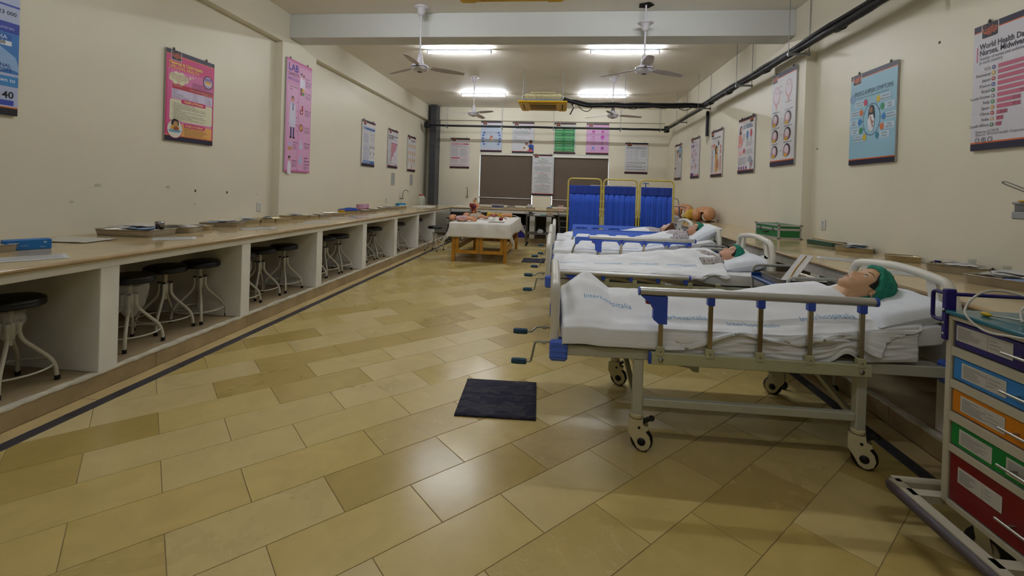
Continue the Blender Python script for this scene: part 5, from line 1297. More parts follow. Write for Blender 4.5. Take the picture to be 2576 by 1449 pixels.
for r in range(3):
    for c in range(4):
        x, y = .15+c*.235, .27+r*.2; p.circ(x, y, .065, 'C9A070', 2, ry=.10); p.rect(x-.03, y-.07, x+.03, y-.03, 'C0C4CC', 3); p.para(x-.08, y+.08, x+.08, y+.105, 2, '6A6870'); p.line(x+.117, y-.07, x+.117, y+.1, .004, 'B0B0B0')
p.circ(.5, .86, .06, 'C9A070', 2, ry=.09); p.para(.42, .91, .58, .93, 1, '6A6870'); p.done()
m_sheetp = 'B9BEC4'
for y, z, lab in ((11.44, 1.63, 'white paper notice taped below the small bar chart poster'), (12.9, 1.645, 'white paper notice taped below the hand washing poster')):
    p = Poster(lab, .27, .33, (XL+.0005, y, z), PL, m_sheetp, .0012, 'notice', 'paper notices on the left wall', False, 'paper_notice'); p.text('NOTICE', .2, .12, .1, '6E737A', 2); p.para(.1, .16, .9, .85, 14, '8A9098', 2); p.done()
# ---- back wall
YP = YB-.001
def bw(label, x0, z1, x1, z0, bg, t=.02):
    k = (YP-0)/14.1; f = lambda z: 1.45+(z-1.45)*k
    return Poster(label, (x1-x0)*k, f(z1)-f(z0), ((x0+x1)/2*k, YP, (f(z1)+f(z0))/2), 0, bg, t)
p = bw('white and red poster about bleeding beside the dark column', -3.492, 3.036, -2.872, 2.081, 'CFCCD0'); p.bands(); p.text('Preventing Postpartum Haemorrhage', .1, .155, .05, '5A1E2E', 3, .012, width=.8)
p.rect(.06, .18, .95, .215, 'A8283E', 2); p.text('Active management', .1, .207, .05, 'E8DCDC', 3, .012, width=.6); p.para(.06, .23, .94, .32, 6, '8A7A80'); p.para(.06, .34, .45, .62, 14, '7A6E76'); p.para(.5, .34, .94, .62, 13, '7A6E76'); p.rect(.06, .64, .5, .675, 'B03048', 2); p.rect(.53, .645, .95, .67, 'C8B0B4', 2); p.para(.06, .69, .48, .82, 7, '9A6A72'); p.para(.53, .68, .94, .82, 7, '9A6A72'); p.para(.06, .85, .94, .92, 4, '8A7A80'); p.done()
p = bw('pale blue breastfeeding advantages poster above the left blind', -2.525, 3.581, -1.85, 2.619, 'B9C4D6'); p.bands(); p.rect(0, .06, 1, .12, 'D4D6DE', 1)
p.text('Nutritional Advantages', .5, .165, .075, '2E5FA8', 3, .012, 'C', .62); p.text('of breastfeeding to the baby', .5, .215, .07, '3A6AA8', 3, .01, 'C', .66)
for k in range(5):
    for s in (-1, 1):
        a = (k-2)*.45; x = .5+s*(.24+.16*math.cos(a)); y = .56+.21*math.sin(a)*1.12; p.circ(x, y, .048, '2A56B0', 3); p.text('%d' % (k+1+(5 if s > 0 else 0)), x, y+.012, .05, 'E4E8F2', 4, .01, 'C'); p.para(x-s*.07-.05, y-.012, x-s*.07+.06, y+.012, 2, '6A7688')
p.circ(.5, .52, .06, '7A4030', 3, ry=.08); p.circ(.5, .56, .1, 'C98A72', 3, ry=.08); p.circ(.52, .6, .1, 'D9D4D4', 4, ry=.07); p.circ(.46, .57, .05, 'C98A72', 5); p.done()
p = bw('Family Planning poster with a drawn family of three', -1.529, 3.571, -.852, 2.605, 'CFD0D6'); p.bands()
p.text('Family Planning', .15, .22, .11, '3A3A44', 3, .022, width=.7); p.text('Benefits of family planning', .06, .31, .06, '2E8A5A', 3, .015, width=.66)
for y, h in ((.335, .035), (.39, .018), (.43, .018)): p.para(.1, y, .9, y+h, 2 if h > .03 else 1, '5A5A64'); p.circ(.07, y+.01, .008, '3A3A44', 3, n=8)
p.text('Safety', .06, .50, .06, '2E8A5A', 3, .015)
for y, h in ((.52, .018), (.56, .035), (.62, .018), (.655, .018)): p.para(.1, y, .72, y+h, 2 if h > .03 else 1, '5A5A64'); p.circ(.07, y+.01, .008, '3A3A44', 3, n=8)
p.poly([(.72, .935), (.74, .76), (.82, .71), (.92, .71), (1, .75), (1, .935)], '24489C', 3); p.circ(.86, .635, .085, '1C1614', 3); p.circ(.86, .655, .068, '7A4A34', 4); p.poly([(.52, .935), (.5, .8), (.58, .74), (.72, .76), (.82, .84), (.8, .935)], 'D9D6D6', 4); p.circ(.68, .7, .07, '2A1A16', 4); p.circ(.7, .715, .055, 'A8705A', 5); p.circ(.57, .83, .05, 'A8705A', 6); p.poly([(.7, .935), (.76, .88), (.9, .87), (.98, .935)], 'C8607A', 6); p.circ(.85, .85, .07, '1C1614', 6); p.circ(.85, .865, .052, '7A4A34', 7); p.done()
p = bw('green table poster above the right blind', -.229, 3.567, .436, 2.61, 'C4CCC4'); p.bands()
for k in range(9):
    y = .17+k*.085; p.rect(.04, y, .95, y+.085, ('2F7E4C', '46A05E')[k % 2], 2); p.para(.08, y+.015, .4, y+.06, 2, 'B9D8C0', 3); p.para(.52, y+.02, .9, y+.055, 2, 'B9D8C0', 3)
p.text('Contraceptive', .1, .215, .05, 'DDEBDD', 4, .01); p.done()
p = bw('pink poster of contraceptive icons above the right blind', .757, 3.57, 1.437, 2.608, 'CFA3CC'); p.bands()
for k, (y, a, b) in enumerate(((.27, 'B03090', 'C84AA0'), (.44, 'B03090', 'B84AB0'), (.61, 'D8B4D4', 'A040A0'), (.79, '6A90D8', '9A2AA0'))):
    if k == 2: p.ring(.32, y, .075, .01, 'A84A90', 3)
    elif k == 1: p.line(.27, y+.03, .38, y-.035, .022, a, 3)
    else: p.rect(.27, y-.03, .37, y+.035, a, 3); p.rect(.25, y-.036, .39, y-.02, a, 3)
    if k == 1: p.circ(.72, y, .08, b, 3)
    elif k == 2: p.rect(.705, y-.045, .73, y+.035, b, 3)
    else: p.rect(.67, y-.036, .78, y+.036, b, 3)
    p.para(.2, y+.055, .46, y+.085, 2, '6A4468', 3); p.para(.62, y+.06, .82, y+.08, 1, '6A4468', 3)
p.done()
p = bw('tall white staged flow chart poster between the two blinds', -.876, 2.579, -.206, 1.301, 'C9CBD0'); p.bands(th=.036)
for y0, y1, c, n in ((.1, .225, '4A8A3A', 4), (.245, .41, 'C08030', 7), (.43, .685, 'B03A3A', 12), (.705, .945, 'B03A3A', 12)):
    p.rect(.03, y0, .97, y1, '8A8E96', 2); p.rect(.04, y0+.004, .96, y1-.004, 'CDCFD2', 3)
    p.text('Stage %d:' % {'4': 0, '7': 1}.get(str(n), 2 if y0 < .5 else 3), .5, y0+.022, .055, c, 4, .015, 'C')
    for k in range(n-1): q = y0+.03+k*(y1-y0-.036)/(n-1); w = random.uniform(.2, .42); p.para(.5-w, q, .5+w, q+(y1-y0-.036)/(n-1), 1, c if k == 0 else '4A4C54', 4, .05)
p.done()
p = bw('white timetable poster with a grid right of the folding screen', 1.937, 2.996, 2.618, 2.057, 'CCCED2'); p.bands()
p.rect(.06, .13, .95, .19, 'A8ACB2', 2)
for k, st in enumerate(('When', 'Age', 'Vaccine')): p.text(st, .09+k*.16+(.14 if k == 2 else 0), .17, .045, '33353C', 3, .01)
for k in range(7): p.line(.06, .19+k*.068, .95, .19+k*.068, .004, '90949C'); p.para(.08, .205+k*.068, .18, .23+k*.068, 1, '4A4C54') if k < 6 else 0; p.para(.24, .205+k*.068, .34, .23+k*.068, 1, '4A4C54') if k < 6 else 0; p.para(.42, .205+k*.068, .62, .23+k*.068, 1, '4A4C54') if k < 6 else 0; p.para(.7, .2+k*.068, .92, .24+k*.068, 2, '4A4C54') if k < 4 else 0
for x in (.06, .2, .37, .66, .95): p.line(x, .13, x, .6, .004, '90949C')
p.para(.06, .62, .95, .68, 2, '33353C'); p.para(.06, .70, .95, .73, 1, '33353C'); p.para(.06, .75, .95, .81, 2, '33353C'); p.para(.06, .84, .95, .90, 2, '33353C'); p.done()
# ---- right wall
def rw(label, y, z, w=.70, h=.99, bg=G, x=XR): return Poster(label, w, h, (x-.001, y, z), PR, bg)
p = rw('small crowded poster with blue corner pictures, farthest on the right wall', 13.07, 2.37); p.bands(lx=.72)
p.rect(.0, .12, .35, .22, 'A8B49A', 2); p.rect(.6, .1, 1, .24, '7FA6CC', 2); p.para(.04, .23, .34, .6, 20, '5A6058'); p.para(.4, .3, .62, .9, 30, '7A6A5A'); p.rect(.35, .16, .6, .26, '8A5A4A', 2); p.circ(.82, .33, .12, '4A5A6A', 2); p.rect(.4, .28, .6, .36, 'C89068', 2); p.rect(.05, .64, .28, .69, '2A2A2E', 2); p.para(.04, .7, .34, .94, 14, '5A6058'); p.para(.68, .5, .96, .86, 18, '8A8478'); p.rect(.7, .87, .98, .94, 'A8B6D0', 2); p.done()
p = rw('white poster with a purple heading box and ring diagrams on the right wall', 11.47, 2.37, bg='C9C4CC'); p.bands(); p.text('Menstrual Cycle', .3, .14, .06, '55506A', 3); p.rect(.06, .17, .42, .235, '5E3A78', 2); p.text('PHASES', .09, .22, .07, 'E0D4E8', 3, .01); p.para(.47, .18, .92, .22, 2, '6A5A78'); p.para(.6, .24, .9, .26, 1, '6A5A78')
for x, y, c in ((.38, .32, 'C89098'), (.22, .44, 'C8907A'), (.62, .42, 'B890A8'), (.4, .56, '9A80B8'), (.2, .72, 'C89A8A'), (.6, .70, 'B86A6A')): p.ring(x, y, .1, .025, c, 2); p.circ(x, y, .04, '8A6A88', 3); p.para(x+.12, y-.02, x+.28, y+.02, 3, '8A7A90')
p.rect(.03, .87, .4, .945, '5E3A78', 2); p.para(.46, .89, .8, .92, 1, '4A3A5A'); p.circ(.88, .91, .035, 'B03A4A', 3); p.done()
p = rw('Pregnancy and Birth poster with a side view of a pregnant woman', 9.93, 2.355); p.bands(lx=.02, lsz=.24); p.text('PREGNANCY AND BIRTH', .12, .19, .075, '4A4A5A', 3, .015, width=.72); p.para(.3, .21, .75, .25, 2, '8A8A98')
p.circ(.3, .33, .12, 'C88A78', 2, ry=.06); p.rect(.27, .33, .33, .42, 'C88A78', 3); p.circ(.68, .3, .06, '3A3A48', 3, ry=.07); p.circ(.1, .33, .07, 'D09A88', 2)
p.circ(.5, .42, .12, '3A2A20', 3); p.poly([(.4, .38), (.56, .36), (.62, .5), (.6, .62), (.4, .6)], '3A2A20', 3); p.circ(.56, .44, .07, 'C89A5A', 4, ry=.09); p.poly([(.42, .96-.06), (.4, .7), (.44, .52), (.58, .5), (.66, .62), (.74, .72), (.72, .82), (.6, .9)], 'C89A54', 5); p.circ(.6, .74, .12, 'B07A5A', 6, ry=.14)
for y in (.4, .5, .58, .66, .74, .82): p.para(.04, y, .3, y+.05, 3, '7A7A88'); p.circ(.15, y+.065, .035, ('5A7AB0', 'B06A5A')[int(y*10) % 2], 3)
for y in (.38, .48, .6, .68, .76, .84): p.circ(.86, y, .06, 'C88A78', 3); p.para(.76, y+.035, .96, y+.055, 2, '7A7A88')
p.done()
p = rw('maternal health poster with a pregnant woman and a grey Africa map', 8.41, 2.37); p.bands(lx=.72)
p.text('WHY IS MATERNAL', .3, .165, .075, '3A6A9A', 3, .015, width=.52); p.text('HEALTH IMPORTANT?', .3, .205, .075, '3A6A9A', 3, .015, width=.58)
p.circ(.18, .18, .07, '241C20', 3, ry=.075); p.poly([(.1, .16), (.24, .18), (.2, .32), (.06, .32)], '241C20', 3); p.circ(.2, .2, .045, 'D09A88', 4, ry=.06); p.poly([(.02, .5), (.02, .3), (.16, .27), (.24, .34), (.3, .42), (.26, .5), (.16, .53)], 'D08A84', 3); p.rect(0, .45, .2, .53, 'D8A0A4', 4)
p.para(.3, .27, .44, .42, 9, '7A5A64'); p.circ(.58, .31, .075, '4A7AB0', 3, ry=.1); p.circ(.8, .3, .07, 'B04A5A', 3, ry=.1); p.ring(.58, .39, .05, .014, '3A3A44', 3); p.ring(.8, .39, .05, .014, '3A3A44', 3)
p.para(.5, .44, .92, .53, 6, '5A5A68'); p.line(.03, .555, .95, .555, .004, '8A8A94'); p.rect(.03, .58, .32, .67, 'D8B0B0', 2); p.circ(.4, .6, .055, 'B03A4A', 3, ry=.07); p.para(.48, .58, .93, .67, 5, '5A5A68'); p.line(.03, .69, .95, .69, .004, '8A8A94'); p.para(.04, .71, .6, .85, 9, '4A4A58')
p.poly([(.64, .74), (.72, .70), (.84, .71), (.92, .78), (.96, .82), (.86, .92), (.8, .935), (.76, .86), (.74, .81), (.64, .8)], '9A9AA6', 3); p.circ(.86, .85, .035, 'B04A5A', 4); p.circ(.9, .8, .03, '3A6AA0', 4); p.circ(.8, .92, .025, '3A8A5A', 4)
for k in range(4): p.ring(.1+k*.15, .905, .055, .014, 'B04A5A', 3); p.circ(.1+k*.15, .905, .038, '5A6AA8', 3)
p.done()
p = rw('tall laminated birth stages poster on the right pilaster', 6.84, 2.59, .70, 1.35, 'CDCCCE', XRP); p.bands(th=.045, lx=.02, lsz=.22)
for x, y, s in ((.22, .24, 1), (.72, .2, .9)): p.circ(x, y, .15*s, 'C4989A', 2, ry=.2*s); p.circ(x, y-.01, .125*s, 'CFC4CC', 3, ry=.17*s); p.ring(x, y-.06, .07*s, .012, 'B0888C', 4); p.poly([(x-.05*s, y+.09), (x+.05*s, y+.09), (x+.01, y+.16), (x-.01, y+.16)], 'C4989A', 3)
p.para(.34, .14, .46, .16, 1, '6A6A78'); p.para(.34, .2, .48, .23, 2, '6A6A78'); p.para(.1, .4, .3, .42, 1, '4A4A58'); p.para(.6, .33, .85, .35, 1, '4A4A58')
for r in range(3):
    for c in range(2):
        x, y = .2+c*.52, .5+r*.17; p.para(x-.14, y-.09, x+.2, y-.07, 1, '4A4A58'); p.circ(x, y, .14, '33303A', 3, ry=.13); p.circ(x-.02, y+.005, .11, 'B98A88', 4, ry=.105); p.circ(x-.02, y-.01, .075, 'CFC2C8', 5, ry=.08); p.poly([(x-.14, y+.06), (x-.05, y+.03), (x+.04, y+.055), (x-.04, y+.075)], 'D0A030', 6); p.rect(x-.16, y-.005, x-.13, y+.06, 'A0A0A8', 3)
    p.poly([(.42, .5+r*.17), (.47, .488+r*.17), (.47, .494+r*.17), (.52, .494+r*.17), (.52, .506+r*.17), (.47, .506+r*.17), (.47, .512+r*.17)], 'B0B0B6', 3)
p.done()
p = rw('light blue Preeclampsia Symptoms poster on the right wall', 5.16, 2.345, .71, 1.0, '8FB9CC'); p.bands(lx=.05, lsz=.2); p.circ(.06, .26, .075, '7A9AB8', 2)
p.text('PREECLAMPSIA SYMPTOMS', .1, .245, .1, '2A3A4E', 3, 0, width=.83); p.text('Warning signs to look out for while you are pregnant and postpartum.', .15, .275, .03, '3A4E62', 3, 0, width=.7)
p.ring(.5, .53, .19, .008, '2A3A5A', 2, ry=.24)
L = [(.36, .335, 'B83A5A', 'SWELLING IN THE', 'FACE & BODY', -1), (.27, .435, 'C8682A', 'ABDOMEN AND/OR', 'SHOULDER PAIN', -1), (.24, .535, '2A78B8', 'NAUSEA &', 'VOMITING', -1), (.27, .63, '2A8A5A', 'LOW URINE', 'OUTPUT', -1), (.36, .71, 'C8B02A', 'PRESENCE OF', 'PROTEIN IN URINE', -1), (.64, .33, 'C8B02A', 'HYPERTENSION', 'High Blood Pressure', 1), (.73, .42, '2A8A5A', 'VISION', 'CHANGES', 1), (.76, .525, '2A78B8', 'PERSISTENT &', 'SEVERE HEADACHE', 1), (.73, .625, 'C8682A', 'SUDDEN', 'WEIGHT GAIN', 1), (.64, .71, '2A7A90', 'SHORTNESS', 'OF BREATH', 1)]
for x, y, c, a, b, s in L:
    p.circ(x, y, .042, c, 4, ry=.05); p.line(x-s*.03, y, .5+s*.17*abs(math.cos((y-.53)*5)), .53+(y-.53)*.75, .006, '2A3A5A', 2); xx = x+s*.14; p.rect(xx-.105, y-.035, xx+.105, y+.035, 'B4CAD8', 2)
    p.text(a, xx, y-.006, .032, '33404E', 3, .006, 'C', min(.2, .0125*len(a))); p.text(b, xx, y+.022, .032, '33404E', 3, .006, 'C', min(.2, .0125*len(b)))
p.circ(.5, .42, .055, '15101A', 4, ry=.06); p.poly([(.44, .42), (.56, .42), (.58, .52), (.42, .56)], '15101A', 4); p.circ(.49, .43, .035, '9A6A50', 5, ry=.045); p.poly([(.44, .63), (.42, .54), (.46, .48), (.54, .48), (.57, .55), (.55, .64), (.5, .66)], 'D4D4DA', 5); p.circ(.53, .56, .03, '9A6A50', 6, ry=.02); p.poly([(.47, .5), (.49, .49), (.55, .61), (.53, .62)], '9A6A50', 6); p.done()
whd('large bar chart poster of nurses and midwives cut off by the right edge', .70, .98, (XR-.001, 3.633, 2.362), PR, True)
# ================================================================ THINGS ON THE COUNTERS
ZT = .9185
m_tray = M('tray_stainless', 'A9A296', .3, .85, var=.12, vs=7); m_traw = M('tray_stainless_warm', 'B3A687', .3, .8, var=.12, vs=7)
m_pack = M('white_paper_packet', 'C3C1BE', .7, var=.05, vs=12); m_packb = M('printed_packet_blue', '8FA4C4', .6, var=.2, vs=25); m_pclear = M('clear_packet_plastic', 'D3D3D0', .15, alpha=.55, bump=.5, bs=60)
m_paper = M('white_paper', 'C6C6C4', .8); m_foil = M('silver_foil', 'D2CFC8', .3, .4, bump=.5, bs=30); m_tan = M('tan_rubber', 'B08A48', .6)
m_instr = M('instrument_steel', '8E8E90', .25, 1)
def rr2(w, d, r, n=5):
    out = []
    for cx, cy, a in ((w/2-r, d/2-r, 0), (-w/2+r, d/2-r, 90), (-w/2+r, -d/2+r, 180), (w/2-r, -d/2+r, 270)):
        for k in range(n+1): A = math.radians(a+90*k/n); out.append((cx+r*math.cos(A), cy+r*math.sin(A)))
    return out
def tray(label, c, L, W, H=.045, ang=0, mat=None, z=ZT, grp='stainless trays on the counters'):
    t = MB(mat or m_tray); n = 24
    rings = [(rr2(L*.93, W*.9, .035), 0), (rr2(L*.97, W*.95, .04), H*.7), (rr2(L*.975, W*.955, .04), H-.002), (rr2(L*1.0, W*1.0, .045), H), (rr2(L*1.0, W*1.0, .045), H-.003)]
    inner = [(rr2(L*.965, W*.945, .038), H), (rr2(L*.955, W*.93, .036), H*.6), (rr2(L*.91, W*.88, .032), .003)]
    seq = [(p, zz) for p, zz in rings[:3]]+[(rings[4][0], rings[4][1]), (rings[3][0], rings[3][1])]+inner
    vs = [(x, y, zz) for p, zz in seq for x, y in p]; N = len(seq)
    fs = [(i*n+k, i*n+(k+1) % n, (i+1)*n+(k+1) % n, (i+1)*n+k) for i in range(N-1) for k in range(n)]
    t.add(vs, fs, True); t.add(vs[-n:], [tuple(range(n))]); t.add(vs[:n], [tuple(range(n-1, -1, -1))])
    o = t.build('steel_tray', None, (c[0], c[1], z), ang); return tag(o, label, 'tray', grp)
def packet(label, grp, c, L, W, z, ang=0, mat=None, h=.012, tilt=0, seed=0, name='packet'):
    def P(u, v, s):
        a, b = u*2-1, v*2-1; f = max(0, (1-a**4)*(1-b**4))
        return (a*L/2*(1+.03*nz(b*2, seed, 1)), b*W/2*(1+.04*nz(a*2, seed, 2)), s*h*f*(.6+.5*nz(a*2, b*2, seed+s))+.007*nz(a*1.8, b*1.8, seed)+.004)
    g = MB(mat or m_pack); g.grid(lambda u, v: P(u, v, 1), 9, 8); g.grid(lambda u, v: P(1-u, v, -.25), 9, 8)
    o = g.build(name, None, (c[0], c[1], z), ang)
    if tilt: o.rotation_euler = (0, tilt, ang)
    return tag(o, label, 'packet', grp)
def paper(label, c, L, W, ang, lines=True, z=ZT, curl=.0):
    g = MB(m_paper); g.grid(lambda u, v: ((u-.5)*L, (v-.5)*W, .0012+curl*(u**6+(1-u)**8*.5)+.001*nz(u*3, v*3, L*50)), 12, 9)
    t = thing('paper_sheet', label, 'paper', (c[0], c[1], z), ang, 'loose paper sheets'); g.build('sheet', t, solid=.0008)
    if lines:
        q = MB(ink('8C8F96'))
        for k in range(14):
            y = W*.4-k*W*.055; x = -L*.42
            while x < L*.4:
                w = random.uniform(.008, .03); u = (x+L/2)/L; u2 = (min(x+w, L*.42)+L/2)/L
                if curl == 0: q.add([(x, y, .0034), (min(x+w, L*.42), y, .0034), (min(x+w, L*.42), y+.003, .0034), (x, y+.003, .0034)], [(0, 1, 2, 3)])
                x += w+.006
        if q.f: q = q.build('print', t); q['kind'] = 'stuff'
    return t
def carton(label, col_, c, d, ang=0, z=ZT, txt=(), cat='box', grp=None, stripe=None):
    t = thing('carton', label, cat, (c[0], c[1], z), ang, grp); w, dp, h = d
    MB(M('carton_'+col_, col_, .5, var=.03, vs=8)).box(-w/2, w/2, -dp/2, dp/2, .0005, h, .002).build('box', t)
    if stripe or txt:
        q = MB(ink('D8DEE6'))
        if stripe: q.mat(ink(stripe)); q.add([(-w/2+.004, -dp/2-.0006, h*.1), (w/2-.004, -dp/2-.0006, h*.1), (w/2-.004, -dp/2-.0006, h*.4), (-w/2+.004, -dp/2-.0006, h*.4)], [(0, 1, 2, 3)])
        for st, x, zz, s, cc in txt:
            q.mat(ink(cc)); put_text(q, st, lambda a, b: (-w/2+x*w+a, -dp/2-.0012, zz*h+b), s*h, .01)
        o = q.build('print', t); o['kind'] = 'stuff'
    return t
def tr(label, L, R, W, H=.045, mat=None, k=.55, pk=None, n=0, seed=0, pm=None):
    """tray whose near edge runs from L to R on the counter"""
    L = Vector((*L, 0)); R = Vector((*R, 0)); d = R-L; a = math.atan2(d.y, d.x); nn = Vector((-d.y, d.x, 0)).normalized()
    if nn.y < 0: nn = -nn
    c = (L+R)/2+nn*W*k
    tray(label, c, d.length, W, H, a, mat)
    for j in range(n):
        q = c+Vector((math.cos(a), math.sin(a), 0))*d.length*random.uniform(-.22, .22)+nn*W*random.uniform(-.15, .15)
        nm = ('lowest', 'second', 'third', 'topmost')[j if n == 4 or j < n-1 else 3] if n > 1 else ''
        packet(((nm+' ') if nm else '')+pk, pk, q, d.length*random.uniform(.4, .62), W*random.uniform(.4, .6), ZT+H*.8+j*.013, a+random.uniform(-.5, .5), (pm or (m_pack, m_pack, m_packb, m_pclear))[(j+seed) % (len(pm) if pm else 4)], .016, 0, seed+j)
    return c, a
# ---- left counter, from the camera towards the back
tray('steel tray at the left picture edge beside the blue glove box', (-3.86, 2.66), .3, .24, .05, 1.3)
packet('crumpled clear packet in the tray at the left picture edge', 'packets at left edge', (-3.85, 2.66), .2, .14, ZT+.04, .4, m_pclear, .012, 0, 3)
carton('blue glove box with white print on the left counter', '1F6FB8', (-3.78, 2.86), (.235, .12, .068), 1.08, ZT, (('<Senior', .06, .66, .26, 'D6E4F2'), ('EXAMINATION GLOVES', .06, .38, .14, 'BFD6EE'), ('Powder free latex', .06, .2, .11, 'BFD6EE'), ('M', .82, .62, .3, 'E6EEF6'), ('100 pcs', .74, .2, .14, 'E6EEF6')), 'glove box')
packet('silver foil pouch lying on the left counter by the glove box', None, (-4.0, 3.36), .5, .32, ZT+.001, .08, m_foil, .016, 0, 8, 'foil_pouch')
paper('printed sheet at the front edge of the left counter below the glove box', (-3.33, 2.55), .33, .24, 1.0)
tr('long steel tray nearest the camera on the left counter with dark packs', (-4.2, 3.66), (-3.64, 3.68), .34, .06, None, .55, 'wrapped packet in the long nearest left tray', 4, 1)
MB(m_instr).lathe([(0, 0), (.03, 0), (.036, .05), (.04, .07), (.037, .07), (.033, .05), (.027, .004), (0, .004)], 18).build('steel_cup', None, (-3.70, 3.86, ZT+.062)); tag(bpy.data.objects['steel_cup'], 'small steel cup at the end of the long nearest left tray', 'cup')
tr('deep steel tray behind the long tray on the left counter with forceps', (-3.96, 4.0), (-3.60, 4.13), .3, .06, None, .55, 'white packet in the deep tray with forceps', 1, 5)
for k, (x, y, a) in enumerate(((-3.86, 4.2, .5), (-3.8, 4.16, .2))):
    f = MB(m_instr); f.tube([(-.1, -.008, 0), (-.02, 0, .004), (.09, .006, .002)], [.004, .005, .002], 6); f.tube([(-.1, .008, 0), (-.02, 0, .004), (.09, -.006, .002)], [.004, .005, .002], 6)
    for s in (-1, 1): f.tube([(-.115+.014*math.cos(b), s*.012+.012*math.sin(b), 0) for b in [2*PI*j/12 for j in range(12)]], .003, 5, closed=True)
    tag(f.build('forceps', None, (x, y, ZT+.05+.012*k), a), ('steel forceps lying across the deep tray on the left counter', 'second pair of forceps in the deep tray on the left counter')[k], 'forceps')
tr('shallow brass-coloured tray with a pale cloth on the left counter', (-3.9, 4.36), (-3.70, 4.5), .24, .04, m_traw, .5, 'pale cotton pack in the shallow brass-coloured tray', 1, 0)
tr('wide steel tray with paper packs below the pink poster on the left counter', (-4.06, 4.72), (-3.67, 4.88), .32, .05, None, .5, 'paper pack in the wide tray below the pink poster', 3, 2)
paper('creased white sheet on the left counter in front of the wide tray', (-3.40, 4.84), .36, .22, .86)
paper('white sheet on the left counter near the deep tray', (-3.42, 3.72), .32, .23, .7)
tr('brass-coloured tray with blue and white packs left of the wall socket', (-3.88, 5.16), (-3.80, 5.47), .26, .05, m_traw, .5, 'blue and white pack left of the wall socket', 3, 2)
tr('round-cornered tray with a steel bowl below the left wall socket', (-3.84, 5.5), (-3.74, 5.68), .26, .05, m_traw, .5)
MB(m_instr).lathe([(0, .035), (.03, .033), (.055, .02), (.062, 0), (.058, 0), (.05, .016), (.028, .028), (0, .03)], 20).build('steel_bowl', None, (-3.86, 5.66, ZT+.045)); tag(bpy.data.objects['steel_bowl'], 'upturned steel bowl in the tray below the left wall socket', 'bowl')
tr('empty brass-coloured tray just right of the left wall socket', (-3.77, 5.72), (-3.70, 5.96), .22, .045, m_traw, .5)
tr('brass-coloured tray with clear plastic bags in front of the left pilaster', (-3.9, 6.16), (-3.72, 6.44), .3, .05, m_traw, .5, 'clear plastic bag in front of the left pilaster', 3, 3, (m_pclear, m_pack, m_pclear))
tr('small brass-coloured tray with cotton right of the plastic bags', (-3.82, 6.6), (-3.73, 6.76), .2, .04, m_traw, .5, 'cotton roll in the small brass-coloured tray', 1, 1, (m_pack,))
tr('steel tray with a white packet below the lab safety poster', (-3.78, 6.84), (-3.68, 7.08), .22, .045, None, .5, 'white packet below the lab safety poster', 1, 4, (m_pack,))
tr('long steel tray with a yellow dish halfway along the left counter', (-3.82, 7.14), (-3.62, 7.42), .26, .05, None, .5)
m_yel = M('yellow_plastic', 'C99A1E', .4)
for k, (x, y, z, lab) in enumerate(((-3.7, 7.42, ZT+.03, 'yellow kidney dish in the long tray halfway along the left counter'), (-3.86, 7.72, ZT+.045, 'yellow cup beside the blue cloth on the left counter'))):
    o = MB(m_yel).lathe([(0, 0), (.05, 0), (.062, .03), (.058, .03), (.046, .004), (0, .004)], 20).build('yellow_dish', None, (x, y, z)); tag(o, lab, 'dish')
tr('brass-coloured tray under the yellow cup on the left counter', (-3.84, 7.6), (-3.76, 7.8), .2, .04, m_traw, .5)
c, a = tr('brass-coloured tray carrying the folded blue cloth on the left counter', (-3.88, 7.94), (-3.72, 8.2), .3, .045, m_traw, .5)
m_bluec = M('blue_drape_cloth', '1B3F92', .8, bump=.2, bs=60)
g = MB(m_bluec)
for s in (1, -.1): g.grid(lambda u, v: ((u-.5)*.34, (v-.5)*.26, .01+s*.055*(1-(2*u-1)**4)*(1-(2*v-1)**4)*(.7+.6*nz(u*3, v*3, 2))), 14, 12)
tag(g.build('folded_cloth', None, (c[0]-.03, c[1]+.03, ZT+.04), a), 'folded dark blue cloth in a tray on the left counter', 'cloth')
for k in range(3):
    carton(('left', 'middle', 'right')[k]+' of the three pink and white medicine boxes on the left counter', ('B98AA0', 'C4A0B4', 'BE93AC')[k], (-3.98, 8.72+k*.14), (.12, .07, .15), 1.25, ZT, (), 'box', 'pink medicine boxes', '7A1E34')
for k, (L, R, W, st, n) in enumerate((((-3.82, 8.55), (-3.65, 8.86), .26, 'steel tray in front of the pink medicine boxes', 1), ((-3.78, 9.12), (-3.70, 9.42), .24, 'steel tray right of the pink medicine boxes', 0), ((-3.92, 9.85), (-3.70, 10.25), .28, 'wide steel tray with white packs before the blue glove box', 3), ((-3.84, 10.6), (-3.72, 10.86), .24, 'brass-coloured tray nearest the far sink on the left counter', 1))):
    tr(st, L, R, W, .045, m_traw if k == 3 else None, .5, 'pack in the '+st.split(' ', 1)[1][:60] if False else ('white pack lying in the '+['tray in front of the pink boxes', '', 'wide tray before the far glove box', 'tray nearest the far sink'][k]) if n else None, n, k+1)
carton('small blue and white glove box near the far tap on the left counter', '2E86B8', (-4.06, 11.3), (.24, .12, .10), 1.1, ZT, (('GLOVES', .15, .35, .4, 'E4EEF4'),), 'glove box', None, 'D8E2E8')
for c, L, a, lab in (((-3.33, 5.95), .36, .9, 'white sheet on the left counter below the left pilaster'), ((-3.48, 6.84), .28, .9, 'small white sheet on the left counter in the sixth place'), ((-3.30, 7.42), .34, .85, 'white sheet at the counter edge below the blue cloth'), ((-3.28, 7.98), .36, .85, 'farthest white sheet at the edge of the left counter')):
    paper(lab, c, L, .21, a)
m_sink = M('white_ceramic', 'D2D0C8', .15)
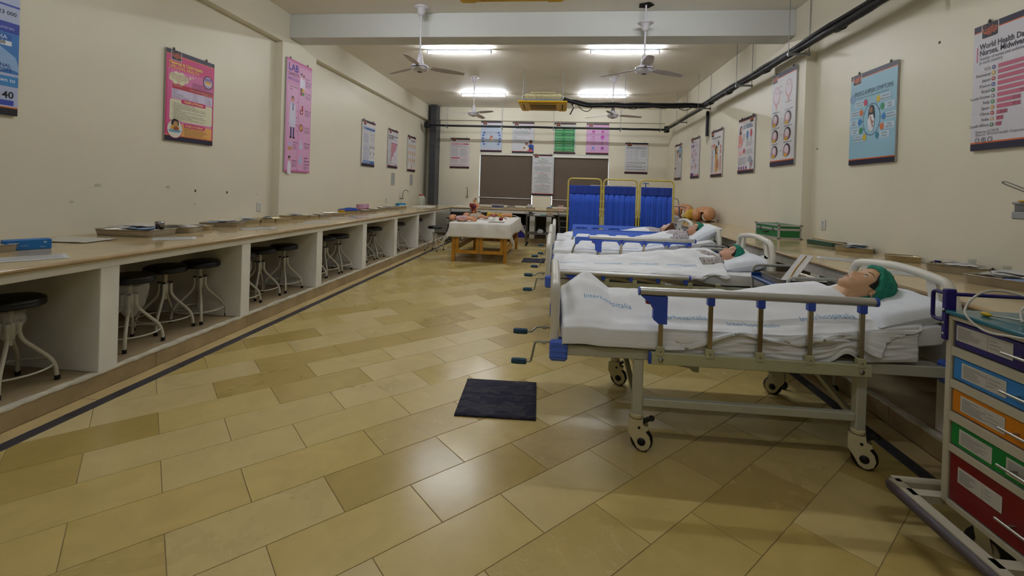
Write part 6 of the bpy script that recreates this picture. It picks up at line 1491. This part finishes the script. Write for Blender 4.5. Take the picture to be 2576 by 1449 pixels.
def sink(label, c, w, d, ang=0):
    t = thing('sink', label, 'sink', (c[0], c[1], ZT), ang, 'white inset sinks'); g = MB(m_sink)
    seq = [(rr2(w, d, .03), 0), (rr2(w, d, .03), .016), (rr2(w-.03, d-.03, .03), .02), (rr2(w-.06, d-.06, .03), .016), (rr2(w-.10, d-.10, .03), .004)]; n = 24
    vs = [(x, y, z) for p, z in seq for x, y in p]; g.add(vs, [(i*n+k, i*n+(k+1) % n, (i+1)*n+(k+1) % n, (i+1)*n+k) for i in range(4) for k in range(n)], True); g.add(vs[-n:], [tuple(range(n))]); g.build('basin', t)
    MB(m_instr).lathe([(0, .0065), (.022, .0065), (.024, .0045)], 14).build('drain', t)
sink('white sink in the far end of the left counter', (-3.66, 12.0), .46, .78); sink('white sink in the left end of the back counter', (-2.82, 13.2), .52, .46)
def tap(label, loc, rz, up=.22):
    t = thing('swan_neck_tap', label, 'tap', loc, rz, 'chrome swan neck taps')
    MB(m_instr).cyl((0, 0, 0), (0, -.07, 0), .016).build('wall_spigot', t)
    MB(m_instr).ell((0, -.075, 0), (.024, .024, .024)).build('valve_body', t)
    MB(m_instr).tube(bez([(0, -.075, .01), (0, -.08, up*.6), (0, -.12, up), (0, -.2, up*1.02), (0, -.24, up*.78)], 6), .010, 8).build('spout', t)
    MB(m_instr).tube([(-.04, -.075, -.01), (.04, -.075, -.01)], .007, 6).build('lever', t)
tap('chrome swan neck tap above the sink on the left wall', (XL, 12.0, 1.12), PL); tap('chrome swan neck tap on the back wall left of the blind', (-2.95, YB, 1.2), 0, .26)
tap('chrome swan neck tap on the right wall behind the pelvis models', (XR, 12.6, 1.1), PR, .24)
m_jug = M('clear_jug_plastic', 'C9CFC0', .12, alpha=.45, trans=.0)
for k, y in enumerate((12.66, 12.86)):
    t = thing('water_jug', ('near', 'far')[k]+' clear plastic water jug with a red cap beside the dark column', 'jug', (-3.98, y, ZT), 0, 'water jugs')
    MB(m_jug).lathe([(0, .001), (.085, .001), (.092, .02), (.088, .08), (.092, .14), (.09, .2), (.07, .245), (.035, .275), (.03, .29)], 22, wob=lambda a, i: 1+.02*math.sin(a*6)).build('bottle', t)
    MB(M('red_cap', 'A81C26', .4)).lathe([(0, .318), (.032, .318), (.035, .312), (.035, .288), (.028, .286)], 16).build('cap', t)
    MB(M('red_cap', 'A81C26', .4)).tube([(-.06, 0, .29), (-.03, 0, .3), (.03, 0, .3), (.06, 0, .29)], .004, 6).build('handle', t)
# ---- sockets
m_sock2 = M('socket_white', 'CFCFC8', .4)
def socket(label, loc, rz):
    t = thing('wall_socket', label, 'socket', loc, rz, 'white wall sockets')
    MB(m_sock2).box(-.045, .045, -.012, -.001, -.065, .065, .005).build('plate', t)
    for x, z in ((-.016, .03), (.016, .03), (0, .008), (-.016, -.02), (.016, -.02), (0, -.042)): MB(m_blk).box(x-.004, x+.004, -.0135, -.0118, z-.006, z+.006).build('socket_hole', t)
socket('white wall socket low on the left wall beside the pilaster', (XL, 6.16, 1.09), PL); socket('white wall socket on the right wall right of the green case', (XR, 6.0, 1.14), PR); socket('small white wall socket far along the left wall', (XL, 11.0, 1.08), PL)
# ---- back counter
tray('covered round steel dish right of the navy case on the back counter', (-1.42, 13.4), .27, .24, .04, .1)
o = MB(m_instr).lathe([(.115, .0), (.11, .012), (.06, .022), (.02, .026), (.018, .04), (0, .044)], 20).build('dish_lid', None, (-1.42, 13.4, ZT+.041)); tag(o, 'domed steel lid on the round dish of the back counter', 'lid')
tray('steel tray with a crumpled bag under the edge of the left blind', (-.83, 13.2), .27, .22, .045, .1)
o = MB(m_pclear).ell((0, 0, .05), (.08, .06, .06), 12, 8, lambda q, p: q*(1+.35*nz(p.x*2, p.y*2, p.z*2))).build('crumpled_bag', None, (-.87, 13.2, ZT+.02)); tag(o, 'crumpled clear bag in the tray under the left blind', 'bag')
tray('steel tray holding a flat blue box under the staged flow chart', (-.28, 13.3), .19, .17, .04, 0, m_traw)
carton('flat blue box in the tray under the staged flow chart', '3A6FB0', (-.28, 13.3), (.15, .12, .04), 0, ZT+.02, (), 'box')
t = thing('denture_model', 'red and white giant denture model on the back counter by the screen', 'model', (.05, 12.95, ZT))
for z, m in ((.0, M('model_white_tooth', 'D8D2C8', .35)), (.085, None)):
    m = M('model_white_tooth', 'D8D2C8', .35); gum = M('model_gum_red', '9E1E2C', .35)
    MB(m).lathe([(0, z+.0), (.085, z+.0), (.088, z+.012), (.08, z+.02), (0, z+.02)], 22).build('arch_base', t)
    MB(gum).lathe([(.05, z+.021), (.084, z+.021), (.086, z+.034), (.05, z+.034)], 22).build('gum', t)
    for k in range(12):
        a = PI+PI*(k+.5)/12; T = TR(.07*math.cos(a), .07*math.sin(a), z+.034); MB(m).at(T @ R3('Z', a)).box(-.009, .009, -.008, .008, 0, .018, .004).build('tooth', t)
# ---- trolley contents
tz = .8005
for k, (r, h, z) in enumerate(((.055, .05, 0), (.05, .045, .05))): o = MB(m_instr).lathe([(0, 0), (r, 0), (r, h-.006), (r+.003, h-.004), (r*.6, h), (0, h)], 20).build('steel_jar', None, (-.75, 11.95, tz+z)); tag(o, ('lower', 'upper')[k]+' round steel jar stacked on the left of the trolley', 'jar', 'steel jars on the trolley')
packet('wrapped linen pack on the stainless trolley', None, (-.58, 11.93), .2, .16, tz, .1, m_pack, .03, 0, 4); packet('teal printed pack on the stainless trolley', None, (-.42, 12.0), .17, .15, tz, .2, M('teal_pack', '5E8A88', .6, var=.2, vs=30), .03, 0, 6)
carton('orange topped box on the right of the stainless trolley', 'B9B29C', (-.24, 11.95), (.15, .12, .045), 0, tz, (), 'box'); carton('flat orange packet on top of the pale trolley box', 'C07E1C', (-.24, 11.95), (.16, .125, .02), 0, tz+.046, (), 'box')
o = MB(m_pack).ell((0, 0, .05), (.09, .08, .07), 14, 9, lambda q, p: q*(1+.2*nz(p.x*2, p.y*2, p.z*2))).build('cloth_bundle', None, (-.48, 11.98, .318)); tag(o, 'pale cloth bundle on the lower trolley shelf', 'bundle')
# ---- right counter
m_flesh = M('model_flesh', 'C9926A', .45, var=.04, vs=6); m_ytorso = M('model_yellow', 'C29A28', .45)
def torso(label, loc, rz, sc=1.0):
    t = thing('torso_model', label, 'model', loc, rz, 'pelvis training models'); g = MB(m_flesh)
    secs = []
    for x, hw, ht in ((-.22, .15, .10), (-.2, .19, .13), (-.1, .205, .15), (.0, .19, .145), (.1, .18, .15), (.18, .185, .155), (.22, .17, .145), (.225, .10, .09)):
        secs.append(((x*sc, 0, ht*sc+.004), (0, hw*sc, 0), (0, 0, ht*sc)))
    loft(g, secs, 22)
    for s in (-1, 1): g.ell((-.16*sc, s*.11*sc, .15*sc), (.14*sc, .09*sc, .12*sc), 16, 10)
    g.build('torso_shell', t)
    MB(m_blk).box(.2*sc, .232*sc, -.16*sc, .16*sc, .0, .012).build('base_plate', t)
    MB(M('model_belly_plate', 'C0885E', .45)).ell((.02*sc, 0, .27*sc), (.12*sc, .12*sc, .035*sc), 18, 8).build('abdomen_plate', t)
torso('near flesh-coloured pelvis model on the right counter', (2.98, 9.72, ZT), math.radians(60), 1.0); torso('far flesh-coloured pelvis model behind the yellow one', (2.9, 10.95, ZT), math.radians(70), 1.05)
t = thing('arm_model', 'yellow injection pad model between the two pelvis models', 'model', (2.85, 10.25, ZT), math.radians(40)); g = MB(m_ytorso); loft(g, [((x, 0, ht+.003), (0, hw, 0), (0, 0, ht)) for x, hw, ht in ((-.19, .03, .03), (-.16, .07, .06), (-.05, .11, .10), (.08, .12, .12), (.16, .11, .11), (.18, .05, .06))], 20); g.build('pad_body', t)
MB(m_blk).cyl((-.23, 0, .03), (-.18, 0, .03), .012).build('end_plug', t); MB(m_blk).ell((-.02, -.09, .14), (.014, .01, .014)).build('port', t)
carton('dark green hardback book lying on the right counter past the pilaster', '2C4A36', (3.12, 5.66), (.34, .2, .05), math.radians(-72), ZT, (), 'book')
c, a = tr('steel tray with packs and a yellow catheter on the right counter', (2.9, 5.1), (3.18, 4.94), .3, .045, m_traw, .35, 'white pack in the tray with the yellow catheter', 4, 1)
g = MB(m_pack); g.box(-.17, .17, -.035, .035, 0, .004); g.mat(m_tan); g.tube([(-.16, 0, .008), (0, .006, .009), (.15, 0, .008)], .005, 6)
o = g.build('catheter_pack', None, (2.93, 5.27, ZT+.075), math.radians(-30)); o.rotation_euler = (0, .12, math.radians(-35)); tag(o, 'white pack with a yellow catheter lying across the right counter tray', 'packet')
paper('white sheet on the right counter edge beside the catheter tray', (2.52, 4.36), .34, .2, -.5); paper('white sheet behind the nearest headboard on the right counter', (2.52, 3.72), .34, .22, -.6); paper('white sheet behind the drawer cart on the right counter', (2.55, 2.5), .34, .24, -.7)
tr('empty flared steel tray in the middle of the right counter', (2.95, 4.42), (3.17, 4.31), .22, .05, m_traw, .4)
tr('deep round-ended steel tray with blue-capped packs on the right counter', (2.9, 3.92), (3.14, 3.66), .26, .06, None, .35, 'clear pack in the deep tray with blue caps', 3, 3, (m_pclear, m_pack, m_pclear))
for k, (x, y) in enumerate(((3.0, 3.93), (3.1, 3.9))): o = MB(M('navy_cap', '20287C', .4)).cyl((0, -.02, 0), (0, .02, 0), .009, n=10).build('syringe_cap', None, (x, y, ZT+.07), .9); tag(o, ('left', 'right')[k]+' dark blue cap in the deep tray on the right counter', 'cap', 'blue caps')
for k, (x, y) in enumerate(((3.19, 3.86), (3.16, 3.55))): o = MB(m_jug).lathe([(0, 0), (.035, 0), (.037, .05), (.03, .065), (.02, .075), (.02, .09), (.024, .092), (.024, .105), (0, .106)], 16).build('specimen_bottle', None, (x, y, ZT+.001)); tag(o, ('far', 'near')[k]+' small clear bottle behind the trays on the right counter', 'bottle', 'small clear bottles')
tr('long steel tray with packs behind the drawer cart', (2.78, 3.42), (2.96, 3.05), .34, .06, None, .35, 'white pack in the tray behind the drawer cart', 4, 2)
# ---- cart top clutter
m_cab = M('white_cable', 'B9B6AC', .5); m_cabg = M('grey_cable', '8B8A84', .5); m_taniv = M('tan_tube', 'B79A4A', .45); m_grn = M('green_lead', '2FA33A', .4); m_redl = M('red_lead', '9A2A1E', .4); m_dev = M('grey_device', '5A5654', .35)
CZ = 1.0035
def cable(label, mat, pts, r, cat='cable'): o = MB(mat).tube(bez(pts, 7), r, 7).build('cable', None); return tag(o, label, cat, 'cables on the drawer cart')
cable('looped white cable hanging over the drawer cart front', m_cab, [(1.93, 1.55, CZ+.02), (1.86, 1.78, CZ+.05), (1.80, 1.98, CZ+.10), (1.72, 2.03, CZ+.09), (1.625, 1.99, CZ+.02), (1.618, 1.90, CZ-.03), (1.625, 1.78, CZ-.02), (1.64, 1.6, CZ+.006)], .0045)
cable('straight white lead with a yellow plug on the drawer cart', m_cab, [(1.72, 2.0, CZ+.006), (1.76, 1.9, CZ+.012), (1.8, 1.75, CZ+.012), (1.84, 1.6, CZ+.02)], .004)
cable('tan rubber tube arching over the drawer cart', m_taniv, [(1.9, 1.60, CZ+.02), (1.88, 1.78, CZ+.10), (1.93, 1.93, CZ+.19), (2.0, 1.86, CZ+.20), (2.04, 1.66, CZ+.15)], .007)
cable('grey cable loop beside the tan tube on the drawer cart', m_cabg, [(1.95, 1.86, CZ+.01), (1.93, 1.87, CZ+.07), (1.99, 1.8, CZ+.11), (2.03, 1.65, CZ+.09)], .005)
cable('second white cable loop lying behind on the drawer cart', m_cab, [(1.75, 1.9, CZ+.006), (1.82, 1.97, CZ+.05), (1.9, 1.9, CZ+.09), (1.9, 1.75, CZ+.04), (1.82, 1.65, CZ+.01), (1.78, 1.75, CZ+.007)], .0045)
cable('bright green lead on the drawer cart', m_grn, [(1.76, 1.83, CZ+.006), (1.80, 1.78, CZ+.015), (1.84, 1.8, CZ+.05), (1.88, 1.76, CZ+.06), (1.9, 1.62, CZ+.02)], .0045)
cable('dark red lead on the drawer cart', m_redl, [(1.9, 1.72, CZ+.006), (1.88, 1.74, CZ+.04), (1.9, 1.66, CZ+.02), (1.92, 1.58, CZ+.008)], .004)
for p, m, lab, cat in (((1.715, 2.005, CZ+.008), M('yellow_plug', 'C9A81E', .4), 'yellow plug at the end of the white lead', 'plug'), ((1.755, 1.835, CZ+.01), m_grn, 'green clamp on the drawer cart', 'clamp')):
    o = MB(m).ell((0, 0, 0), (.012, .022, .009)).build('lead_plug', None, p); tag(o, lab, cat)
t = thing('handheld_device', 'dark grey handheld sensor lying on the drawer cart', 'device', (1.93, 1.76, CZ), .9); MB(m_dev).ell((0, 0, .045), (.11, .045, .042), 18, 10).build('shell', t); MB(M('device_black', '121214', .4)).box(-.02, .09, -.04, .04, .0, .03, .01).build('base', t); MB(ink('8A8890')).box(-.05, -.02, -.0462, -.044, .035, .06).build('label_plate', t)
# ---- wall unit at the right picture edge
t = thing('wall_unit', 'pale grey wall bracket unit cut off by the right edge', 'wall unit', (3.268, 3.2, 1.36), PR)
MB(M('unit_grey_plastic', '9A9C9E', .4)).box(-.16, .5, -.27, 0, 0, .052, .008).build('lower_shelf', t); MB(M('unit_grey_dark', '6E7072', .5)).box(-.15, .5, -.26, 0, .052, .10, .004).build('recess', t); MB(M('unit_grey_plastic', '9A9C9E', .4)).box(-.16, .5, -.27, 0, .098, .115, .006).build('top_plate', t)
o = MB(m_yel).lathe([(0, 0), (.1, 0), (.105, .006), (.1, .012), (0, .012)], 22).build('yellow_coil', None, (3.05, 3.22, 1.4755)); tag(o, 'yellow coil on top of the grey wall unit', 'coil')
o = MB(m_cabg).tube(bez([(3.06, 3.2, 1.488), (3.05, 3.32, 1.54), (3.03, 3.45, 1.60), (3.02, 3.42, 1.61), (3.04, 3.3, 1.555), (3.08, 3.16, 1.488)], 8), .0045, 7).build('wire_loop', None); tag(o, 'grey wire loop sticking up from the wall unit', 'wire')
# ================================================================ FLOOR MATS
def mat_carpet():
    m = M('navy_carpet_tile', '262838', .95); n, l, b = nodes_of(m); tc = n.new('ShaderNodeTexCoord')
    br = n.new('ShaderNodeTexBrick'); br.inputs['Scale'].default_value = 9; br.inputs['Color1'].default_value = (*lin('14162E'), 1); br.inputs['Color2'].default_value = (*lin('3C3A40'), 1); br.inputs['Mortar'].default_value = (*lin('23243A'), 1); br.inputs['Mortar Size'].default_value = .02; br.offset = .37; br.squash = 1.6
    nn = n.new('ShaderNodeTexNoise'); nn.inputs['Scale'].default_value = 9; ad = n.new('ShaderNodeMix'); ad.data_type = 'RGBA'; ad.inputs[0].default_value = .12
    l.new(tc.outputs['Object'], nn.inputs['Vector']); l.new(tc.outputs['Object'], ad.inputs[6]); l.new(nn.outputs['Color'], ad.inputs[7]); l.new(ad.outputs[2], br.inputs['Vector'])
    n3 = n.new('ShaderNodeTexNoise'); n3.inputs['Scale'].default_value = 260; l.new(tc.outputs['Object'], n3.inputs['Vector'])
    hs = n.new('ShaderNodeHueSaturation'); mr = n.new('ShaderNodeMapRange'); mr.inputs[1].default_value = .3; mr.inputs[2].default_value = .7; mr.inputs[3].default_value = .6; mr.inputs[4].default_value = 1.5
    l.new(n3.outputs['Fac'], mr.inputs[0]); l.new(mr.outputs[0], hs.inputs['Value']); l.new(br.outputs['Color'], hs.inputs['Color']); l.new(hs.outputs[0], b.inputs['Base Color'])
    bp = n.new('ShaderNodeBump'); bp.inputs['Strength'].default_value = .8; bp.inputs['Distance'].default_value = .004; l.new(n3.outputs['Fac'], bp.inputs['Height']); l.new(bp.outputs[0], b.inputs['Normal']); return m
m_carpet = mat_carpet(); m_back = M('carpet_backing', '17151A', .8)
for c, w, d, a, lab in (((-.376, 3.115), .52, .555, .045, 'navy patterned carpet tile on the floor before the nearest bed'), ((-.49, 9.37), .46, .56, -.02, 'far navy carpet tile on the floor near the pine table')):
    t = thing('carpet_mat', lab, 'mat', (c[0], c[1], 0), a, 'navy carpet tiles'); MB(m_back).box(-w/2, w/2, -d/2, d/2, .0005, .004).build('backing', t)
    g = MB(m_carpet); g.grid(lambda u, v: ((u-.5)*w*1.0, (v-.5)*d, .0075+.0012*nz(u*4, v*4, c[1])), 14, 14); g.build('pile', t, solid=.005)
# ================================================================ BEDSIDE TROLLEYS
m_gtube = M('grey_tube', 'A5A49C', .35); m_btray = M('blue_plastic_tray', '1C3E74', .4)
def bedside(label, x0, x1, y0, y1, z):
    t = thing('bedside_trolley', label, 'trolley', (x0, y0, 0), 0, 'blue bedside trolleys'); w, d = x1-x0, y1-y0
    b = MB(m_btray); b.box(0, w, .02, d-.02, z-.05, z-.02, .008); b.box(0, w, .02, .035, z-.02, z+.01); b.box(0, w, d-.035, d-.02, z-.02, z+.01); b.build('tray_top', t)
    for y in (0, d): MB(m_gtube).tube(fillet([(.02, y, .06), (.02, y, z+.07), (w-.02, y, z+.07), (w-.02, y, .06)], .06, 6), .0125, 9).build('end_loop', t)
    MB(m_btray).box(.02, w-.02, .0, d, .3, .32, .004).build('lower_shelf', t)
    for x in (.02, w-.02):
        for y in (0, d): MB(m_tyre).at(TR(x, y, .03) @ R3('X', PI/2)).lathe([(0, -.01), (.026, -.01), (.03, 0), (.026, .01), (0, .01)], 14).build('castor', t)
bedside('blue bedside trolley with grey loops between the first and second beds', 1.72, 2.12, 3.64, 4.26, .78); bedside('blue bedside trolley squeezed between the second and third beds', 1.74, 2.12, 5.57, 5.88, .76)
tray('steel tray with a white pack on the blue trolley between the near beds', (1.93, 3.96), .36, .42, .05, 0, None, .7605)
g = MB(m_pack); g.box(-.19, .19, -.05, .05, 0, .004); g.mat(m_tan); g.tube([(-.17, -.01, .008), (0, .004, .009), (.17, .0, .008)], .005, 6); o = g.build('catheter_pack', None, (1.97, 3.97, .875), 0); o.rotation_euler = (.0, -.55, math.radians(38)); tag(o, 'white pack with a yellow catheter standing in the trolley tray between beds', 'packet')
# ================================================================ THINGS BEHIND THE SCREEN
m_ivb = M('blue_iv_pole', '274E86', .4)
for x, y, z1, lab in ((2.56, 10.05, 1.2, 'blue drip stand right of the folding screen'), (1.79, 9.75, 1.68, 'blue drip stand whose hook shows above the third curtain')):
    t = thing('drip_stand', lab, 'drip stand', (x, y, 0), 0, 'blue drip stands'); MB(m_ivb).cyl((0, 0, .04), (0, 0, z1), .011, n=10).build('pole', t)
    if x > 2: MB(m_ivb).tube(fillet([(-.2, 0, z1), (.1, 0, z1), (.13, 0, z1-.035), (.16, 0, z1-.005)], .01, 3), .007, 7).build('hook_arm', t)
    else: MB(m_ivb).tube(bez([(-.05, 0, z1-.03), (-.045, 0, z1), (0, 0, z1-.005), (.045, 0, z1), (.05, 0, z1-.03)], 5), .008, 7).build('hook_arm', t)
    for k in range(4): a = k*PI/2+.4; MB(m_ivb).tube([(0, 0, .07), (.2*math.cos(a), .2*math.sin(a), .03)], .012, 7).build('foot', t); MB(m_tyre).ell((.2*math.cos(a), .2*math.sin(a), .018), (.018, .018, .018)).build('castor', t)
t = thing('tubular_frame', 'grey tubular frame with two loops showing above the screen curtains', 'frame', (.68, 10.6, 0))
for x0, x1 in ((0, .48), (.51, .99)): MB(m_gtube).tube(fillet([(x0, 0, .02), (x0, 0, 1.61), (x1, 0, 1.61), (x1, 0, .02)], .05, 5), .012, 8).build('loop', t)
MB(m_gtube).cyl((0, 0, .6), (.99, 0, .6), .01, n=8).build('cross_tube', t)
for x in (0, .99): MB(m_gtube).bar((x, -.2, .015), (x, .2, .015), .025, .025).build('foot_bar', t)
o = MB(M('folded_pad_grey', 'A9ABAF', .7)).box(-.08, .08, -.25, .25, 0, .06, .02); 
t = thing('folded_mattress', 'pale grey folded pad standing right of the folding screen', 'pad', (2.40, 9.85, 0)); MB(M('folded_pad_grey', 'A9ABAF', .7, var=.05, vs=6)).box(-.07, .07, -.26, .26, .42, 1.02, .03).build('pad', t)
b = MB(m_gtube); b.box(-.09, .09, -.28, .28, .38, .42); b.build('support_top', t)
for x in (-.07, .07):
    for y in (-.25, .25): MB(m_gtube).cyl((x, y, 0), (x, y, .38), .012, n=8).build('support_leg', t)
# ================================================================ MODELS ON THE TABLE
TZ = TH+.0075
m_doll = M('doll_skin', 'C9906C', .45, var=.03, vs=9); m_romp = gown_mat('doll_romper_pink', 'C0A4A8', '8A4A5A', 45); m_romp2 = gown_mat('doll_romper_check', 'B9B09A', '4A4860', 40)
def baby(label, loc, rz, rm):
    t = thing('baby_doll', label, 'doll', loc, rz, 'baby dolls'); g = MB(m_doll)
    g.ell((-.215, 0, .07), (.068, .06, .066), 18, 12); g.ell((-.2, 0, .134), (.010, .008, .008), 8, 6); g.ell((-.17, 0, .105), (.035, .04, .03), 12, 8)
    for s in (-1, 1):
        g.ell((-.215, s*.06, .068), (.016, .008, .02), 8, 6)
        g.tube(bez([(-.12, s*.06, .06), (-.08, s*.105, .05), (-.03, s*.10, .03), (-.005, s*.075, .03)], 4), [.024]*5+[.022]*4+[.018]*4, 9)
        g.ell((.006, s*.066, .028), (.022, .015, .014), 10, 7)
        g.tube(bez([(.06, s*.04, .055), (.14, s*.075, .065), (.2, s*.06, .04), (.24, s*.05, .03)], 4), [.036]*4+[.033]*4+[.026]*4+[.022], 10)
        g.ell((.258, s*.048, .035), (.024, .016, .03), 10, 7)
    loft(g, [((x, 0, .06), (0, w, 0), (0, 0, h)) for x, w, h in ((-.15, .03, .03), (-.12, .055, .045), (-.04, .062, .052), (.04, .064, .055), (.085, .05, .045))], 16)
    g.build('body', t)
    r = MB(rm); loft(r, [((x, 0, .06), (0, w, 0), (0, 0, h)) for x, w, h in ((-.135, .05, .043), (-.12, .062, .05), (-.04, .069, .058), (.04, .071, .061), (.09, .06, .05), (.1, .03, .03))], 18)
    for s in (-1, 1): r.tube([(-.125, s*.05, .062), (-.085, s*.1, .052)], [.03, .03], 10)
    r.build('romper', t)
    for s in (-1, 1): MB(m_brow).ell((-.2, s*.024, .131), (.004, .008, .003), 8, 5).build('closed_eye', t)
baby('baby doll in a pink speckled romper at the front of the table', (-1.93, 9.02, TZ), .25, m_romp); baby('baby doll in a checked romper lying behind the pink one', (-1.83, 9.88, TZ), .3, m_romp2)
m_red1 = M('model_muscle_red', '7A1A18', .35); m_org = M('model_organ_orange', 'B06A34', .4); m_dkr = M('model_dark_red', '4E0E10', .35); m_bone = M('model_bone', 'C9BC98', .4); m_vein = M('model_vein_blue', '2A2C6A', .4)
t = thing('anatomy_torso', 'anatomical torso model with open red chest standing on the table', 'model', (-2.06, 10.92, TZ)); g = MB(m_flesh)
loft(g, [((0, 0, z), (hw, 0, 0), (0, hd, 0)) for z, hw, hd in ((0, .085, .06), (.05, .09, .062), (.1, .078, .055), (.16, .075, .055), (.23, .085, .058), (.28, .1, .055), (.305, .07, .045), (.32, .035, .035), (.345, .03, .032))], 22)
g.ell((.092, 0, .262), (.03, .036, .055)); g.ell((0, -.005, .385), (.036, .043, .052), 16, 12); g.build('torso_shell', t)
r = MB(m_red1); loft(r, [((-.012, -.012, z), (hw, 0, 0), (0, hd, 0)) for z, hw, hd in ((.12, .06, .05), (.18, .07, .052), (.23, .078, .055), (.275, .09, .052), (.30, .06, .042))], 20); r.ell((-.094, -.002, .26), (.031, .038, .057)); r.build('muscle_half', t)
for c, rr, m, nm in (((-.03, -.055, .23), (.026, .02, .045), m_dkr, 'lung'), ((.03, -.055, .23), (.026, .02, .045), m_red1, 'lung'), ((.005, -.066, .225), (.016, .014, .022), m_vein, 'heart'), ((-.012, -.056, .17), (.045, .02, .022), m_dkr, 'liver'), ((.0, -.052, .11), (.045, .022, .04), m_org, 'bowel')): MB(m).ell(c, rr, 14, 9).build(nm, t)
r = MB(m_dkr); r.tube(bez([(-.045, -.06, .07), (-.05, -.066, .14), (0, -.07, .152), (.05, -.066, .14), (.045, -.06, .08)], 5), .009, 8); r.build('colon', t)
h = MB(m_hair); h.ell((.006, .008, .402), (.036, .042, .045), 14, 9); h.build('hair', t); h = MB(m_bone); h.ell((-.022, -.012, .392), (.022, .036, .042), 14, 9); h.build('skull_half', t)
MB(M('model_base_black', '141414', .4)).box(-.1, .1, -.07, .07, -.0, .006, .003).build('base', t)
t = thing('injection_arm', 'yellow and flesh coloured practice arm at the back right of the table', 'model', (-1.44, 11.0, TZ), -.02); g = MB(m_ytorso)
loft(g, [((x, 0, h+.002), (0, w, 0), (0, 0, h)) for x, w, h in ((-.32, .03, .03), (-.31, .05, .045), (-.27, .06, .058), (-.2, .05, .045), (-.05, .05, .042), (.05, .048, .042))], 16); g.build('forearm', t)
g = MB(m_flesh); loft(g, [((x, 0, h+.002), (0, w, 0), (0, 0, h)) for x, w, h in ((.05, .05, .044), (.15, .055, .05), (.26, .058, .05), (.3, .05, .045), (.31, .02, .02))], 16); g.build('upper_sleeve', t); MB(m_ytorso).lathe([(0, 0), (.06, 0), (.062, .008), (0, .012)], 16, (.28, -.08, .0)).build('end_cap', t)
for x in (-.12, .02): MB(m_red1).ell((x, -.03, .085), (.014, .008, .006)).build('puncture_mark', t)
o = MB(m_paper).tube(bez([(-1.14, 11.0, TZ+.05), (-1.02, 10.95, TZ+.03), (-.93, 10.8, TZ-.005), (-.895, 10.6, TZ-.05)], 6), .008, 7).build('drain_tube', None); tag(o, 'white tube trailing from the practice arm over the table edge', 'tube')
t = thing('organ_model', 'red womb and organ models on a clear stand at the table front', 'model', (-1.25, 9.08, TZ)); MB(M('acrylic_base', 'B9B4AE', .15, alpha=.7)).box(-.16, .16, -.07, .07, 0, .012, .004).build('base', t)
for x, y, h in ((-.07, 0, .1), (-.045, 0, .1), (.075, 0, .05)): MB(m_wire).cyl((x, y, .012), (x, y, .012+h), .003, n=7).build('pin', t)
g = MB(M('model_womb_pink', '9A4A50', .35)); g.ell((-.06, 0, .13), (.055, .035, .025), 14, 9, lambda q, p: q*(1+.2*nz(p.x*2, p.y*2, p.z*2))); g.tube(bez([(-.11, 0, .13), (-.13, 0, .15), (-.1, 0, .16), (-.05, 0, .15), (.0, 0, .16), (.02, 0, .14)], 4), .011, 8); g.build('womb', t)
g = MB(m_red1); g.ell((.085, 0, .075), (.045, .035, .035), 14, 9, lambda q, p: q*(1+.3*nz(p.x*2, p.y*2, p.z*2))); g.build('organ', t); MB(m_yel).ell((.13, .0, .115), (.018, .014, .012)).build('fat_pad', t); g = MB(m_org); g.tube(bez([(.1, 0, .1), (.15, 0, .1), (.2, 0, .07)], 4), .009, 7); g.build('vessel', t)
paper('white chart sheet on the table between the dolls and the organ model', (-1.52, 9.75), .26, .3, .1, True, TZ)
o = MB(m_blk).cyl((-.07, 0, 0), (.07, 0, 0), .005, n=8).build('pen', None, (-1.7, 10.6, TZ+.006), .3); tag(o, 'dark pen on the table cloth', 'pen')
